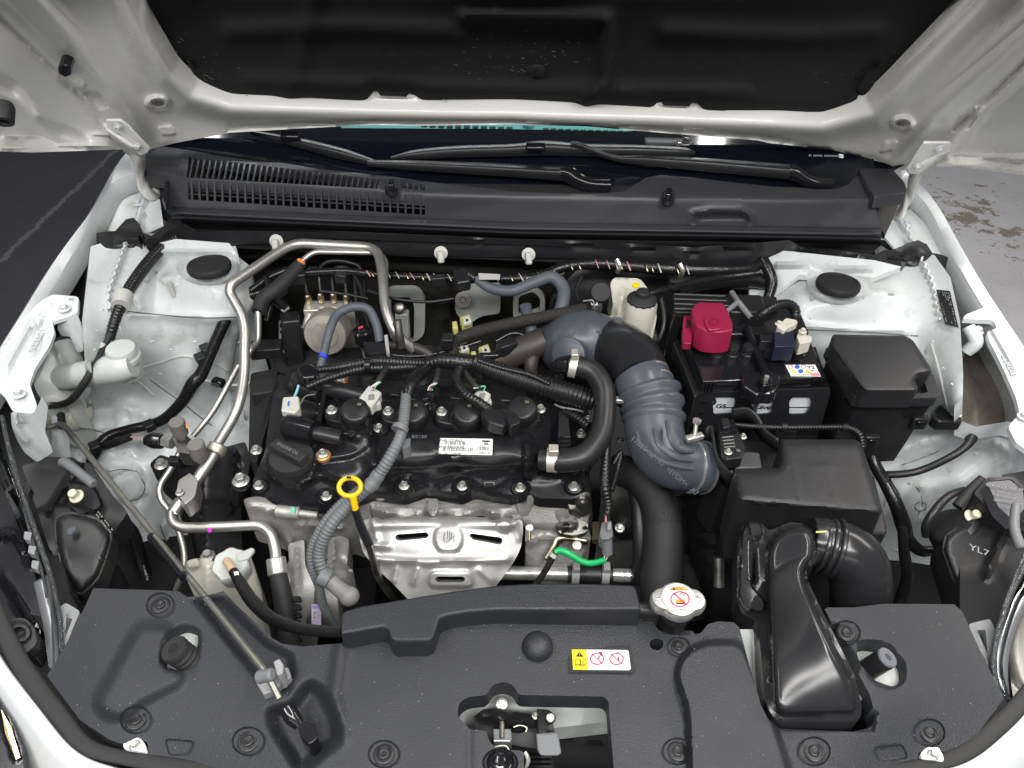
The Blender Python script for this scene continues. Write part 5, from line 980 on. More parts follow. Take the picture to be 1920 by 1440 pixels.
# battery tray front with windows
tr = thing('battery_tray', 'black battery holder with three windows in its front plate', 'battery tray')
fy = bq(.5, 1.0).y-.008
TF = [(1302, 742), (1312, 737), (1556, 729), (1556, 742), (1532, 822), (1500, 880), (1380, 860), (1296, 840)]
wins = [rp([(1336, 752), (1342, 745), (1376, 745), (1379, 752), (1374, 776), (1338, 778)], 5), rp([(1408, 752), (1448, 750), (1450, 756), (1446, 776), (1412, 779)], 5), rp([(1480, 752), (1486, 745), (1520, 745), (1521, 760), (1512, 777), (1480, 778)], 5)]
TC = [Y(1302, 742, fy), Y(1556, 732, fy), Y(1530, 820, fy-.004), Y(1300, 830, fy-.004)]
mb = MB(); mb.relief(TF, TC, step=12, thick=.003, drop=(0, 1, 0), holes=wins, bumps=[]); part(tr, 'front_plate', mb, BLACKP)
mb = MB(); mb.slab([Vector(P(*Y(x, y, fy+.006))) for x, y in ((1320, 738), (1540, 734), (1535, 790), (1318, 790))], (0, .003, 0)); part(tr, 'case_face', mb, mat('white_battery_case', (.62, .66, .70), .4))
mb = MB(); mb.slab([P(1262, 640, .93), P(1272, 634, .93), P(1314, 736, .93), P(1303, 744, .93)], (0, .0, -.22)); part(tr, 'side_plate', mb, BLACKP, bevel=.002)
mb = MB(); mb.slab([P(1524, 650, .93), P(1530, 648, .93), P(1558, 728, .93), P(1550, 732, .93)], (0, .0, -.22)); part(tr, 'side_plate', mb, BLACKP, bevel=.002)
for x, y in ((1320, 753), (1316, 774)):
    piece(tr, 'rivet', 'rivet', lambda mb: mb.lathe([(.5, 0), (.45, .2), (.2, .25)], Vector((0, 0, 0)), n=14), GLOSSB, PY(x, y, fy-.001), (0, -1, 0), .006)
for b_, (x, y) in (('GS', (1352, 762)), ('LEVEL', (1434, 765)), ('W', (1409, 765))):
    text(tr, 'lettering', b_, P(*Y(x, y, fy+.0055)), .0105 if b_ == 'GS' else .0075, INK, (1, .0, -.02), (0, .0, 1), ext=.0003, sx=1.25, bold=.0002)
for x0, x1 in ((1358, 1378), (1480, 1516)): mb = MB(); mb.slab([Vector(P(*Y(x, y, fy+.0055))) for x, y in ((x0, 763), (x1, 763), (x1, 764.4), (x0, 764.4))], (0, -.0005, 0)); part(tr, 'print', mb, INK)
mb = MB(); mb.tube([Vector(P(*Y(x, y, fy+.0052))) for x, y in ((1338, 747), (1341, 753), (1337, 758))], 5, n=8); part(tr, 'print', mb, INK)
# hold-down clamp
hd = thing('battery_clamp', 'black battery hold-down bar with upright zinc threaded stud', 'clamp')
mb = MB(); mb.tube([(1400, 614, .972), (1410, 640, .968), (1428, 680, .966), (1436, 700, .966)], 15, n=8, bend=.004); part(hd, 'bar', mb, GLOSSB)
mb = MB(); mb.slab(rp([(1390, 698), (1418, 696), (1436, 690), (1462, 702), (1464, 712), (1458, 730), (1448, 738), (1432, 736), (1420, 740), (1404, 730), (1392, 722)], 5), (0, -.002, -.02), z=.962); part(hd, 'bridge', mb, GLOSSB, bevel=.003)
mb = MB(); mb.slab(rp([(1426, 704), (1446, 704), (1450, 722), (1430, 724)], 5), (0, 0, -.02), z=.975); part(hd, 'bracket', mb, GLOSSB, bevel=.003)
cs = P(1422, 742, .945); mb = MB(); mb.tube([cs-Vector((0, 0, .004)), cs+Vector((.004, .001, .036))], .0068, n=14, px=False); part(hd, 'stud', mb, STEEL)
mb = MB(); mb.lathe([(.0125, 0), (.0125, .002), (.0085, .0025)], cs, n=24); part(hd, 'washer', mb, STEEL)
mb = MB(); mb.lathe([(.0078, .002), (.0078, .009), (.006, .0095)], cs, n=6); part(hd, 'nut', mb, STEEL, smooth=0)
mb = MB(); mb.tube([cs+Vector((0, 0, -.01)), P(1412, 790, .86), P(1404, 830, .80)], .0065, n=10, px=False); part(hd, 'long_rod', mb, STEEL)
# ================================================================== FUSE BOX
fb = thing('fuse_box', 'black fuse box with stepped lid beside the battery', 'fuse box')
FL = rp([(1560, 630), (1564, 627), (1697, 629), (1712, 638), (1744, 688), (1747, 699), (1718, 704), (1714, 714), (1722, 728), (1718, 736), (1624, 736), (1614, 728), (1556, 648)], 6)
mb = MB(); mb.relief(FL, [(1562, 630, .985), (1700, 631, .985), (1740, 695, .978), (1620, 732, .978), (1720, 732, .976)], step=6, thick=.028, bumps=[('pillow', FL, 9, .006)]); part(fb, 'lid', mb, ABM, smooth=45)
mb = MB(); mb.slab(rp([(1548, 652), (1556, 650), (1610, 740), (1720, 738), (1740, 735), (1730, 706), (1750, 702), (1762, 738), (1755, 746), (1612, 748), (1602, 744)], 3), (0, 0, -.016), z=.960); part(fb, 'lid_rim', mb, ABM, bevel=.002)
mb = MB(); mb.slab(rp([(1555, 655), (1745, 690), (1758, 742), (1612, 746)], 4), (0, .01, -.15), .93, z=.948); part(fb, 'lower_case', mb, BLACKP, bevel=.003)
for x, y, z in ((1596, 735, .94), (1722, 792, .90), (1632, 826, .875)):
    mb = MB(); mb.box(P(x, y, z), (.022, .010, .022)); cl_ = part(fb, 'latch', mb, BLACKP, bevel=.002)
    mb = MB(); mb.box(P(x, y, z)+Vector((0, -.006, .004)), (.012, .004, .008)); part(cl_, 'latch_tongue', mb, GLOSSB, bevel=.001)
mb = MB(); mb.slab(rp([(1752, 764), (1770, 754), (1800, 766), (1806, 790), (1762, 790), (1748, 780)], 4), (0, 0, -.02), z=.90); fm = part(fb, 'mount_foot', mb, BLACKP, bevel=.003)
bolt(fb, (1792, 776, .902), 22); bolt(fb, (1732, 590, .945), 6)
# ================================================================== ENGINE
en = thing('engine', 'four cylinder engine with black plastic valve cover in the middle of the bay', 'engine')
VCO = rp([(512, 742), (530, 706), (548, 692), (600, 682), (700, 690), (800, 700), (1000, 720), (1046, 742), (1096, 750), (1112, 800), (1114, 850), (1100, 896), (1090, 930), (1074, 936), (1010, 934), (990, 922), (960, 930), (930, 926), (890, 918), (868, 930), (840, 926), (800, 916), (760, 930), (735, 928), (700, 922), (660, 936), (636, 948), (612, 950), (590, 944), (540, 946), (486, 930), (472, 914), (478, 890), (496, 850), (502, 806)], 8)
VC = [(486, 914, .834), (545, 930, .836), (612, 936, .836), (690, 916, .838), (758, 918, .838), (867, 916, .838), (975, 918, .838), (1076, 916, .838), (1100, 860, .845), (1100, 780, .855), (715, 893, .850), (850, 888, .852), (985, 885, .852), (712, 872, .884), (850, 868, .886), (985, 866, .886), (715, 815, .890), (850, 812, .892), (990, 818, .890), (1030, 830, .868), (1050, 780, .87), (560, 700, .872), (700, 700, .88), (850, 712, .885), (1000, 730, .882), (540, 780, .868), (505, 860, .852), (560, 905, .858), (640, 890, .862), (650, 790, .876), (620, 840, .872), (690, 850, .874)]
VB = [('line', [(705, 800), (702, 850), (712, 880), (690, 905)], 12, -.010), ('poly', rp([(712, 812), (990, 815), (996, 868), (712, 876)], 8), 10, .006), ('line', [(705, 906), (736, 896), (755, 892), (771, 895), (785, 903), (800, 909), (822, 908), (842, 898), (857, 892), (876, 893), (892, 902), (908, 910), (930, 909), (950, 899), (966, 893), (984, 894), (998, 902), (1060, 900)], 5, .0028), ('line', [(560, 910), (600, 890), (640, 905)], 10, .008), ('poly', ell(545, 868, 46, 36), 12, .012),
      ('poly', rp([(585, 860), (660, 850), (690, 830), (680, 800), (610, 800)], 14), 14, .008), ('line', [(540, 740), (600, 752)], 34, .016), ('line', [(560, 715), (640, 735), (690, 750)], 26, .014), ('line', [(590, 800), (670, 815)], 26, .012), ('poly', rp([(640, 705), (990, 738), (985, 752), (640, 735)], 6), 8, .008), ('line', [(1000, 880), (1060, 890), (1095, 885)], 14, -.01), ('poly', rp([(985, 830), (1010, 850), (1010, 885), (985, 895)], 6), 8, .014)]
for x, y in ((486, 911), (612, 931), (758, 911), (867, 912), (975, 915), (1076, 913), (711, 804), (1089, 814)): VB.append(('poly', ell(x, y, 15, 12), 5, .006))
VBM = mat('gloss_black_cover', (.012, .012, .014), .28, rvar=(11, .2, .42), bump=(240, .10), dust=(420, .75, (.16, .16, .16), .35))
mb = MB(); mb.relief(VCO, VC, step=6, thick=.02, bumps=VB); vcov = part(en, 'valve_cover', mb, VBM, smooth=60)
vt = tps(VC)
def zv(x, y): a, b = np.array([x*1.]), np.array([y*1.]); return float(vt(a, b)[0]+sum(bump(q, a, b)[0] for q in VB))
for x, y in ((486, 911), (612, 931), (758, 911), (867, 912), (975, 915), (1076, 913), (711, 804), (1089, 814)): bolt(en, (x, y, zv(x, y)), 21)
for x, y, d in ((640, 713, 27), (606, 855, 29)):
    c = P(x, y, zv(x, y)+.004); piece(en, 'copper_washer', 'cwash', lambda mb: mb.lathe([(.5, -.12), (.5, .1), (.44, .16), (.2, .16)], Vector((0, 0, 0)), n=26), COPPER, c, size=d*m2px(c)); bolt(en, c+Vector((0, 0, .004)), d*.72)
# engine label
ez = max(zv(x, y) for x in (824, 850, 875, 900, 924) for y in (823, 838, 853))+.0006
def eq(u, v): a, b, c, d = np.array((826, 822.5)), np.array((924, 824)), np.array((923, 854.5)), np.array((822, 852)); return tuple((a*(1-u)+b*u)*(1-v)+(d*(1-u)+c*u)*v)
el_ = flat(en, 'serial_label', [eq(0, 0), eq(1, 0), eq(1, 1), eq(0, 1)], LABELW, z=ez, lift=.0012)
def epr(u0, v0, u1, v1, m=GREYINK): flat(el_, 'print', [eq(u0, v0), eq(u1, v0), eq(u1, v1), eq(u0, v1)], m, z=ez, lift=.0018)
random.seed(3)
for (u, ue, v0, v1) in ((.08, .48, .20, .42), (.07, .62, .60, .82), (.72, .93, .48, .72)):
    while u < ue:
        w = random.choice((.008, .012, .02)); epr(u, v0, u+w, v1); u += w+random.choice((.008, .012, .018))
epr(.80, .12, .95, .40, INK)
xd, yd = P(*eq(1, 0), ez)-P(*eq(0, 0), ez), Vector((0, 1, 0))
text(el_, 'lettering', '569', P(*eq(.875, .265), ez+.0024), .0078, LABELW, xd, yd, ext=.0003, bold=.0003)
for b_, u, v, s_ in (('2NR CT-RKS', .20, .10, .0058), ('2NR5B02650', .22, .51, .0066), ('02.11.2011-19.02.38', .20, .92, .0038), ('6601 D', .86, .83, .0052)):
    text(el_, 'lettering', b_, P(*eq(u, v), ez+.0022), s_, GREYINK, xd, yd, ext=.0002)
text(en, 'moulded_lettering', 'BZ150', (786, 819, ez), .008, GREYP, xd, yd, ext=.0004)
# oil filler cap
oc = thing('oil_filler_cap', 'round black oil filler cap with raised grip bar on the valve cover', 'cap')
c = P(546, 856, .893); u = m2px(c)
mb = MB(); mb.lathe([(38*u, -.026), (38*u, -.012), (41*u, -.011), (41*u, 0), (40*u, .0015), (36*u, .002)], c, (0, -.04, 1), n=44, fn=lambda t: 1-.012*(math.cos(22*t) > .3)); part(oc, 'disc', mb, MATTEB, smooth=30)
ga, gb = P(514, 838, .896), P(572, 868, .896); t = (gb-ga).normalized(); s = Vector((-t.y, t.x, 0))*.0085
mb = MB(); mb.slab([ga-s+Vector((0, 0, .012)), gb-s+Vector((0, 0, .012)), gb+s+Vector((0, 0, .012)), ga+s+Vector((0, 0, .012))], (0, 0, -.014), 1.08); gp = part(oc, 'grip_bar', mb, MATTEB, bevel=.0025)
text(gp, 'moulded_lettering', 'ENGINE OIL', (ga+gb)/2+Vector((0, 0, .0122)), .0072, GREYP, t, Vector((-t.y, t.x, 0)), ext=.0003)
# bracket and solenoid on the left of the cover
sv = thing('cam_solenoid', 'black cylindrical solenoid valve with white plug left of the first coil', 'solenoid')
mb = MB(); mb.tube([(538, 800, .905), (548, 802, .906), (590, 812, .908)], [46, 50, 48], n=28); part(sv, 'coil_can', mb, GLOSSB, bevel=.003)
mb = MB(); mb.tube([(588, 811, .904), (640, 822, .90)], 30, n=20); part(sv, 'nose', mb, BLACKP)
mb = MB(); mb.slab(rp([(528, 776), (552, 774), (556, 788), (534, 794)], 3), (0, 0, -.02), z=.915); part(sv, 'socket', mb, GLOSSB, bevel=.002)
mb = MB(); mb.slab(rp([(530, 744), (560, 742), (562, 764), (552, 774), (527, 770)], 3), (0, 0, -.018), z=.925); wp = part(sv, 'plug', mb, OFFW, bevel=.002)
mb = MB(); mb.slab([(540, 752), (543, 752), (542, 760), (539, 760)], (0, 0, -.002), z=.9265); part(wp, 'plug_slot', mb, BLUEINK)
mb = MB(); mb.tube([(552, 744, .922), (556, 735, .925), (560, 722, .93)], 5, n=8); part(sv, 'wire', mb, BLUEW)
mb = MB(); mb.tube([(562, 760, .915), (572, 742, .912), (598, 738, .905), (606, 728, .90)], 3, n=8, bend=.006); part(sv, 'wire_clip', mb, STEEL)
mb = MB(); mb.tube([(560, 706, .90), (566, 728, .905)], 30, n=14); mb.tube([(608, 726, .90), (690, 746, .90)], 34, n=14); mb.tube([(548, 724, .898), (600, 742, .90)], 26, n=14); part(en, 'cast_ribs', mb, VBM)
mb = MB(); mb.tube([(658, 822, .88), (659, 812, .90)], [17, 15], n=16); part(en, 'vent_stub', mb, GLOSSB)
mb = MB(); mb.relief([(606, 730), (612, 736), (598, 806), (590, 800)], [(608, 732, .905), (600, 800, .90), (596, 770, .905)], step=8, thick=.02); part(en, 'cast_rib_wall', mb, VBM)
# ignition coils
def coil(x, y, label, conn, m, flip=False):
    k = thing('ignition_coil', label, 'ignition coil', 'ignition coils in a row on the valve cover')
    c = P(x, y+24, .895); u = m2px(c); r = 29*u
    mb = MB(); mb.lathe([(r*.96, -.03), (r*.96, .004), (r*1.04, .006), (r*1.04, .012), (r*.98, .014)], c, n=32); part(k, 'collar', mb, MATTEB)
    mb = MB(); mb.lathe([(r*.98, .010), (r*.98, .024), (r*.95, .029), (r*.88, .0325), (r*.74, .034), (r*.1, .035)], c, (.10 if not flip else -.12, -.20, 1), n=32); hd_ = part(k, 'head', mb, BLACKP, smooth=50)
    q = P(x+6, y-10, .933); flat(hd_, 'code_mark', [q+Vector((a*.0028, b*.0028, 0)) for a, b in ((-1, -1), (1, -1), (1, 1), (-1, 1))], mat('faded_print', (.12, .11, .08), .6) if 'faded_print' not in bpy.data.materials else bpy.data.materials['faded_print'], lift=.0004)
    bx = x-46 if not flip else x+31; by = y+2 if not flip else y+4
    mb = MB(); mb.slab(rp([(bx-14, by+6), (bx-8, by-8), (bx+10, by-8), (x-(14 if not flip else -14), y+4), (x-(14 if not flip else -14), y+26), (bx+4, by+20), (bx-10, by+16)], 5), (0, 0, -.012), z=.905); part(k, 'mount_ear', mb, BLACKP, bevel=.002)
    bolt(k, (bx, by, .9055), 21)
    mb = MB(); mb.slab(rp(conn, 3), (0, 0, -.016), z=.928); pl = part(k, 'plug', mb, m, bevel=.002)
    cx, cy = np.mean([p[0] for p in conn]), np.mean([p[1] for p in conn])
    mb = MB(); mb.slab([(cx-5, cy-5), (cx+5, cy-6), (cx+4, cy+3), (cx-6, cy+4)], (0, 0, -.003), z=.9305); part(pl, 'plug_latch', mb, m if m is not OFFW else GREYINK, bevel=.001)
    mb = MB(); mb.slab([(cx-13, cy+9), (cx+15, cy+2), (cx+18, cy+12), (cx-8, cy+20)], (0, 0, -.014), z=.922); part(pl, 'plug_skirt', mb, m, bevel=.002)
    return k
coil(668, 768, 'ignition coil with white plug nearest the solenoid', [(673, 746), (692, 722), (716, 736), (706, 752), (696, 764)], OFFW)
coil(774, 770, 'ignition coil behind the grey conduit with black plug', [(780, 742), (796, 726), (818, 738), (806, 756), (792, 760)], GLOSSB)
coil(874, 771, 'third ignition coil from the solenoid with small white plug', [(888, 738), (902, 727), (921, 738), (914, 752), (898, 752)], OFFW)
coil(982, 764, 'rightmost ignition coil with large black plug on its left', [(920, 768), (950, 764), (972, 778), (958, 794), (930, 792)], BLACKP, True)
for a, b, c_ in (((700, 728), (712, 710), (724, 690)), ((808, 728), (818, 712), (822, 692)), ((905, 728), (890, 722), (866, 690))):
    w = solo('coil_wire', 'thin wire bundle from the ignition coil plug at the '+('left' if a[0] < 750 else 'middle' if a[0] < 850 else 'right')+' up to the harness', 'wire', MB().tube([(*a, .932), (*b, .94), (*c_, .935)], [9, 11, 12], n=10), MATTEB)
    for k, m in enumerate((WHITEW, PINKW, LIMEM)):
        mb = MB(); mb.tube([(a[0]-6+4*k, a[1]+4, .93), (a[0]-2+3*k, a[1]-4, .936), (b[0]-2+2*k, b[1]+6, .941)], 2.6, n=6); part(w, 'strand', mb, m)
# ------------------------------------------------------------------ castings
mb = MB(); mb.box(Vector((-.11, .86, .56)), (.48, .26, .38)); part(en, 'block', mb, mat('dark_engine_block', (.03, .03, .03), .6), bevel=.01)
HC = rp([(455, 936), (480, 930), (560, 946), (640, 950), (690, 930), (700, 985), (680, 1010), (660, 1000), (640, 1010), (560, 1010), (520, 990), (470, 975)], 8)
mb = MB(); mb.relief(HC, [(460, 940, .815), (560, 950, .815), (690, 940, .81), (690, 990, .765), (600, 1005, .745), (480, 970, .785)], step=6, thick=.05, bumps=[('line', [(470, 950), (560, 965), (640, 962)], 16, .008), ('line', [(560, 985), (640, 990)], 10, .01), ('line', [(500, 960), (540, 1000)], 10, .008), ('poly', ell(590, 985, 14, 10), 6, .01)]); part(en, 'timing_case', mb, CAST, smooth=50)
mb = MB(); mb.tube([(520, 958, .815), (562, 962, .815)], 24, n=18); mb.tube([(560, 962, .815), (595, 966, .812)], 14, n=14); mb.tube([(516, 957, .816), (522, 958, .816)], 14, n=6); part(en, 'sensor_boss', mb, CAST)
flat(en, 'paint_mark', ell(549, 956, 4, 6, 12), LIMEM, z=.8265)
MG = rp([(690, 934), (760, 928), (860, 934), (980, 936), (1050, 936), (1062, 960), (1050, 985), (985, 980), (965, 958), (930, 972), (905, 956), (860, 968), (800, 962), (740, 972), (700, 968)], 8)
mb = MB(); mb.relief(MG, [(700, 940, .812), (1040, 940, .812), (700, 968, .79), (850, 966, .79), (1040, 980, .785)], step=6, thick=.012, bumps=[('line', [(700, 955), (760, 968), (800, 958), (860, 966), (905, 954), (940, 966)], 10, .006), ('polyin', rp([(700, 936), (970, 938), (960, 955), (700, 956)], 6), 10, -.006)]); part(en, 'exhaust_flange', mb, CAST, smooth=50)
mb = MB(); mb.slab(rp([(803, 934), (821, 934), (823, 950), (818, 960), (806, 960), (801, 950)], 4), (0, -.003, -.004), z=.818); part(en, 'flange_tab', mb, STEEL, bevel=.001); mb = MB(); mb.tube([(812, 956, .818), (813, 966, .812)], 11, n=12); part(en, 'stud', mb, STEEL)
for (x, y, z) in ((982, 940, .818), (1062, 966, .80)):
    o = rp([(x-20, y-10), (x+22, y-12), (x+14, y+6), (x+8, y+24), (x-8, y+24), (x-12, y+6)], 4)
    mb = MB(); mb.relief(o, [(x, y, z), (x+10, y, z), (x, y+20, z-.018)], step=6, thick=.014, holes=[ell(x, y, 7, 6)]); part(en, 'lifting_eye', mb, CAST, smooth=40)
# right-hand end of the head
mb = MB(); mb.relief(rp([(1000, 936), (1090, 930), (1108, 950), (1100, 985), (1110, 1010), (1080, 1060), (1020, 1060), (985, 1040), (985, 980)], 8), [(1010, 940, .80), (1090, 940, .80), (1100, 1000, .755), (1000, 1030, .735), (1060, 1055, .715)], step=6, thick=.05, bumps=[('dome', (1070, 985, 26, 16), 0, .02), ('line', [(990, 1020), (1020, 1010), (1100, 1018)], 8, .01), ('poly', ell(1090, 950, 14, 10), 6, .012)]); part(en, 'cylinder_head_end', mb, CAST, smooth=50)
mb = MB(); mb.relief(rp([(1046, 975), (1080, 970), (1104, 982), (1100, 998), (1076, 1004), (1050, 1000), (1040, 988)], 6), [(1050, 980, .785), (1100, 985, .785), (1060, 1002, .778)], step=5, thick=.008, holes=[ell(1097, 990, 5, 4), ell(1062, 984, 7, 5)], bumps=[('dome', (1064, 986, 18, 11), 0, .01)]); part(en, 'water_outlet', mb, DULLST, smooth=50)
mb = MB(); mb.loft([[(1020, 1048, .74), (1034, 1020, .755), (1050, 1006, .765), (1102, 1012, .765)], [(1028, 1054, .735), (1044, 1030, .75), (1056, 1018, .755), (1102, 1022, .757)]], 30); part(en, 'wire_bracket', mb, BRONZE, solid=.003)
bolt(en, (1082, 1023, .763), 19, (0, -.6, 1)); 
mb = MB(); mb.relief(rp([(1062, 940), (1080, 925), (1104, 922), (1112, 950), (1096, 960), (1070, 956)], 5), [(1070, 940, .822), (1105, 930, .822), (1090, 958, .81)], step=6, thick=.012, bumps=[('dome', (1092, 942, 14, 10), 0, .014)]); part(en, 'thermostat_bracket', mb, DULLST, smooth=50)
mb = MB(); mb.slab([(1110, 978), (1124, 978), (1122, 1012), (1112, 1012)], (0, 0, -.01), z=.76); part(en, 'tab_plate', mb, BRONZE)
bolt(en, (1162, 990, .77), 19, (0, -.4, 1)); bolt(en, (1090, 932, .828), 14)
bolt(en, (1163, 825, .82), 14, m=DULLST)
# engine mount area on the left
mb = MB(); mb.relief(rp([(280, 870), (300, 852), (330, 862), (460, 828), (470, 860), (452, 960), (455, 1050), (440, 1080), (370, 1060), (352, 980), (330, 930), (300, 905)], 6), [(300, 870, .72), (450, 840, .75), (440, 960, .70), (400, 1060, .62), (340, 960, .66)], step=9, thick=.03, bumps=[('line', [(372, 900), (380, 1050)], 14, .015), ('line', [(440, 850), (430, 960)], 10, .02), ('line', [(370, 930), (430, 935)], 6, .01)]); mt_ = thing('engine_mount', 'black engine mount bracket bolted to the left apron', 'bracket'); part(mt_, 'bracket', mb, BLACKP, smooth=50)
for p, d in (((303, 872, .735), 26), ((390, 1043, .64), 27), ((452, 902, .80), 32), ((481, 845, .83), 22)): bolt(mt_, p, d)
mb = MB(); mb.tube([(452, 906, .795), (450, 935, .74)], [34, 36], n=20); part(mt_, 'mount_bush', mb, BLACKP)
mb = MB(); mb.relief(rp([(470, 700), (520, 690), (516, 740), (500, 800), (480, 870), (466, 860), (468, 760)], 6), [(480, 705, .80), (515, 700, .83), (480, 860, .80), (495, 800, .82)], step=10, thick=.08); part(mt_, 'side_cover', mb, MATTEB)
mb = MB(); mb.slab(rp([(466, 715), (530, 700), (535, 730), (470, 740)], 4), (0, 0, -.06), z=.83); part(mt_, 'dark_box', mb, MATTEB, bevel=.003)
# ================================================================== HEAT SHIELD
hs = thing('exhaust_heat_shield', 'silver pressed steel heat shield over the exhaust manifold', 'heat shield')
HO_ = rp([(672, 1000), (680, 974), (702, 973), (712, 978), (737, 972), (840, 971), (914, 973), (922, 979), (940, 975), (980, 974), (981, 996), (978, 1024), (966, 1050), (946, 1078), (926, 1104), (912, 1130), (770, 1130), (752, 1110), (728, 1086), (702, 1062), (680, 1036)], 12)
sl = [rp([(741, 1006), (745, 1002), (800, 998), (804, 1003), (801, 1009), (748, 1014), (742, 1011)], 4), rp([(879, 1004), (884, 1000), (940, 1008), (943, 1015), (938, 1021), (886, 1012)], 4), rp([(815, 1085), (820, 1081), (868, 1081), (873, 1086), (868, 1092), (820, 1092)], 4)]
HB = [('line', [(705, 1049), (800, 1054), (950, 1049)], 12, .005), ('line', [(672, 1000), (700, 985), (800, 982), (960, 984)], 14, .004), ('poly', rp([(822, 992), (858, 990), (864, 1010), (856, 1030), (826, 1030), (818, 1012)], 8), 9, .004), ('line', [(690, 1022), (728, 1024)], 10, .005), ('line', [(744, 1063), (738, 1090)], 10, .004), ('line', [(782, 1066), (774, 1092)], 10, .004), ('line', [(900, 1068), (922, 1088)], 13, .004), ('line', [(700, 975), (706, 1010)], 10, .004), ('poly', rp([(808, 1074), (880, 1074), (886, 1098), (806, 1098)], 10), 6, .004), ('poly', ell(945, 985, 10, 8), 8, .004), ('line', [(965, 980), (972, 1010)], 10, .003)]
mb = MB(); mb.relief(HO_, [(690, 976, .808), (970, 976, .808), (840, 976, .814), (675, 1010, .788), (978, 1010, .788), (840, 1020, .806), (840, 1055, .792), (720, 1070, .762), (945, 1070, .762), (840, 1120, .752), (700, 1045, .775), (960, 1045, .775)], step=5, thick=.02, holes=sl, bumps=HB, drop=(0, .7, -.7)); part(hs, 'shield', mb, SHIELD, smooth=60)
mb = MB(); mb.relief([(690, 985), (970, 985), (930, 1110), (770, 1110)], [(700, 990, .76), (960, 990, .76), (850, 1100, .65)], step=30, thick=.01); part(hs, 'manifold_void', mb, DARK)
hz = .79
for pts in ([(834, 998), (832, 1012), (838, 1020)], [(839, 995), (839, 1010)], [(843, 995), (843, 1010)], [(847, 998), (846, 1012)], [(832, 1022), (852, 1004)], [(834, 1024), (854, 1024)], [(850, 1008), (854, 1024)]):
    mb = MB(); mb.tube([Vector(PY(x, y, P(840, 1010, .808).y-.008)) for x, y in pts], 1.8, n=6); part(hs, 'stamped_hand_mark', mb, SHIELD)
for x, y, z in ((946, 988, .80), (993, 990, .80)):
    c = P(x, y, z); mb = MB(); mb.tube([c, c+Vector((0, -.012, -.012))], .005, n=10, px=False); st = part(hs, 'stud', mb, BRONZE); bolt(hs, c, 16, (0, -.6, .8), m=STEEL)
flat(hs, 'bright_tab', [(961, 965), (976, 965), (976, 972), (961, 972)], STEEL, z=.812)
# ================================================================== DIPSTICK
ds = thing('dipstick', 'yellow ring oil dipstick in front of the valve cover', 'dipstick')
c = P(656, 913, .90); u = m2px(c); nrm = Vector((0, -.55, .83)); ux = Vector((1, 0, .0)); uy = nrm.cross(ux)
mb = MB(); ringp = [c+ux*(20.5*u*math.cos(t))+uy*(17*u*math.sin(t)) for t in np.linspace(0, 2*math.pi, 33)]
mb.tube(ringp, 9.5, n=12, cap=False); part(ds, 'ring_handle', mb, DIPY)
mb = MB(); mb.tube([(662, 930, .893), (664, 942, .885), (667, 956, .874)], [15, 13, 13], n=14); part(ds, 'stem', mb, DIPY)
mb = MB(); mb.tube([(666, 955, .876), (676, 985, .85), (692, 1020, .82)], [15, 17, 19], n=14); part(ds, 'sleeve', mb, BLACKP)
mb = MB(); mb.tube([(690, 1016, .822), (700, 1050, .79), (712, 1085, .75), (745, 1130, .68)], [14, 14, 15, 15], n=14); part(ds, 'tube', mb, DULLST)
flat(ds, 'print', [(650, 893), (658, 893), (658, 897), (650, 897)], INK, z=.914)
# ================================================================== ALTERNATOR
al = thing('alternator', 'cast aluminium alternator with slotted case low at the front of the engine', 'alternator')
mb = MB(); mb.tube([(548, 1110, .62), (575, 1112, .62), (650, 1112, .62)], [150, 156, 150], n=40); part(al, 'case', mb, CAST, bevel=.004)
for k in range(6):
    mb = MB(); mb.slab(rp([(548, 1118+k*15), (564, 1118+k*15), (566, 1127+k*15), (550, 1128+k*15)], 3), (0, 0, -.004), z=.716-.0095*k); part(al, 'vent_slot', mb, DARK)
mb = MB(); mb.relief(rp([(540, 1020), (570, 1012), (572, 1060), (590, 1100), (584, 1190), (552, 1190), (545, 1100)], 5), [(550, 1020, .74), (570, 1060, .73), (560, 1110, .71), (570, 1180, .66)], step=7, thick=.05, bumps=[('line', [(556, 1025), (560, 1100)], 10, .006)]); part(al, 'front_bracket', mb, CAST, smooth=50)
mb = MB(); mb.relief(rp([(616, 1010), (640, 1004), (655, 1012), (650, 1060), (664, 1070), (640, 1090), (612, 1090)], 5), [(620, 1012, .76), (650, 1010, .76), (630, 1080, .71)], step=7, thick=.05, bumps=[('line', [(628, 1012), (624, 1080)], 8, .008), ('line', [(640, 1050), (660, 1072)], 8, .006)]); part(al, 'rear_bracket', mb, CAST, smooth=50)
mb = MB(); mb.slab(rp([(584, 1132), (602, 1134), (602, 1172), (584, 1170)], 2), (0, 0, -.003), z=.700); part(al, 'rating_label', mb, mat('lilac_label', (.36, .30, .46), .5))
flat(al, 'print', [(586, 1144), (594, 1144), (594, 1162), (586, 1162)], LABELW, z=.7012)
for k in range(7): flat(al, 'print', [(586.5, 1145+2.4*k), (593.5, 1145+2.4*k), (593.5, 1146.2+2.4*k), (586.5, 1146.2+2.4*k)], INK, z=.7018)
text(al, 'lettering', 'LYZ', P(594, 1138, .7012), .006, BLUEINK, (1, 0, 0), (0, 1, 0), ext=.0002)
mb = MB(); mb.relief(rp([(648, 1070), (700, 1062), (706, 1100), (700, 1150), (650, 1140)], 8), [(655, 1075, .70), (700, 1070, .70), (690, 1140, .64)], step=8, thick=.04); part(al, 'rear_cover', mb, BLACKP, smooth=50)
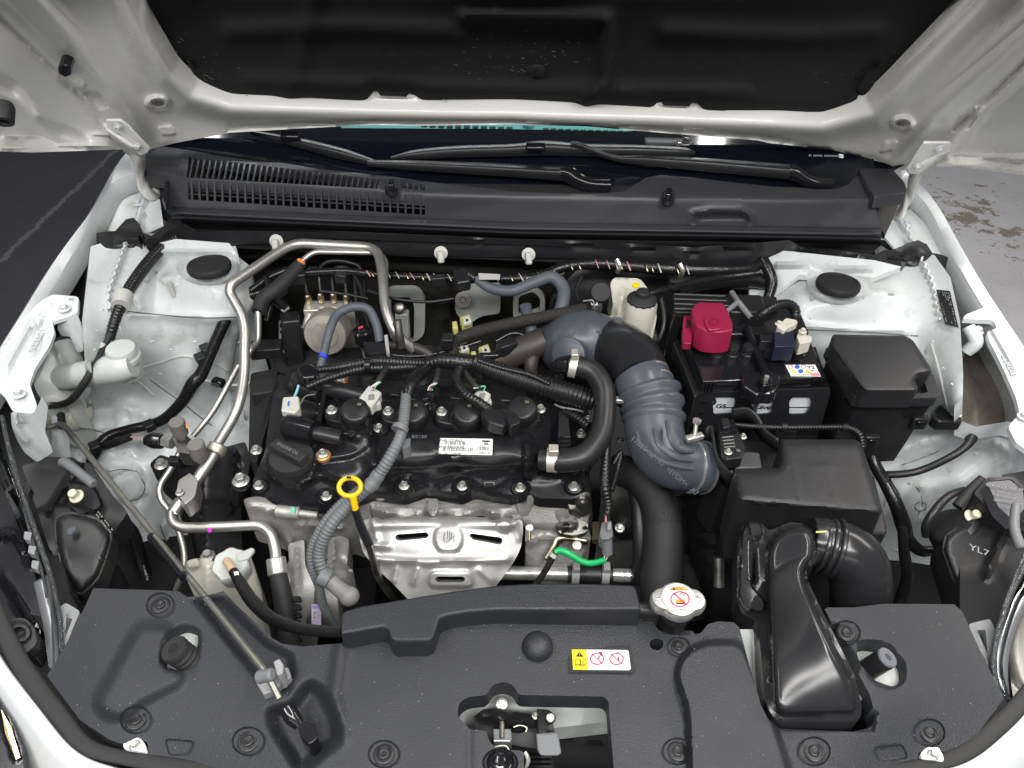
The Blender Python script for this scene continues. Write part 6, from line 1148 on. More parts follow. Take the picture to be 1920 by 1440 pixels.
# ================================================================== HARNESSES and HOSES over the engine
def conduit(name, label, cat, pts, d, m, corr=None, group=None, par=None, **k):
    mb = MB(); mb.tube(pts, d, corr=corr, **k)
    return solo(name, label, cat, mb, m, group, smooth=60) if par is None else part(par, name, mb, m, smooth=60)
hn = thing('engine_harness', 'thick black corrugated wiring harness across the back of the engine', 'wiring harness')
conduit('thick_conduit', '', '', [(888, 678, .945), (940, 700, .935), (1010, 722, .925), (1070, 738, .92), (1114, 752, .912)], [36, 40, 42, 42, 40], CONV, (.0062, .10), par=hn, n=20)
conduit('taped_joint', '', '', [(800, 682, .94), (826, 676, .945), (856, 678, .945), (892, 682, .942)], [26, 30, 34, 34], TAPE, (.006, .06), par=hn, n=18)
conduit('thin_conduit', '', '', [(822, 682, .94), (760, 680, .935), (700, 678, .935), (640, 688, .935), (590, 694, .93)], [18, 20, 20, 16, 14], CONV, (.005, .12), par=hn)
conduit('thin_conduit', '', '', [(800, 686, .932), (740, 690, .93), (680, 692, .93), (620, 708, .93), (575, 726, .928)], [18, 18, 18, 15, 15], CONV, (.005, .12), par=hn)
conduit('side_conduit', '', '', [(862, 690, .945), (856, 712, .945), (872, 738, .945), (900, 756, .94), (925, 776, .93)], [18, 18, 19, 20, 22], CONV, (.005, .12), par=hn)
mb = MB(); mb.slab(rp([(556, 690), (580, 680), (598, 690), (590, 706), (566, 708)], 4), (0, 0, -.02), z=.935); part(hn, 'plug', mb, GLOSSB, bevel=.003)
mb = MB(); mb.slab(rp([(900, 772), (912, 762), (940, 768), (956, 786), (944, 800), (916, 792)], 4), (0, 0, -.02), z=.94); part(hn, 'plug', mb, BLACKP, bevel=.003)
mb = MB(); mb.slab(rp([(945, 778), (972, 776), (976, 792), (958, 800)], 3), (0, 0, -.02), z=.945); part(hn, 'plug', mb, BLACKP, bevel=.003)
for x, y in ((690, 684), (824, 676)):
    mb = MB(); mb.tube([(x-5, y, .9365), (x+5, y, .9365)], 30, n=14); part(hn, 'tape_band', mb, TAPE)
conduit('harness_branch', 'narrow black corrugated branch running along the thick harness', 'wiring harness', [(896, 676, .955), (940, 690, .95), (990, 702, .945), (1030, 720, .94)], 9, CONV, (.004, .15))
gc = thing('grey_conduit', 'grey corrugated conduit running over the valve cover to the alternator', 'conduit')
conduit('upper_sleeve', '', '', [(800, 690, .945), (782, 706, .95), (768, 726, .95), (764, 742, .945)], [22, 24, 24, 22], TAPE, par=gc)
conduit('upper_run', '', '', [(762, 734, .945), (758, 780, .945), (750, 820, .94), (732, 856, .925), (712, 888, .905), (700, 906, .895)], [19, 21, 22, 24, 24, 22], GREYC, (.0052, .10), par=gc, n=16)
conduit('joint_wrap', '', '', [(712, 886, .907), (700, 904, .896), (688, 918, .89)], [26, 30, 26], GREYC, (.011, .08), par=gc, n=16)
conduit('lower_run', '', '', [(690, 914, .89), (655, 944, .87), (620, 986, .85), (600, 1030, .82), (602, 1062, .80), (620, 1090, .78)], [24, 26, 26, 24, 24, 22], GREYC, (.0052, .11), par=gc, n=16)
conduit('lower_run', '', '', [(684, 910, .886), (640, 944, .868), (605, 985, .845), (584, 1030, .815), (586, 1066, .79), (598, 1100, .76), (608, 1140, .72), (628, 1176, .68)], [18, 18, 18, 17, 17, 17, 17, 15], GREYC, (.0048, .12), par=gc)
mb = MB(); mb.tube([(598, 1076, .792), (616, 1084, .786)], 40, n=16, flat=.8); part(gc, 'clip', mb, GREYC)
mb = MB(); mb.tube([(748, 808, .945), (752, 800, .947)], 32, n=18); part(gc, 'band', mb, GREYP); mb = MB(); mb.slab(rp([(752, 826), (770, 820), (768, 836), (754, 842)], 3), (0, 0, -.02), z=.93); part(gc, 'band_foot', mb, GREYP, bevel=.002)
mb = MB(); mb.tube([(618, 1088, .782), (636, 1104, .772), (652, 1116, .762)], [30, 30, 34], n=18); part(gc, 'rubber_boot', mb, mat('grey_rubber_boot', (.20, .195, .185), .5))
mb = MB(); cc_ = P(655, 1118, .762); mb.lathe([(19*m2px(cc_)*math.sin(a), -19*m2px(cc_)*math.cos(a)) for a in np.linspace(.05, math.pi-.05, 14)], cc_, n=24); part(gc, 'boot_ball', mb, bpy.data.materials['grey_rubber_boot'], smooth=80)
# breather hose
bh = thing('breather_hose', 'smooth black breather hose bending from the valve cover to the resonator', 'hose')
mb = MB(); mb.tube([(1012, 862, .895), (1060, 864, .90), (1100, 852, .905), (1126, 816, .915), (1134, 770, .93), (1132, 730, .945), (1112, 698, .955), (1080, 686, .96), (1062, 684, .962)], [38, 44, 46, 44, 42, 42, 42, 40, 36], n=28); part(bh, 'hose', mb, BLACKH)
def hclamp(par, a, b, d, m):
    mb = MB(); A, B = V(a), V(b); ax = (B-A).normalized(); r = d/2*m2px(A); w = (B-A).length; mb.lathe([(r, -w/2), (r+.0016, -w/2), (r+.0016, w/2), (r, w/2)], (A+B)/2, tuple(ax), n=32); o = part(par, 'clamp_band', mb, m)
    mb = MB(); mb.box((A+B)/2+Vector((0, -.002, r+.006)), (w*.9, .014, .010)); part(o, 'clamp_ear', mb, m, bevel=.001); return o
TANST = mat('pale_spring_steel', (.62, .58, .50), .4, .6)
hclamp(bh, (1026, 862, .897), (1046, 863, .898), 42, TANST); hclamp(bh, (1068, 684, .961), (1082, 687, .96), 42, TANST)
mb = MB(); mb.tube([(1040, 690, .945), (1056, 684, .958), (1070, 684, .962)], [26, 32, 34], n=18); part(bh, 'elbow_joint', mb, GLOSSB)
mb = MB(); mb.slab(rp([(1048, 772), (1064, 768), (1070, 822), (1068, 846), (1052, 848), (1046, 830)], 3), (0, 0, -.02), z=.90); cp2 = thing('camshaft_sensor', 'slim black sensor plug beside the breather hose', 'sensor'); part(cp2, 'plug', mb, BLACKP, bevel=.002)
for k in range(3): mb = MB(); mb.slab([(1048, 818+k*8), (1070, 817+k*8), (1070, 821+k*8), (1048, 822+k*8)], (0, 0, -.008), z=.904); part(cp2, 'rib', mb, GLOSSB)
conduit('sensor_conduit', '', '', [(1058, 772, .90), (1080, 782, .905), (1104, 800, .905)], [14, 16, 18], CONV, (.005, .1), par=cp2)
bolt(en, (1102, 787, .875), 17); mb = MB(); mb.tube([(1040, 758, .90), (1052, 764, .90), (1080, 768, .90), (1094, 772, .895)], 4, n=8, bend=.01); part(en, 'wire_bracket', mb, STEEL)
# wires down the right side of the engine
conduit('sensor_harness', 'black taped harness descending right of the engine to a grey plug', 'wiring harness', [(1140, 812, .91), (1136, 860, .89), (1134, 910, .87), (1140, 945, .85), (1138, 965, .845)], [14, 18, 20, 18, 14], CONV, (.0055, .1))
conduit('sensor_harness', 'loop of black conduit behind the descending sensor harness', 'wiring harness', [(1150, 870, .87), (1164, 848, .88), (1158, 880, .865), (1146, 920, .86)], [10, 11, 12, 12], CONV, (.0045, .12))
gp_ = thing('grey_plug', 'grey wire plug hanging above the green taped lead', 'connector')
mb = MB(); mb.slab(rp([(1128, 978), (1147, 976), (1150, 1004), (1142, 1010), (1128, 1010), (1124, 1002)], 3), (0, 0, -.022), z=.82); part(gp_, 'shell', mb, GREYP, bevel=.003)
mb = MB(); mb.slab(rp([(1138, 976), (1146, 976), (1146, 992), (1139, 993)], 2), (0, 0, -.006), z=.826); part(gp_, 'latch', mb, GREYL, bevel=.001)
mb = MB(); mb.tube([(1137, 1008, .812), (1139, 1038, .79)], [22, 20], n=16); part(gp_, 'barrel', mb, GREYP)
mb = MB(); mb.tube([(1136, 964, .84), (1136, 978, .83)], 4, n=6); part(gp_, 'wire', mb, PINKW); mb = MB(); mb.tube([(1141, 964, .84), (1142, 978, .83)], 4, n=6); part(gp_, 'wire', mb, MATTEB)
gl = thing('oxygen_sensor_lead', 'bright green taped sensor lead with black sleeve', 'cable')
mb = MB(); mb.tube([(1040, 1036, .80), (1050, 1032, .802), (1066, 1038, .80), (1090, 1052, .792), (1110, 1056, .788), (1134, 1050, .785)], [10, 13, 13, 12, 12, 11], n=12); part(gl, 'green_tape', mb, GREEN)
mb = MB(); mb.tube([(1046, 1030, .802), (1036, 1046, .79), (1020, 1074, .76), (1004, 1096, .735)], 12, n=12); part(gl, 'black_sleeve', mb, MATTEB)
mb = MB(); mb.tube([(1040, 1038, .797), (1036, 1044, .793)], 15, n=12); part(gl, 'white_band', mb, OFFW)
for k in range(3): mb = MB(); mb.tube([(1132+2*k, 1050, .786), (1134+3*k, 1042, .79), (1134+4*k, 1036, .79)], 2.4, n=6); part(gl, 'wire', mb, (WHITEW, MATTEB, PINKW)[k])
# coolant pipe low at the front
wp_ = thing('coolant_pipe', 'silver coolant pipe with black hose joint and spring clamps', 'pipe')
mb = MB(); mb.tube([(930, 1074, .70), (1066, 1076, .70)], 26, n=20); part(wp_, 'pipe', mb, STEEL)
mb = MB(); mb.tube([(1064, 1076, .70), (1148, 1078, .70)], 33, n=20); part(wp_, 'hose_joint', mb, BLACKH)
mb = MB(); mb.tube([(1144, 1078, .70), (1186, 1079, .70)], 26, n=20); part(wp_, 'pipe_end', mb, CHROME)
mb = MB(); mb.tube([(1182, 1079, .70), (1210, 1081, .70)], 34, n=20); part(wp_, 'hose_joint', mb, BLACKH)
for a in (1072, 1128, 1192): hclamp(wp_, (a, 1076, .70), (a+14, 1077, .70), 34, GREYL)
# big radiator hose
rh = thing('radiator_hose', 'fat black radiator hose with braided sleeve dropping behind the radiator cap', 'hose')
mb = MB(); mb.tube([(1150, 880, .80), (1190, 890, .81), (1222, 922, .80), (1238, 960, .785), (1242, 985, .775)], [56, 64, 70, 74, 74], n=28); part(rh, 'braided_sleeve', mb, mat('braided_black_sleeve', (.014, .014, .015), .5, bump=(700, .8, .0015)))
mb = MB(); mb.tube([(1241, 978, .778), (1244, 1020, .76), (1242, 1080, .73), (1240, 1140, .70)], [72, 76, 80, 80], n=28); part(rh, 'lower_hose', mb, MATTEB)
conduit('thin_black_hose', 'thin black hose left of the fat radiator hose', 'hose', [(1186, 900, .80), (1196, 960, .78), (1200, 1020, .75), (1200, 1090, .70)], [24, 26, 28, 28], BLACKH)
mb = MB(); mb.relief([(1130, 900), (1330, 880), (1400, 1000), (1390, 1150), (1200, 1180), (1110, 1100)], [(1150, 920, .66), (1330, 900, .66), (1380, 1100, .60), (1150, 1150, .58)], step=16, thick=.05, bumps=[('dome', (1300, 1000, 40, 40), 0, .03), ('line', [(1280, 940), (1330, 1080)], 12, .02), ('dome', (1170, 980, 24, 30), 0, .03)]); part(en, 'gearbox_case', mb, mat('dark_gearbox', (.05, .05, .048), .5, .4), smooth=60)
# ================================================================== LEFT SIDE: A/C PIPES
ac = thing('aircon_pipe', 'thick aluminium air conditioning pipe bent around the left strut tower', 'pipe')
mb = MB(); mb.tube([(775, 655, .90), (740, 625, .93), (722, 580, .955), (716, 500, .985), (706, 464, .99), (560, 456, .995), (532, 466, .995), (434, 532, .985), (430, 548, .975), (460, 600, .945), (458, 712, .89), (446, 770, .87), (405, 838, .83)], 19, n=22, bend=.030); part(ac, 'thick_run', mb, ALU)
mb = MB(); mb.tube([(722, 560, .955), (724, 490, .98), (712, 474, .985), (590, 472, .985), (574, 482, .98), (562, 494, .975)], 10, n=16, bend=.016); part(ac, 'thin_run', mb, ALU)
mb = MB(); mb.tube([(566, 490, .977), (556, 504, .968), (520, 540, .955), (494, 560, .945), (484, 585, .935)], [20, 26, 28, 28, 26], n=20); part(ac, 'foam_sleeve', mb, MATTEB)
mb = MB(); mb.tube([(560, 487, .982), (570, 493, .981)], 7, n=10); part(ac, 'orange_mark', mb, AMBERM)
mb = MB(); mb.tube([(484, 582, .935), (484, 640, .90), (470, 656, .885), (462, 672, .88)], 12, n=16, bend=.02); part(ac, 'lower_thin_run', mb, ALU)
mb = MB(); mb.tube([(448, 685, .84), (400, 770, .80), (362, 818, .775)], 11, n=16); part(ac, 'liquid_line', mb, ALU)
mb = MB(); mb.tube([(414, 832, .83), (392, 866, .815), (364, 908, .80), (340, 940, .785), (330, 964, .775)], [24, 22, 22, 22, 20], n=22); part(ac, 'joint_tube', mb, ALU)
mb = MB(); mb.tube([(411, 834, .832), (402, 850, .826)], 36, n=24); part(ac, 'union_nut', mb, mat('sandy_aluminium', (.50, .47, .40), .5, .8), bevel=.002)
mb = MB(); mb.slab(rp([(334, 900), (356, 886), (372, 900), (366, 930), (346, 946), (330, 924)], 4), (0, 0, -.03), z=.82); part(ac, 'clamp_block', mb, ALU, bevel=.003)
bolt(ac, (337, 924, .822), 16)
mb = MB(); mb.tube([(338, 938, .785), (322, 960, .775), (324, 980, .77), (345, 990, .765), (410, 988, .77), (488, 984, .775), (508, 998, .77), (516, 1030, .755), (518, 1052, .745)], 20, n=22, bend=.022); part(ac, 'suction_line', mb, ALU)
for k in range(7):
    mb = MB(); t = k/6; mb.tube([(337-9*t, 944+13*t, .7865), (335-9*t, 947+13*t, .7855)], 22.5, n=20); part(ac, 'crimp_ring', mb, ALU)
flat(ac, 'paint_dot', ell(393, 994, 4, 4, 12), PINKM, z=.7825)
mb = MB(); mb.tube([(517, 1046, .748), (521, 1078, .735)], 36, n=24); part(ac, 'crimp_ferrule', mb, STEEL, bevel=.002)
mb = MB(); mb.tube([(521, 1074, .737), (530, 1120, .715), (540, 1190, .68), (544, 1240, .65)], [32, 36, 40, 40], n=24); part(ac, 'rubber_hose', mb, MATTEB)
mb = MB(); mb.tube([(340, 842, .755), (325, 872, .74), (298, 912, .72), (300, 936, .71), (328, 968, .69), (346, 1034, .65), (346, 1070, .63), (330, 1105, .60)], 12, n=16, bend=.02); part(ac, 'condenser_line', mb, ALU)
mb = MB(); mb.slab(rp([(322, 820), (352, 818), (368, 832), (366, 852), (336, 848)], 2), (0, 0, -.028), z=.795); vb = part(ac, 'valve_block', mb, mat('machined_aluminium', (.52, .50, .46), .34, 1), bevel=.0015)
for x, y, z, h in ((340, 815, .80, .03), (376, 858, .83, .03)):
    c = P(x, y, z); mb = MB(); mb.lathe([(.0075, -.006), (.0075, .002), (.012, .003), (.0125, .006), (.0125, h-.002), (.011, h)], c, n=22, fn=lambda t: 1-.04*(math.cos(14*t) > 0)); part(ac, 'valve_cap', mb, mat('grey_valve_cap', (.17, .16, .15), .5) if 'grey_valve_cap' not in bpy.data.materials else bpy.data.materials['grey_valve_cap'], smooth=30)
flat(ac, 'paint_mark', [(348, 794), (352, 794), (353, 803), (349, 803)], AMBERM, z=.828)
mb = MB(); mb.tube([(308, 826, .785), (324, 830, .785)], 26, n=6); part(ac, 'sensor_nut', mb, STEEL, smooth=0)
mb = MB(); mb.tube([(272, 826, .785), (286, 826, .785), (304, 828, .785)], [18, 30, 28], n=18); part(ac, 'pressure_sensor', mb, GLOSSB)
mb = MB(); mb.slab(rp([(318, 853), (338, 855), (334, 866), (314, 866)], 2), (0, 0, -.012), z=.765); part(ac, 'pipe_clip', mb, BLACKP, bevel=.002)
# ================================================================== HOOD PROP ROD
pr = thing('prop_rod', 'long dull metal hood prop rod lying diagonally over the left corner', 'rod')
mb = MB(); mb.tube([(77, 786, .80), (80, 797, .80), (92, 802, .80), (112, 794, .805), (122, 800, .81), (290, 1005, .86), (410, 1150, .905), (500, 1262, .925), (524, 1310, .915)], [10, 10, 9, 10, 11, 11.5, 12, 12.5, 13], n=16, bend=.012); part(pr, 'rod', mb, ROD)
mb = MB(); mb.tube([(284, 1006, .868), (345, 1082, .89)], 17, n=12); part(pr, 'plastic_sleeve', mb, GLOSSB)
mb = MB(); mb.tube([(290, 1004, .874), (344, 1071, .893)], 8, n=10); part(pr, 'sleeve_slit', mb, ROD)
mb = MB(); mb.tube([(536, 1326, .91), (548, 1344, .905), (562, 1360, .90)], [26, 30, 22], n=16); part(pr, 'pivot_grip', mb, GLOSSB)
mb = MB(); mb.slab(rp([(556, 1352), (590, 1356), (596, 1384), (580, 1396), (562, 1380)], 5), (0, 0, -.03), z=.905); part(pr, 'pivot_block', mb, GLOSSB, bevel=.004)
mb = MB(); mb.tube([(114, 778, .80), (117, 800, .80)], 14, n=14); part(pr, 'grommet', mb, MATTEB)
rcl = thing('rod_clip', 'grey plastic clip holding the prop rod on the radiator cover', 'clip')
mb = MB(); mb.slab(rp([(478, 1276), (500, 1256), (540, 1250), (546, 1268), (510, 1296), (494, 1302)], 3), (0, 0, -.012), z=.905); part(rcl, 'base', mb, GREYL, bevel=.002)
mb = MB(); mb.tube([(484, 1270, .922), (512, 1264, .93)], [26, 24], n=14); part(rcl, 'saddle', mb, GREYP, bevel=.002)
mb = MB(); mb.slab(rp([(512, 1240), (524, 1234), (532, 1246), (530, 1262), (520, 1266)], 3), (0, 0, -.03), z=.93); part(rcl, 'tongue', mb, GREYL, bevel=.002)
# ================================================================== WASHER BOTTLE
wb = thing('washer_bottle', 'milky washer fluid bottle with capped filler tube at the left fender', 'bottle')
mb = MB(); mb.tube([(92, 710, .84), (130, 706, .86), (180, 698, .885), (222, 690, .90), (250, 684, .905)], [48, 48, 50, 56, 46], n=24); part(wb, 'filler_tube', mb, MILKY)
mb = MB(); c = P(229, 662, .918); u = m2px(c); mb.lathe([(24*u, -.045), (26*u, -.014), (31*u, -.012), (31*u, -.004), (27*u, -.003), (27*u, .008), (25*u, .011), (8*u, .012)], c, (.05, -.02, 1), n=32); part(wb, 'filler_cap', mb, MILKY)
mb = MB(); mb.relief(rp([(56, 700), (100, 640), (140, 632), (150, 670), (140, 690), (100, 710), (110, 735), (150, 740), (148, 770), (130, 782), (95, 768), (70, 740)], 14), [(100, 650, .895), (145, 645, .885), (70, 710, .87), (120, 745, .83), (135, 778, .78)], step=7, thick=.08, bumps=[('line', [(90, 752), (140, 750)], 8, .01), ('line', [(105, 650), (120, 690)], 10, .01)]); part(wb, 'tank', mb, MILKY, smooth=60)
mb = MB(); c = P(120, 760, .785); mb.lathe([(.036, -.03), (.040, -.02), (.040, -.006), (.036, 0), (.030, .004)], c, n=30); part(wb, 'tank_shoulder', mb, MILKY2)
wh = thing('washer_hose', 'black washer hose running along the left strut tower to the bottle', 'hose')
conduit('corrugated_run', '', '', [(330, 444, .985), (290, 478, .975), (250, 530, .965), (228, 570, .955), (214, 606, .94), (206, 636, .92)], [18, 22, 23, 22, 20, 18], CONV, (.0055, .10), par=wh, n=16)
conduit('smooth_run', '', '', [(208, 625, .93), (196, 648, .92), (184, 668, .915), (160, 715, .89), (130, 752, .84), (90, 762, .82)], [12, 11, 12, 14, 13, 11], MATTEB, par=wh)
mb = MB(); mb.tube([(232, 552, .962), (226, 574, .957)], 34, n=16); part(wh, 'white_clip', mb, OFFW)
mb = MB(); mb.tube([(84, 764, .82), (90, 762, .82)], 10, n=10); part(wh, 'green_mark', mb, GREEN)
mb = MB(); mb.tube([(192, 646, .921), (186, 656, .918)], 18, n=12); part(wh, 'white_clip', mb, OFFW)
# wiring along the apron
lw = thing('apron_harness', 'thick black taped harness curving down the left inner fender', 'wiring harness')
conduit('loom', '', '', [(560, 500, .94), (510, 540, .93), (450, 560, .925), (428, 590, .915), (400, 650, .87), (378, 700, .83), (362, 720, .815), (340, 755, .78), (300, 790, .745), (240, 806, .735), (200, 820, .73), (180, 846, .72), (170, 870, .70), (165, 900, .67)], [24, 24, 24, 22, 22, 24, 26, 22, 20, 19, 20, 22, 18, 14], TAPE, par=lw)
conduit('branch', '', '', [(178, 840, .72), (210, 832, .735), (244, 820, .75)], [16, 16, 14], BLACKH, par=lw)
conduit('lower_loom', '', '', [(166, 880, .70), (180, 910, .68), (215, 960, .66), (250, 1000, .62), (268, 1060, .57), (285, 1110, .54)], [18, 18, 20, 22, 22, 24], TAPE, par=lw)
mb = MB(); mb.tube([(245, 819, .752), (258, 822, .76), (272, 826, .772)], 3, n=6); part(lw, 'red_wire', mb, PINKW)
for p, d in (((376, 672, .855), 26), ((386, 655, .86), 24), ((280, 798, .75), 24), ((178, 838, .735), 26)): mb = MB(); a = P(*p); mb.box(a, (.016, .02, .014), rotz(40)); part(lw, 'loom_clip', mb, BLACKP, bevel=.002)
conduit('thin_wires', 'pair of pale wires with black plug on the left apron', 'wire', [(360, 722, .80), (385, 714, .80), (410, 718, .80), (440, 722, .79), (470, 718, .79)], 5, WHITEW)
solo('apron_plug', 'small black plug on the pale wires at the left apron', 'connector', MB().box(P(410, 717, .805), (.022, .014, .014), rotz(-20)), GLOSSB, bevel=.003)
# ================================================================== COOLANT RESERVE TANK
ct = thing('coolant_tank', 'white coolant overflow tank with black hose in its cap', 'tank')
mb = MB(); mb.relief(rp([(348, 1052), (370, 1046), (400, 1052), (470, 1040), (490, 1110), (510, 1200), (470, 1200), (420, 1150), (370, 1110), (350, 1090)], 8), [(355, 1060, .70), (400, 1060, .71), (480, 1050, .70), (500, 1190, .60), (380, 1105, .66), (430, 1080, .72)], step=7, thick=.12, bumps=[('line', [(390, 1060), (388, 1110)], 8, .008), ('poly', rp([(352, 1050), (370, 1047), (372, 1062), (354, 1064)], 4), 5, .01)]); part(ct, 'tank', mb, MILKY2, smooth=60)
mb = MB(); c = P(432, 1058, .745); u = m2px(c); mb.lathe([(31*u, -.03), (33*u, -.012), (33*u, 0), (30*u, .003), (10*u, .004)], c, (.05, -.25, 1), n=28, fn=lambda t: 1+.05*math.cos(7*t)); part(ct, 'tank_cap', mb, MILKY)
mb = MB(); mb.slab(rp([(440, 1040), (472, 1026), (478, 1030), (466, 1046), (446, 1052)], 3), (0, 0, -.006), z=.752); part(ct, 'cap_tab', mb, MILKY, bevel=.001)
mb = MB(); mb.tube([(425, 1052, .755), (434, 1066, .768), (442, 1078, .775)], [16, 17, 16], n=14); part(ct, 'nipple', mb, PEACH)
oh = thing('overflow_hose', 'black overflow hose from the coolant tank to the radiator cover duct', 'hose')
mb = MB(); mb.tube([(438, 1072, .775), (452, 1096, .785), (474, 1128, .795), (510, 1160, .81), (560, 1178, .845), (610, 1184, .885), (645, 1184, .905)], [18, 22, 25, 24, 22, 21, 21], n=20); part(oh, 'hose', mb, BLACKH)
flat(oh, 'white_mark', [(438, 1072), (447, 1071), (448, 1078), (440, 1079)], LABELW, z=.788)
# ================================================================== HEADLIGHTS
RIBM = mat('ribbed_grey_reflector', (.34, .35, .37), .3, .7)
LENS = thin_glass('clear_lens', (.9, .93, .95))
HLB = mat('headlight_housing_black', (.016, .016, .017), .42, rvar=(8, .36, .5), bump=(220, .1), dust=(380, .75, (.2, .19, .17), .3))
def headlight(label, housing, hctrl, hb, top, lens, ribs, extra):
    h = thing('headlight', label, 'headlight')
    mb = MB(); mb.relief(housing, hctrl, step=8, thick=.06, bumps=hb); part(h, 'housing', mb, HLB, smooth=45)
    for o, c, b in top: mb = MB(); mb.relief(o, c, step=8, thick=.04, bumps=b); part(h, 'rear_cover', mb, HLB, smooth=45)
    mb = MB(); mb.loft(lens, 40); part(h, 'lens', mb, LENS, smooth=60, solid=.004)
    mb = MB(); mb.loft([[V(p)-Vector((0, 0, .012)) for p in ribs[0]], [V(p)-Vector((0, 0, .012)) for p in ribs[1]]], 40); part(h, 'reflector', mb, RIBM, smooth=60, solid=.004)
    L = evenly(catmull([np.array(V(p)) for p in ribs[0]], 8), 27); R = evenly(catmull([np.array(V(p)) for p in ribs[1]], 8), 27)
    for k in range(1, 26):
        mb = MB(); mb.tube([Vector(L[k])-Vector((0, 0, .010)), Vector(R[max(k-1, 0)])-Vector((0, 0, .010))], .0028, n=6, px=False); part(h, 'reflector_rib', mb, RIBM)
    for name, mb, m in extra: part(h, name, mb, m, bevel=.002)
    return h
hL = headlight('left headlight unit with black housing beside the fender', [(-20, 690), (6, 720), (18, 770), (30, 800), (60, 870), (110, 1010), (130, 1110), (150, 1150), (110, 1230), (60, 1150), (30, 1000), (-20, 900)],
    [(0, 720, .86), (20, 800, .83), (60, 900, .79), (100, 1050, .78), (120, 1150, .82), (0, 950, .80), (60, 1130, .82)], [('line', [(20, 900), (60, 1000), (90, 1100)], 12, .015)],
    [(rp([(40, 872), (65, 868), (75, 856), (140, 858), (150, 868), (166, 866), (178, 880), (212, 930), (240, 960), (222, 985), (206, 1010), (166, 1100), (120, 1110), (96, 1040), (70, 960)], 8), [(60, 872, .80), (140, 862, .80), (200, 920, .775), (235, 962, .765), (200, 1020, .74), (140, 1095, .72), (100, 1020, .77)], [('poly', rp([(60, 965), (120, 950), (180, 965), (206, 1005), (165, 1095), (110, 1060)], 20), 10, .018), ('line', [(150, 870), (90, 960)], 8, .012), ('poly', rp([(130, 905), (175, 915), (190, 950), (150, 965), (128, 945)], 10), 6, .012)])],
    [[(-30, 780, .87), (10, 860, .865), (45, 950, .855), (75, 1040, .85), (98, 1130, .855), (110, 1230, .865), (106, 1260, .87)], [(-40, 800, .868), (2, 872, .862), (38, 965, .852), (66, 1050, .848), (88, 1140, .852), (98, 1235, .862), (96, 1262, .868)]],
    [[(58, 1085, .862), (66, 1120, .862), (74, 1160, .864), (80, 1205, .868), (86, 1245, .872)], [(84, 1070, .862), (94, 1120, .862), (104, 1170, .864), (110, 1215, .868), (108, 1250, .872)]],
    [('adjuster_screw', MB().lathe([(.004, -.004), (.010, -.003), (.011, 0), (.006, .002), (.0065, .012), (.004, .013)], P(143, 930, .805), (-.1, -.3, 1), n=20), STONEW), ('handle_frame', MB().relief(rp([(8, 920), (28, 902), (52, 904), (58, 914), (38, 972), (30, 972)], 4), [(10, 920, .86), (50, 906, .855), (35, 970, .85)], step=6, thick=.012, holes=[rp([(14, 922), (30, 910), (46, 912), (34, 954)], 3)]), GLOSSB), ('vent_tube', MB().tube([(118, 866, .825), (130, 872, .83), (176, 908, .83)], [20, 18, 17], n=14), GREYP), ('grip_tab', MB().slab(rp([(10, 1180), (30, 1160), (60, 1170), (78, 1200), (60, 1230), (30, 1215)], 8), (0, 0, -.03), z=.865), HLB), ('stripe_mark', MB().slab([(126, 990), (140, 984), (141, 992), (130, 1002)], (0, 0, -.001), z=.797), GREYINK)])
hR = headlight('right headlight unit with black housing and ivory adjuster', [(1800, 1060), (1830, 960), (1880, 890), (1940, 880), (1940, 1100), (1880, 1260), (1840, 1300), (1800, 1200)],
    [(1820, 1080, .80), (1860, 920, .82), (1930, 900, .82), (1930, 1080, .82), (1870, 1250, .85), (1820, 1200, .84)], [('line', [(1850, 1080), (1880, 1000), (1910, 950)], 12, .012)],
    [(rp([(1764, 1030), (1768, 1000), (1790, 975), (1830, 960), (1880, 960), (1896, 985), (1860, 1090), (1830, 1190), (1820, 1220), (1800, 1150), (1780, 1080)], 10), [(1775, 1010, .79), (1830, 965, .79), (1885, 970, .79), (1850, 1090, .76), (1820, 1200, .74), (1790, 1090, .76)], [('poly', rp([(1775, 1020), (1820, 990), (1870, 990), (1850, 1080), (1825, 1180), (1800, 1120)], 14), 10, .015)]),
     (rp([(1826, 925), (1850, 896), (1900, 893), (1940, 930), (1940, 1000), (1890, 990)], 6), [(1830, 925, .85), (1855, 898, .86), (1935, 935, .86), (1930, 990, .84), (1890, 985, .83)], [('polyin', rp([(1856, 902), (1896, 898), (1936, 936), (1932, 990), (1896, 980)], 6), 8, -.008)])],
    [[(1960, 900, .88), (1945, 1000, .875), (1918, 1080, .87), (1890, 1130, .868), (1868, 1200, .868), (1862, 1260, .87), (1880, 1310, .872)], [(1985, 910, .876), (1965, 1005, .872), (1930, 1088, .867), (1904, 1138, .865), (1882, 1205, .865), (1876, 1262, .867), (1890, 1312, .87)]],
    [[(1905, 1105, .874), (1882, 1150, .874), (1868, 1200, .875), (1866, 1250, .876), (1874, 1300, .878)], [(1940, 1110, .874), (1915, 1160, .874), (1900, 1210, .875), (1896, 1255, .876), (1900, 1300, .878)]],
    [('adjuster_screw', MB().lathe([(.004, -.004), (.010, -.003), (.011, 0), (.006, .002), (.0065, .012), (.004, .013)], P(1822, 968, .815), (.2, -.35, 1), n=20), STONEW), ('bulb_cap', MB().lathe([(.035, -.03), (.036, 0), (.030, .006), (.010, .008)], P(1785, 985, .795), (-.5, .3, .8), n=28), BLACKP), ('adjuster_arm', MB().tube([(1905, 945, .885), (1902, 990, .875), (1915, 1030, .865)], [16, 18, 20], n=12), GREYP)])
NAVY = mat('navy_gloss_bezel', (.006, .006, .009), .2, coat=.2)
EDGE = mat('lens_edge_plastic', (.09, .095, .10), .08, trans=.5, bump=(80, .9, .006))
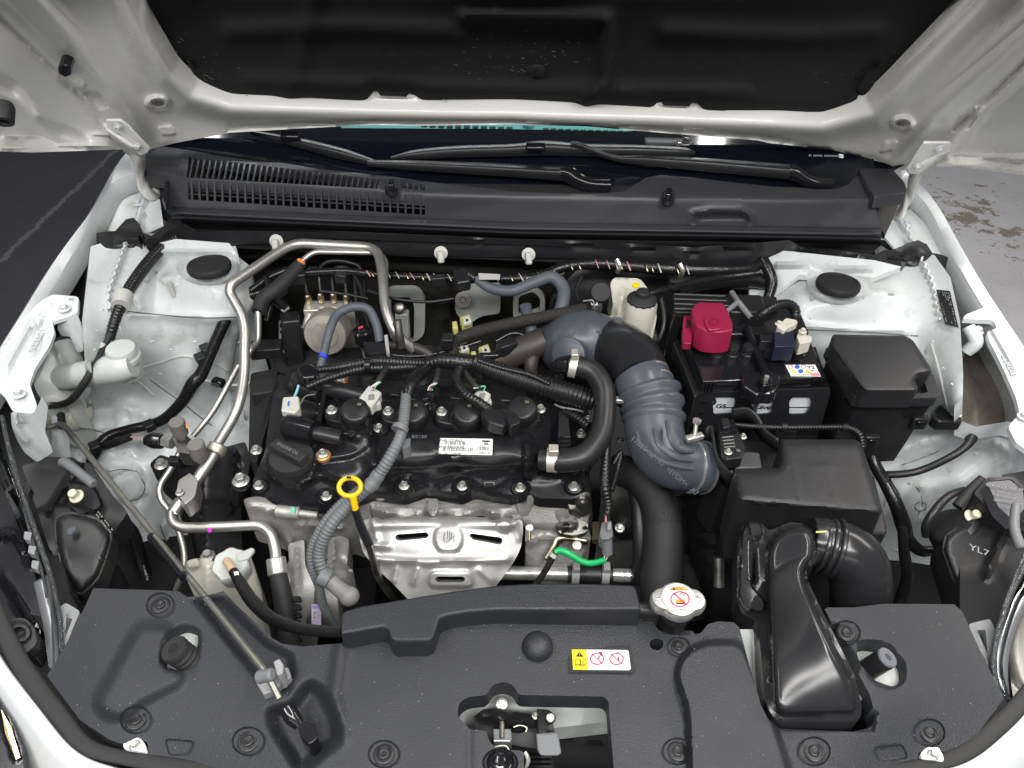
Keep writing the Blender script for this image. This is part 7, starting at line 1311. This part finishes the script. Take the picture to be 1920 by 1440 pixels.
CLEARG = mat('clear_grey_plastic', (.34, .35, .36), .2, trans=.3)
def hl_(h, name, outl, ctrl, m, bumps=(), thick=.015, holes=(), step=7): mb = MB(); mb.relief(outl, ctrl, step=step, thick=thick, bumps=bumps, holes=holes); return part(h, name, mb, m, smooth=45)
def hpoly(h, pts, d, m, name='lens_edge', **k): mb = MB(); mb.tube(pts, d, n=12, **k); return part(h, name, mb, m)
# left unit: bezel seen through the lens, thick lens rim, inner frames
hl_(hL, 'bezel', [(-30, 880), (0, 900), (40, 1000), (66, 1080), (80, 1150), (70, 1240), (40, 1230), (0, 1130), (-30, 1050)], [(-20, 900, .83), (20, 980, .825), (60, 1080, .825), (70, 1200, .83), (0, 1100, .83)], NAVY, [('line', [(-10, 1010), (20, 1000), (60, 1060)], 8, .01), ('line', [(0, 1080), (50, 1160), (70, 1230)], 10, .012)])
hpoly(hL, [(4, 780, .885), (14, 830, .88), (30, 890, .872), (54, 960, .866), (78, 1030, .862), (98, 1090, .862), (112, 1160, .866), (118, 1230, .872)], [7, 8, 9, 9, 10, 9, 8, 7], EDGE)
hpoly(hL, [(44, 950, .862), (60, 1010, .858), (78, 1070, .858), (88, 1120, .86)], [5, 6, 6, 5], EDGE)
for (x, y) in ((52, 1004), (60, 1030), (66, 1058)): mb = MB(); mb.slab(rp([(x-6, y-8), (x+8, y-6), (x+4, y+10), (x-8, y+6)], 2), (0, 0, -.01), z=.862); part(hL, 'lens_tab', mb, CLEARG, bevel=.002)
hl_(hL, 'corner_reflector', rp([(108, 1140), (124, 1130), (150, 1146), (140, 1170), (124, 1210), (112, 1220)], 5), [(115, 1145, .86), (145, 1150, .858), (118, 1215, .868)], CLEARG, [('line', [(124, 1150), (116, 1200)], 6, .006)], holes=[rp([(124, 1158), (136, 1160), (122, 1196)], 2)])
hl_(hL, 'inner_ring', rp([(6, 1180), (20, 1160), (46, 1158), (64, 1176), (70, 1206), (48, 1226), (26, 1212)], 8), [(10, 1180, .878), (60, 1180, .876), (40, 1220, .876)], HLB, [('poly', ell(36, 1186, 20, 17), 4, .004), ('polyin', ell(36, 1186, 13, 11), 4, -.006)])
hl_(hL, 'rear_shoulder', rp([(100, 968), (130, 958), (185, 970), (212, 1000), (206, 1030), (186, 1086), (150, 1120), (118, 1080), (104, 1020)], 14), [(110, 975, .80), (180, 972, .795), (206, 1010, .785), (190, 1080, .76), (150, 1115, .75), (112, 1040, .785)], HLB, [('pillow', rp([(104, 972), (130, 962), (183, 974), (208, 1004), (202, 1030), (184, 1082), (150, 1116), (121, 1078), (107, 1020)], 12), 14, .008)], thick=.03)
for k in range(2):
    for j in range(9):
        if (j+k) % 4 == 3: continue
        x, y = 184+j*3.2+k*-3, 958+j*4.0+k*5; mb = MB(); mb.slab([(x, y), (x+2, y+2.4), (x+.6, y+4.6), (x-1.4, y+2.2)], (0, 0, -.001), z=.8045); part(hL, 'print', mb, GREYINK)
flat(hL, 'paint_stripe', [(126, 992), (140, 986), (142, 992), (131, 1003), (126, 1000)], HOSE, z=.8105)
hl_(hL, 'bulb_base', rp([(150, 1055), (196, 1048), (225, 1060), (228, 1100), (180, 1120), (156, 1100)], 6), [(155, 1060, .70), (220, 1062, .70), (200, 1110, .68)], BLACKP, [], thick=.04)
hl_(hL, 'corner_lens', rp([(-30, 1270), (0, 1318), (22, 1352), (40, 1400), (46, 1460), (-30, 1460)], 6), [(0, 1320, .862), (30, 1390, .855), (0, 1450, .85)], NAVY, [('line', [(0, 1330), (30, 1420)], 5, .004)])  # front corner of the headlight lens, plain dark gloss
flat(hL, 'gold_reflection_strip', [(2, 1330, .8645), (20, 1362, .861), (38, 1420, .8555), (30, 1424, .8555), (10, 1376, .8605)], mat('gold_reflection', (.55, .45, .20), .2, .9))  # gold reflection in the lens corner, painted on as a metallic strip
# right unit
hl_(hR, 'bezel', [(1900, 1120), (1940, 1060), (1960, 1080), (1950, 1320), (1900, 1310), (1890, 1240)], [(1910, 1130, .845), (1950, 1100, .845), (1930, 1300, .85)], mat('warm_reflector', (.16, .155, .14), .3, .5), [('dome', (1945, 1200, 60, 110), 0, .01)])
hpoly(hR, [(1932, 1020, .885), (1916, 1068, .88), (1892, 1120, .876), (1872, 1180, .874), (1862, 1240, .874), (1866, 1300, .876)], [8, 10, 11, 11, 10, 8], EDGE)
hpoly(hR, [(1920, 1040, .886), (1900, 1090, .88), (1880, 1140, .876)], [6, 7, 6], EDGE)
hl_(hR, 'rear_drum', rp([(1766, 1030), (1772, 1002), (1800, 984), (1840, 976), (1872, 984), (1880, 1002), (1852, 1090), (1832, 1170), (1812, 1150), (1786, 1086)], 12), [(1770, 1020, .80), (1810, 984, .808), (1876, 990, .805), (1850, 1090, .785), (1822, 1165, .765), (1790, 1080, .785)], HLB, [('pillow', rp([(1769, 1030), (1775, 1005), (1801, 987), (1840, 979), (1870, 987), (1876, 1002), (1849, 1089), (1830, 1166), (1814, 1148), (1789, 1084)], 10), 12, .008)], thick=.03)
hl_(hR, 'label_plate', rp([(1850, 904), (1894, 900), (1918, 920), (1922, 952), (1900, 976), (1872, 950)], 4), [(1855, 906, .868), (1890, 902, .868), (1916, 945, .862)], mat('dark_grey_plate', (.10, .10, .115), .42), [], thick=.02)
hl_(hR, 'corner_reflector', rp([(1816, 1170), (1856, 1160), (1866, 1180), (1858, 1230), (1868, 1270), (1852, 1260), (1826, 1200)], 5), [(1820, 1172, .852), (1860, 1165, .852), (1860, 1260, .868)], CLEARG, [('line', [(1832, 1184), (1852, 1250)], 5, .004)], holes=[rp([(1832, 1182), (1848, 1180), (1852, 1226)], 3)])
xa, xb = P(1854, 908, .869), P(1910, 916, .868)
for t_, x, y, sz in (('STANLEY W7147', 1884, 914, .0068), ('RE POS. 12V-5W', 1884, 924, .005), ('12V 60/55W', 1886, 933, .005), ('MADE IN INDONESIA', 1890, 942, .004)):
    text(hR, 'moulded_lettering', t_, (x, y, .8705), sz, GREYL, xb-xa, Vector((-.1, 1, 0)), ext=.0004)
ya, yb = P(1826, 1030, .806), P(1840, 1030, .806)
text(hR, 'paint_mark', 'YL7', (1836, 1032, .817), .016, GREYL, Vector((1, -.5, 0)), Vector((.5, 1, 0)), ext=.0003)
# cable at the right headlight
conduit('headlight_cable', 'black loop of cable behind the right headlight', 'cable', [(1808, 918, .83), (1780, 930, .835), (1755, 955, .83), (1736, 985, .81), (1735, 1005, .79)], [12, 15, 16, 15, 12], BLACKH)
conduit('vent_tube', 'straight dark vent tube standing at the right headlight', 'hose', [(1842, 898, .85), (1820, 920, .84), (1795, 950, .825)], [18, 20, 20], MATTEB)
conduit('headlight_harness', 'thick black taped harness running down beside the right headlight', 'wiring harness', [(1630, 830, .82), (1640, 870, .80), (1660, 905, .78), (1680, 945, .76), (1694, 985, .73), (1702, 1010, .71), (1725, 1032, .70), (1750, 1032, .70)], [16, 22, 24, 26, 28, 24, 22, 18], TAPE)
conduit('lower_harness', 'black harness dropping beside the right air duct elbow', 'wiring harness', [(1692, 985, .735), (1696, 1040, .69), (1702, 1080, .66), (1690, 1120, .62), (1676, 1150, .60)], [18, 20, 22, 22, 22], BLACKH)
conduit('washer_cable', 'black hose from the harness to the right fender opening', 'hose', [(1650, 884, .78), (1664, 890, .785), (1720, 884, .80), (1780, 858, .815), (1812, 836, .83), (1822, 820, .835)], [14, 14, 14, 14, 15, 22], BLACKH)
# ================================================================== ABS UNIT
ab2 = thing('abs_unit', 'machined aluminium brake control block with four black lines', 'brake unit')
MACH = mat('machined_block', (.62, .60, .55), .40, .6, rvar=(50, .3, .45), bump=(160, .1))
mb = MB(); mb.slab([P(568, 582, .90), P(572, 563, .90), P(660, 563, .90), P(664, 580, .90)], (0, 0, -.085)); part(ab2, 'valve_body', mb, MACH, bevel=.002)
mb = MB(); c = PY(612, 625, 0.985); mb.lathe([(.036, -.03), (.037, .004), (.034, .010), (.022, .011), (.021, .013), (.008, .013)], c, (0, -.95, .32), n=44); part(ab2, 'motor', mb, mat('motor_steel', (.50, .47, .41), .38, .65, rvar=(40, .26, .42)))
for k in range(10):
    a = k*math.pi/5; piece(ab2, 'rivet', 'rivet2', lambda mb: mb.lathe([(.5, 0), (.4, .3), (.1, .35)], Vector((0, 0, 0)), n=10), STEEL, c+Vector((.0295*math.cos(a), -.0085-.0095*math.sin(a)*.3, .0295*math.sin(a)*.95)), (0, -1, .3), .003)
mb = MB(); mb.tube([(572, 618, .875), (580, 590, .89)], [16, 14], n=14); part(ab2, 'side_port', mb, MACH)
for x, y, z, pts in ((579, 563, .905, [(579, 562, .91), (571, 530, .93), (572, 510, .945), (580, 503, .948), (594, 502, .945)]), (602, 560, .908, [(602, 560, .91), (598, 520, .94), (598, 503, .95), (612, 490, .955), (640, 488, .955), (676, 498, .945), (684, 540, .92), (684, 580, .90)]), (626, 560, .908, [(626, 560, .91), (622, 520, .935), (624, 506, .942), (636, 500, .945), (655, 503, .942), (664, 520, .93), (668, 572, .90)]), (650, 563, .905, [(650, 562, .91), (647, 530, .93), (650, 516, .938), (660, 510, .94)])):
    q = P(x, y+2, z); mb = MB(); mb.lathe([(.006, -.004), (.006, .008), (.005, .012), (.0035, .014)], q, n=6); part(ab2, 'flare_nut', mb, BRONZE, smooth=0)
    mb = MB(); mb.tube(pts, 7.5, n=12, bend=.012); part(ab2, 'brake_line', mb, BLACKH)
eb_ = thing('abs_connector', 'ribbed black connector block left of the brake control block', 'connector')
mb = MB(); mb.slab([P(524, 585, .90), P(560, 582, .90), P(562, 600, .90), P(526, 604, .90)], (0, -.02, -.085)); part(eb_, 'shell', mb, BLACKP, bevel=.003)
for k in range(5): mb = MB(); mb.slab([P(525, 606+11*k, .885-.011*k), P(562, 603+11*k, .885-.011*k), P(562, 606+11*k, .885-.011*k), P(525, 609+11*k, .885-.011*k)], (0, -.004, -.003)); part(eb_, 'rib', mb, GLOSSB)
mb = MB(); mb.loft([[(526, 600, .89), (528, 650, .85), (538, 658, .845), (562, 656, .845), (564, 610, .88)], [(522, 602, .886), (524, 654, .846), (536, 663, .84), (566, 660, .84), (568, 610, .876)]], 30); part(eb_, 'lever', mb, GREYL, solid=.003)
mb = MB(); mb.tube([(528, 578, .905), (536, 572, .91)], 20, n=14); part(eb_, 'cable_gland', mb, OFFW)
conduit('abs_cable', 'black cable bending into the ribbed brake connector', 'cable', [(500, 520, .95), (508, 548, .935), (522, 566, .92), (534, 575, .908)], [18, 20, 20, 18], TAPE)
# ================================================================== HEATER / VACUUM HOSES
def hose(name, label, pts, d, m, marks=(), **k):
    h = thing(name, label, 'hose'); mb = MB(); mb.tube(pts, d, n=20, **k); part(h, 'hose', mb, m)
    for a, b, dd, mm in marks: mb = MB(); mb.tube([a, b], dd, n=18); part(h, 'paint_band', mb, mm)
    return h
hose('vacuum_hose', 'blue grey printed hose arching over the brake control block', [(600, 690, .905), (608, 660, .92), (618, 620, .945), (632, 590, .955), (660, 576, .96), (690, 580, .955), (706, 610, .935), (712, 640, .915)], [15, 16, 17, 17, 17, 17, 17, 17], HOSE, [((604, 672, .915), (607, 666, .917), 18.5, BLUEM)])
hose('heater_hose', 'grey blue heater hose looping from the firewall to the engine', [(890, 522, .965), (920, 540, .955), (960, 545, .955), (1000, 530, .965), (1034, 520, .97), (1056, 540, .96), (1054, 572, .945), (1040, 600, .925), (1030, 618, .912)], [15, 20, 21, 22, 24, 25, 25, 22, 18], HOSE, [((1043, 592, .93), (1040, 598, .926), 24, CYANM)])
hose('heater_hose', 'brown black hose joining the grey heater hose down to the engine', [(1032, 614, .915), (1016, 630, .91), (1002, 655, .90), (996, 680, .89), (996, 705, .87)], [20, 26, 27, 26, 24], BROWNH)
hose('heater_hose', 'brown hose between the solenoid bracket and the harness', [(726, 648, .905), (760, 648, .905), (790, 656, .90), (815, 672, .89)], [17, 19, 19, 17], BROWNH)
hose('brake_booster_hose', 'long dusty black hose rising to the brake booster', [(850, 668, .90), (850, 648, .91), (862, 634, .92), (900, 620, .93), (960, 606, .94), (1030, 592, .945), (1080, 582, .948), (1106, 574, .948)], [19, 20, 21, 22, 22, 22, 22, 20], FELT2)
hose('evaporator_pipe', 'short grey pipe stub in the right firewall grommet', [(985, 572, .955), (990, 600, .93), (1000, 630, .91)], [22, 22, 24], HOSE)
hose('evaporator_pipe', 'dull pipe stub in the left firewall opening', [(745, 600, .955), (748, 625, .935), (752, 650, .91)], [14, 16, 18], DULLST)
c = PY(749, 578, 1.17); mb = MB(); mb.lathe([(.011, -.01), (.011, .004), (.009, .006), (.003, .007)], c, (0, -.8, .6), n=20); ev = thing('expansion_valve', 'small round brass fitting in the left firewall opening', 'valve'); part(ev, 'fitting', mb, DULLST)
mb = MB(); mb.slab([PY(740, 590, 1.165), PY(765, 590, 1.165), PY(768, 640, 1.165), PY(742, 642, 1.165)], (0, .02, 0)); part(ev, 'flange', mb, PALEG, bevel=.003)
solb = thing('purge_valve', 'black valve box with grey flange beside the vacuum hose', 'valve')
mb = MB(); mb.slab(rp([(680, 640), (720, 642), (722, 660), (690, 664)], 3), (0, 0, -.03), z=.925); part(solb, 'box', mb, BLACKP, bevel=.003)
mb = MB(); c = P(678, 620, .93); mb.lathe([(.014, -.02), (.015, 0), (.012, .002), (.011, -.004)], c, n=22); part(solb, 'socket', mb, GLOSSB)
mb = MB(); mb.tube([(672, 616, .933), (680, 612, .935)], 4, n=6); part(solb, 'wire', mb, REDINK)
mb = MB(); mb.slab([P(720, 628, .935), P(727, 626, .935), P(731, 662, .915), P(724, 664, .915)], (0, 0, -.01)); part(solb, 'flange', mb, GREYL, bevel=.001)
# ================================================================== FIREWALL CONNECTORS
for i, (x, y, nm) in enumerate(((873, 600, 'pale yellow connector on the bare firewall patch'), (868, 652, 'yellow and white connector under the booster hose'), (908, 656, 'pale yellow connector right of the other under the booster hose'))):
    k = thing('yellow_connector', nm, 'connector')
    mb = MB(); mb.slab([(x-12, y-6), (x+8, y-13), (x+13, y+3), (x-6, y+10)], (0, .004, -.02), z=.935 if i == 0 else .90); part(k, 'shell', mb, YELCON, bevel=.003)
    mb = MB(); mb.slab([(x-6, y-4), (x+8, y-8), (x+11, y+3), (x-3, y+7)], (0, 0, -.006), z=.940 if i == 0 else .905); w_ = part(k, 'insert', mb, OFFW, bevel=.001)
    mb = MB(); mb.slab([(x, y-2), (x+4, y-3), (x+5, y+1), (x+1, y+2)], (0, 0, -.002), z=.9415 if i == 0 else .9065); part(w_, 'slot', mb, DARK)
    mb = MB(); mb.slab([(x-26, y+2), (x-16, y+1), (x-14, y+14), (x-24, y+15)], (0, 0, -.015), z=.93 if i == 0 else .895); part(k, 'lock_tab', mb, YELCON, bevel=.002)
bb = thing('intake_manifold', 'dark intake manifold and plumbing behind the engine', 'manifold')
mb = MB(); mb.relief(rp([(500, 660), (700, 650), (1000, 640), (1060, 700), (1050, 740), (900, 710), (700, 690), (520, 700)], 10), [(520, 670, .82), (800, 665, .84), (1040, 680, .84), (1000, 720, .83), (700, 690, .83)], step=12, thick=.10, bumps=[('line', [(900, 700), (1000, 650)], 40, .03), ('dome', (760, 676, 40, 20), 0, .03)]); part(bb, 'casting', mb, MATTEB, smooth=60)
mb = MB(); mb.tube([(930, 680, .88), (980, 656, .90), (1020, 640, .91)], [44, 54, 54], n=24); part(bb, 'pipe', mb, BROWNH)
for x, w in ((690, 30), (790, 54), (835, 36)):
    mb = MB(); c = P(x, 712, .895); mb.lathe([(w*.5*m2px(c), -.03), (w*.5*m2px(c), .008), (w*.42*m2px(c), .012), (w*.1*m2px(c), .013)], c, n=24); part(bb, 'round_port', mb, MATTEB)
# firewall sensor and bracket at the top
fs = thing('firewall_plug', 'black elbow plug where the grey heater hose meets the firewall', 'connector')
mb = MB(); mb.slab(rp([(848, 505), (872, 500), (884, 510), (882, 526), (856, 530)], 4), (0, 0, -.02), z=.975); part(fs, 'plug', mb, BLACKP, bevel=.003)
mb = MB(); mb.tube([(876, 516, .97), (892, 523, .965)], [24, 22], n=16, corr=(.004, .1)); part(fs, 'nut', mb, GLOSSB)
# plumbing and brackets against the firewall
def bundle(name, label, cat, tubes, m, boxes=()):
    t = thing(name, label, cat)
    for pts, d in tubes: mb = MB(); mb.tube(pts, d, n=12); part(t, 'tube', mb, m)
    for c, sz, rt in boxes: mb = MB(); mb.box(P(*c), sz, rotz(rt)); part(t, 'clip', mb, BLACKP, bevel=.002)
bundle('brake_pipes', 'thin black brake pipes crossing the firewall behind the blue grey hose', 'pipe', [([(690, 545, .95), (740, 560, .95), (800, 566, .945), (850, 560, .945)], 6), ([(660, 510, .95), (676, 540, .945), (688, 600, .925), (700, 640, .905)], 7), ([(600, 545, .955), (650, 552, .95), (690, 560, .945)], 5)], BLACKH, [((822, 526, .965), (.024, .014, .018), 10), ((640, 520, .962), (.020, .014, .016), -8)])
bundle('fuel_pipes', 'dark pipes running under the booster hose to the manifold', 'pipe', [([(700, 662, .90), (780, 668, .895), (850, 655, .90), (900, 640, .905)], 9), ([(930, 640, .91), (960, 625, .92), (985, 630, .92), (1010, 650, .91)], 12), ([(900, 668, .90), (940, 665, .90), (970, 650, .905)], 14)], GLOSSB, [((950, 650, .915), (.03, .02, .02), 30), ((840, 640, .925), (.018, .02, .02), 0)])
bundle('bracket_cluster', 'black brackets and looms behind the brake control block', 'bracket', [([(470, 545, .94), (505, 520, .95), (540, 505, .955)], 14), ([(500, 600, .91), (512, 560, .93), (530, 530, .945)], 9), ([(672, 600, .92), (680, 650, .90), (690, 690, .88)], 12)], TAPE, [((556, 520, .955), (.03, .02, .02), 15), ((520, 545, .945), (.02, .03, .02), -20), ((500, 655, .87), (.05, .03, .02), 10)])
bundle('clutch_pipe', 'slim dark pipe looping beside the brake fluid reservoir', 'pipe', [([(1240, 560, .965), (1246, 600, .945), (1236, 636, .92), (1215, 650, .90)], 9), ([(1090, 520, .965), (1080, 545, .955), (1086, 566, .95)], 7)], BLACKH)
# ================================================================== BRAKE FLUID RESERVOIR, BOOSTER
bo = thing('brake_booster', 'black round brake booster behind the fluid reservoir', 'brake booster')
c = PY(1150, 590, 1.16); mb = MB(); mb.lathe([(.12, -.05), (.122, 0), (.115, .016), (.085, .026), (.05, .03), (.02, .032)], c, (0, -.94, .35), n=52); part(bo, 'shell', mb, mat('gloss_black_steel', (.018, .018, .02), .25, rvar=(12, .2, .32)))
mb = MB(); c2 = P(1126, 548, .975); mb.lathe([(.016, -.02), (.017, 0), (.015, .004), (.004, .005)], c2, (0, -.75, .65), n=26); part(bo, 'round_plug', mb, MATTEB)
mb = MB(); c2 = P(1106, 574, .95); mb.lathe([(.017, -.012), (.017, .006), (.012, .010), (.006, .011)], c2, (-.5, -.7, .5), n=24); part(bo, 'hose_valve', mb, GLOSSB); mb = MB(); mb.tube([c2+Vector((-.012, -.006, .014)), c2+Vector((.002, -.01, .018)), c2+Vector((.006, -.012, .006))], .0025, n=8, px=False); part(bo, 'wire_clip', mb, STEEL)
br = thing('brake_reservoir', 'yellowish brake fluid reservoir with black screw cap', 'fluid reservoir')
mb = MB(); mb.relief(rp([(1144, 530), (1152, 520), (1200, 522), (1214, 540), (1232, 590), (1228, 616), (1212, 624), (1186, 622), (1172, 600), (1150, 575)], 8), [(1150, 525, .965), (1205, 528, .965), (1228, 592, .945), (1200, 620, .915), (1160, 580, .94)], step=6, thick=.05, bumps=[('line', [(1168, 545), (1162, 585)], 10, .006)]); part(br, 'tank', mb, MILKY2, smooth=60)
c = P(1204, 560, .972); u = m2px(c); mb = MB(); mb.lathe([(29*u, -.075), (31*u, -.05), (30*u, -.008), (27*u, 0)], c, n=32); part(br, 'neck', mb, MILKY2)
mb = MB(); mb.lathe([(28*u, -.012), (29*u, -.008), (28*u, .0), (22*u, .004), (13*u, .006), (13*u, .013), (11*u, .0155), (2*u, .016)], c, n=40, fn=lambda t: 1-.012*(math.cos(26*t) > 0)); part(br, 'screw_cap', mb, MATTEB, smooth=30)
mb = MB(); mb.lathe([(.0065, 0), (.0065, .002), (.003, .0024)], P(1192, 536, .985), n=20); part(br, 'yellow_tab', mb, YELLOW)
mb = MB(); mb.box(P(1202, 634, .885), (.05, .02, .03)); part(br, 'mount', mb, CAST, bevel=.004); bolt(br, (1194, 628, .905), 13)
# ================================================================== UPPER HARNESS ALONG FIREWALL, RELAY BOX
uh = thing('firewall_harness', 'black taped wiring loom with yellow flecks along the firewall', 'wiring harness')
conduit('loom', '', '', [(560, 512, .955), (640, 508, .955), (720, 516, .955), (800, 520, .955), (900, 522, .955), (1000, 520, .96), (1060, 500, .97), (1120, 494, .975), (1200, 500, .975), (1300, 506, .975), (1400, 504, .975), (1430, 490, .98)], [12, 13, 14, 14, 15, 17, 20, 22, 24, 24, 22, 20], TAPE, par=uh)
random.seed(5); x = 690
while x < 1290:
    yy = float(np.interp(x, [690, 800, 900, 1000, 1060, 1120, 1200, 1300], [513, 520, 522, 520, 500, 494, 500, 506])); zz = float(np.interp(x, [690, 1000, 1060, 1120, 1300], [.955, .96, .97, .975, .975])); d = float(np.interp(x, [690, 1000, 1120, 1300], [14.5, 17.5, 22.5, 24.5]))
    w = random.uniform(.8, 2.2); mb = MB(); mb.tube([(x-w-2, yy-d*.42, zz+d*.0003), (x, yy-d*.1, zz+d*.00046), (x+w+3, yy+d*.38, zz+d*.0002)], random.uniform(1.6, 3), n=8); part(uh, 'tape_fleck', mb, random.choice((BRONZE, OFFW, BRONZE, BRONZE, PINKW)))
    x += random.uniform(6, 34)
flat(uh, 'paper_tag', [(897, 512), (938, 514), (937, 524), (898, 524)], OFFW, z=.972)
for x, y in ((1160, 492), (1278, 500)):
    mb = MB(); mb.tube([(x-4, y-6, .992), (x+2, y+8, .982), (x-2, y+18, .965)], 10, n=8); part(uh, 'metal_clip', mb, STEEL)
conduit('loom_branch', 'black branch loom running right behind the relay box', 'wiring harness', [(1180, 560, .96), (1230, 548, .965), (1300, 530, .965), (1360, 520, .965), (1420, 512, .97)], [12, 14, 15, 16, 16], TAPE)
conduit('loom_branch', 'fat black loom lying behind the relay box', 'wiring harness', [(1270, 545, .95), (1330, 528, .955), (1400, 522, .955), (1436, 530, .95)], [24, 32, 34, 26], TAPE)
conduit('loom_drop', 'black loom dropping from the cowl to the right of the relay box', 'wiring harness', [(1430, 486, .985), (1440, 505, .975), (1448, 530, .96), (1440, 560, .94)], [20, 22, 20, 20], TAPE)
rb = thing('relay_box', 'long black ribbed relay housing behind the battery', 'relay box')
mb = MB(); mb.slab(rp([(1262, 548), (1456, 556), (1460, 580), (1420, 590), (1264, 585)], 3), (0, 0, -.05), z=.975); part(rb, 'case', mb, BLACKP, bevel=.004)
for k in range(4): mb = MB(); mb.tube([(1264, 552+k*9, .977), (1370, 556+k*9, .977)], 7, n=10); part(rb, 'rib', mb, BLACKP)
mb = MB(); mb.tube([(1372, 548, .99), (1384, 566, .992), (1362, 584, .985)], 10, n=8, bend=.004); mb.tube([(1384, 566, .992), (1408, 596, .98)], 11, n=8); part(rb, 'brace', mb, GREYP)
mb = MB(); mb.box(P(1392, 592, .955), (.06, .05, .05)); part(rb, 'rear_block', mb, BLACKP, bevel=.003)
conduit('battery_cable', 'black corrugated cable arching over the back of the battery', 'cable', [(1412, 606, .985), (1430, 588, 1.005), (1452, 574, 1.012), (1476, 570, 1.01), (1490, 580, 1.0), (1492, 596, .99)], [16, 18, 18, 18, 20, 16], CONV, (.0052, .08))
conduit('battery_cable', 'black cable dropping behind the maroon terminal cover', 'cable', [(1276, 590, .97), (1266, 620, .94), (1258, 660, .90), (1256, 700, .86)], [24, 24, 22, 22], TAPE)
solo('white_rag_tab', 'narrow white plastic tab left of the battery', 'tab', MB().slab(rp([(1248, 650), (1254, 640), (1258, 668), (1252, 676), (1244, 674)], 2), (0, 0, -.01), z=.88), OFFW)
# harness across the battery front
fh = thing('battery_harness', 'thin corrugated harness clipped along the front of the battery', 'wiring harness')
conduit('conduit', '', '', [(1376, 796, .92), (1420, 800, .92), (1480, 802, .92), (1540, 801, .92), (1590, 802, .92), (1612, 815, .915), (1618, 840, .90)], [9, 11, 11, 11, 12, 13, 12], CONV, (.0042, .14), par=fh)
for x in (1470, 1584):
    mb = MB(); mb.tube([(x-5, 801, .92), (x+5, 801, .92)], 15, n=12); part(fh, 'clip_band', mb, BLACKP); mb = MB(); mb.box(P(x, 812, .90), (.03, .012, .02)); part(fh, 'clip_foot', mb, BLACKP, bevel=.002)
# ================================================================== STRUT CAPS
for x, y, nm in ((391, 494, 'left'), (1573, 528, 'right')):
    c = P(x, y, .999); r = 40*m2px(c)
    mb = MB(); mb.lathe([(r*.96, -.012), (r, -.008), (r, -.003), (r*.96, 0), (r*.86, .0005), (r*.84, -.001), (r*.1, -.001)], c, (0, .09, 1), n=44)
    solo('strut_cap', 'round black rubber cap on the '+nm+' white strut tower', 'cap', mb, MATTEB, 'caps on the strut towers')
for x, y, z in ((322, 545, .95), (1519, 572, .95)):
    c = P(x, y, z); mb = MB(); mb.tube([c-Vector((0, 0, .01)), c+Vector((0, 0, .018))], .007, n=12, px=False); part(body, 'stud', mb, OFFW)
# rubber seal along the front edge
sl_ = thing('bumper_seal', 'black rubber edge strip between the cover and the white bumper', 'seal')
mb = MB(); mb.tube([(-30, 1100, .895), (10, 1190, .885), (50, 1262, .878), (110, 1340, .872), (160, 1398, .868), (230, 1420, .866), (330, 1436, .868), (460, 1456, .87)], [30, 30, 32, 32, 28, 26, 28, 28], n=16, flat=.35); part(sl_, 'left_strip', mb, MATTEB)
mb = MB(); mb.tube([(1960, 1260, .895), (1916, 1316, .885), (1870, 1362, .876), (1810, 1410, .87), (1740, 1434, .868), (1600, 1456, .868)], [28, 30, 32, 30, 26, 26], n=16, flat=.35); part(sl_, 'right_strip', mb, MATTEB)
finish()
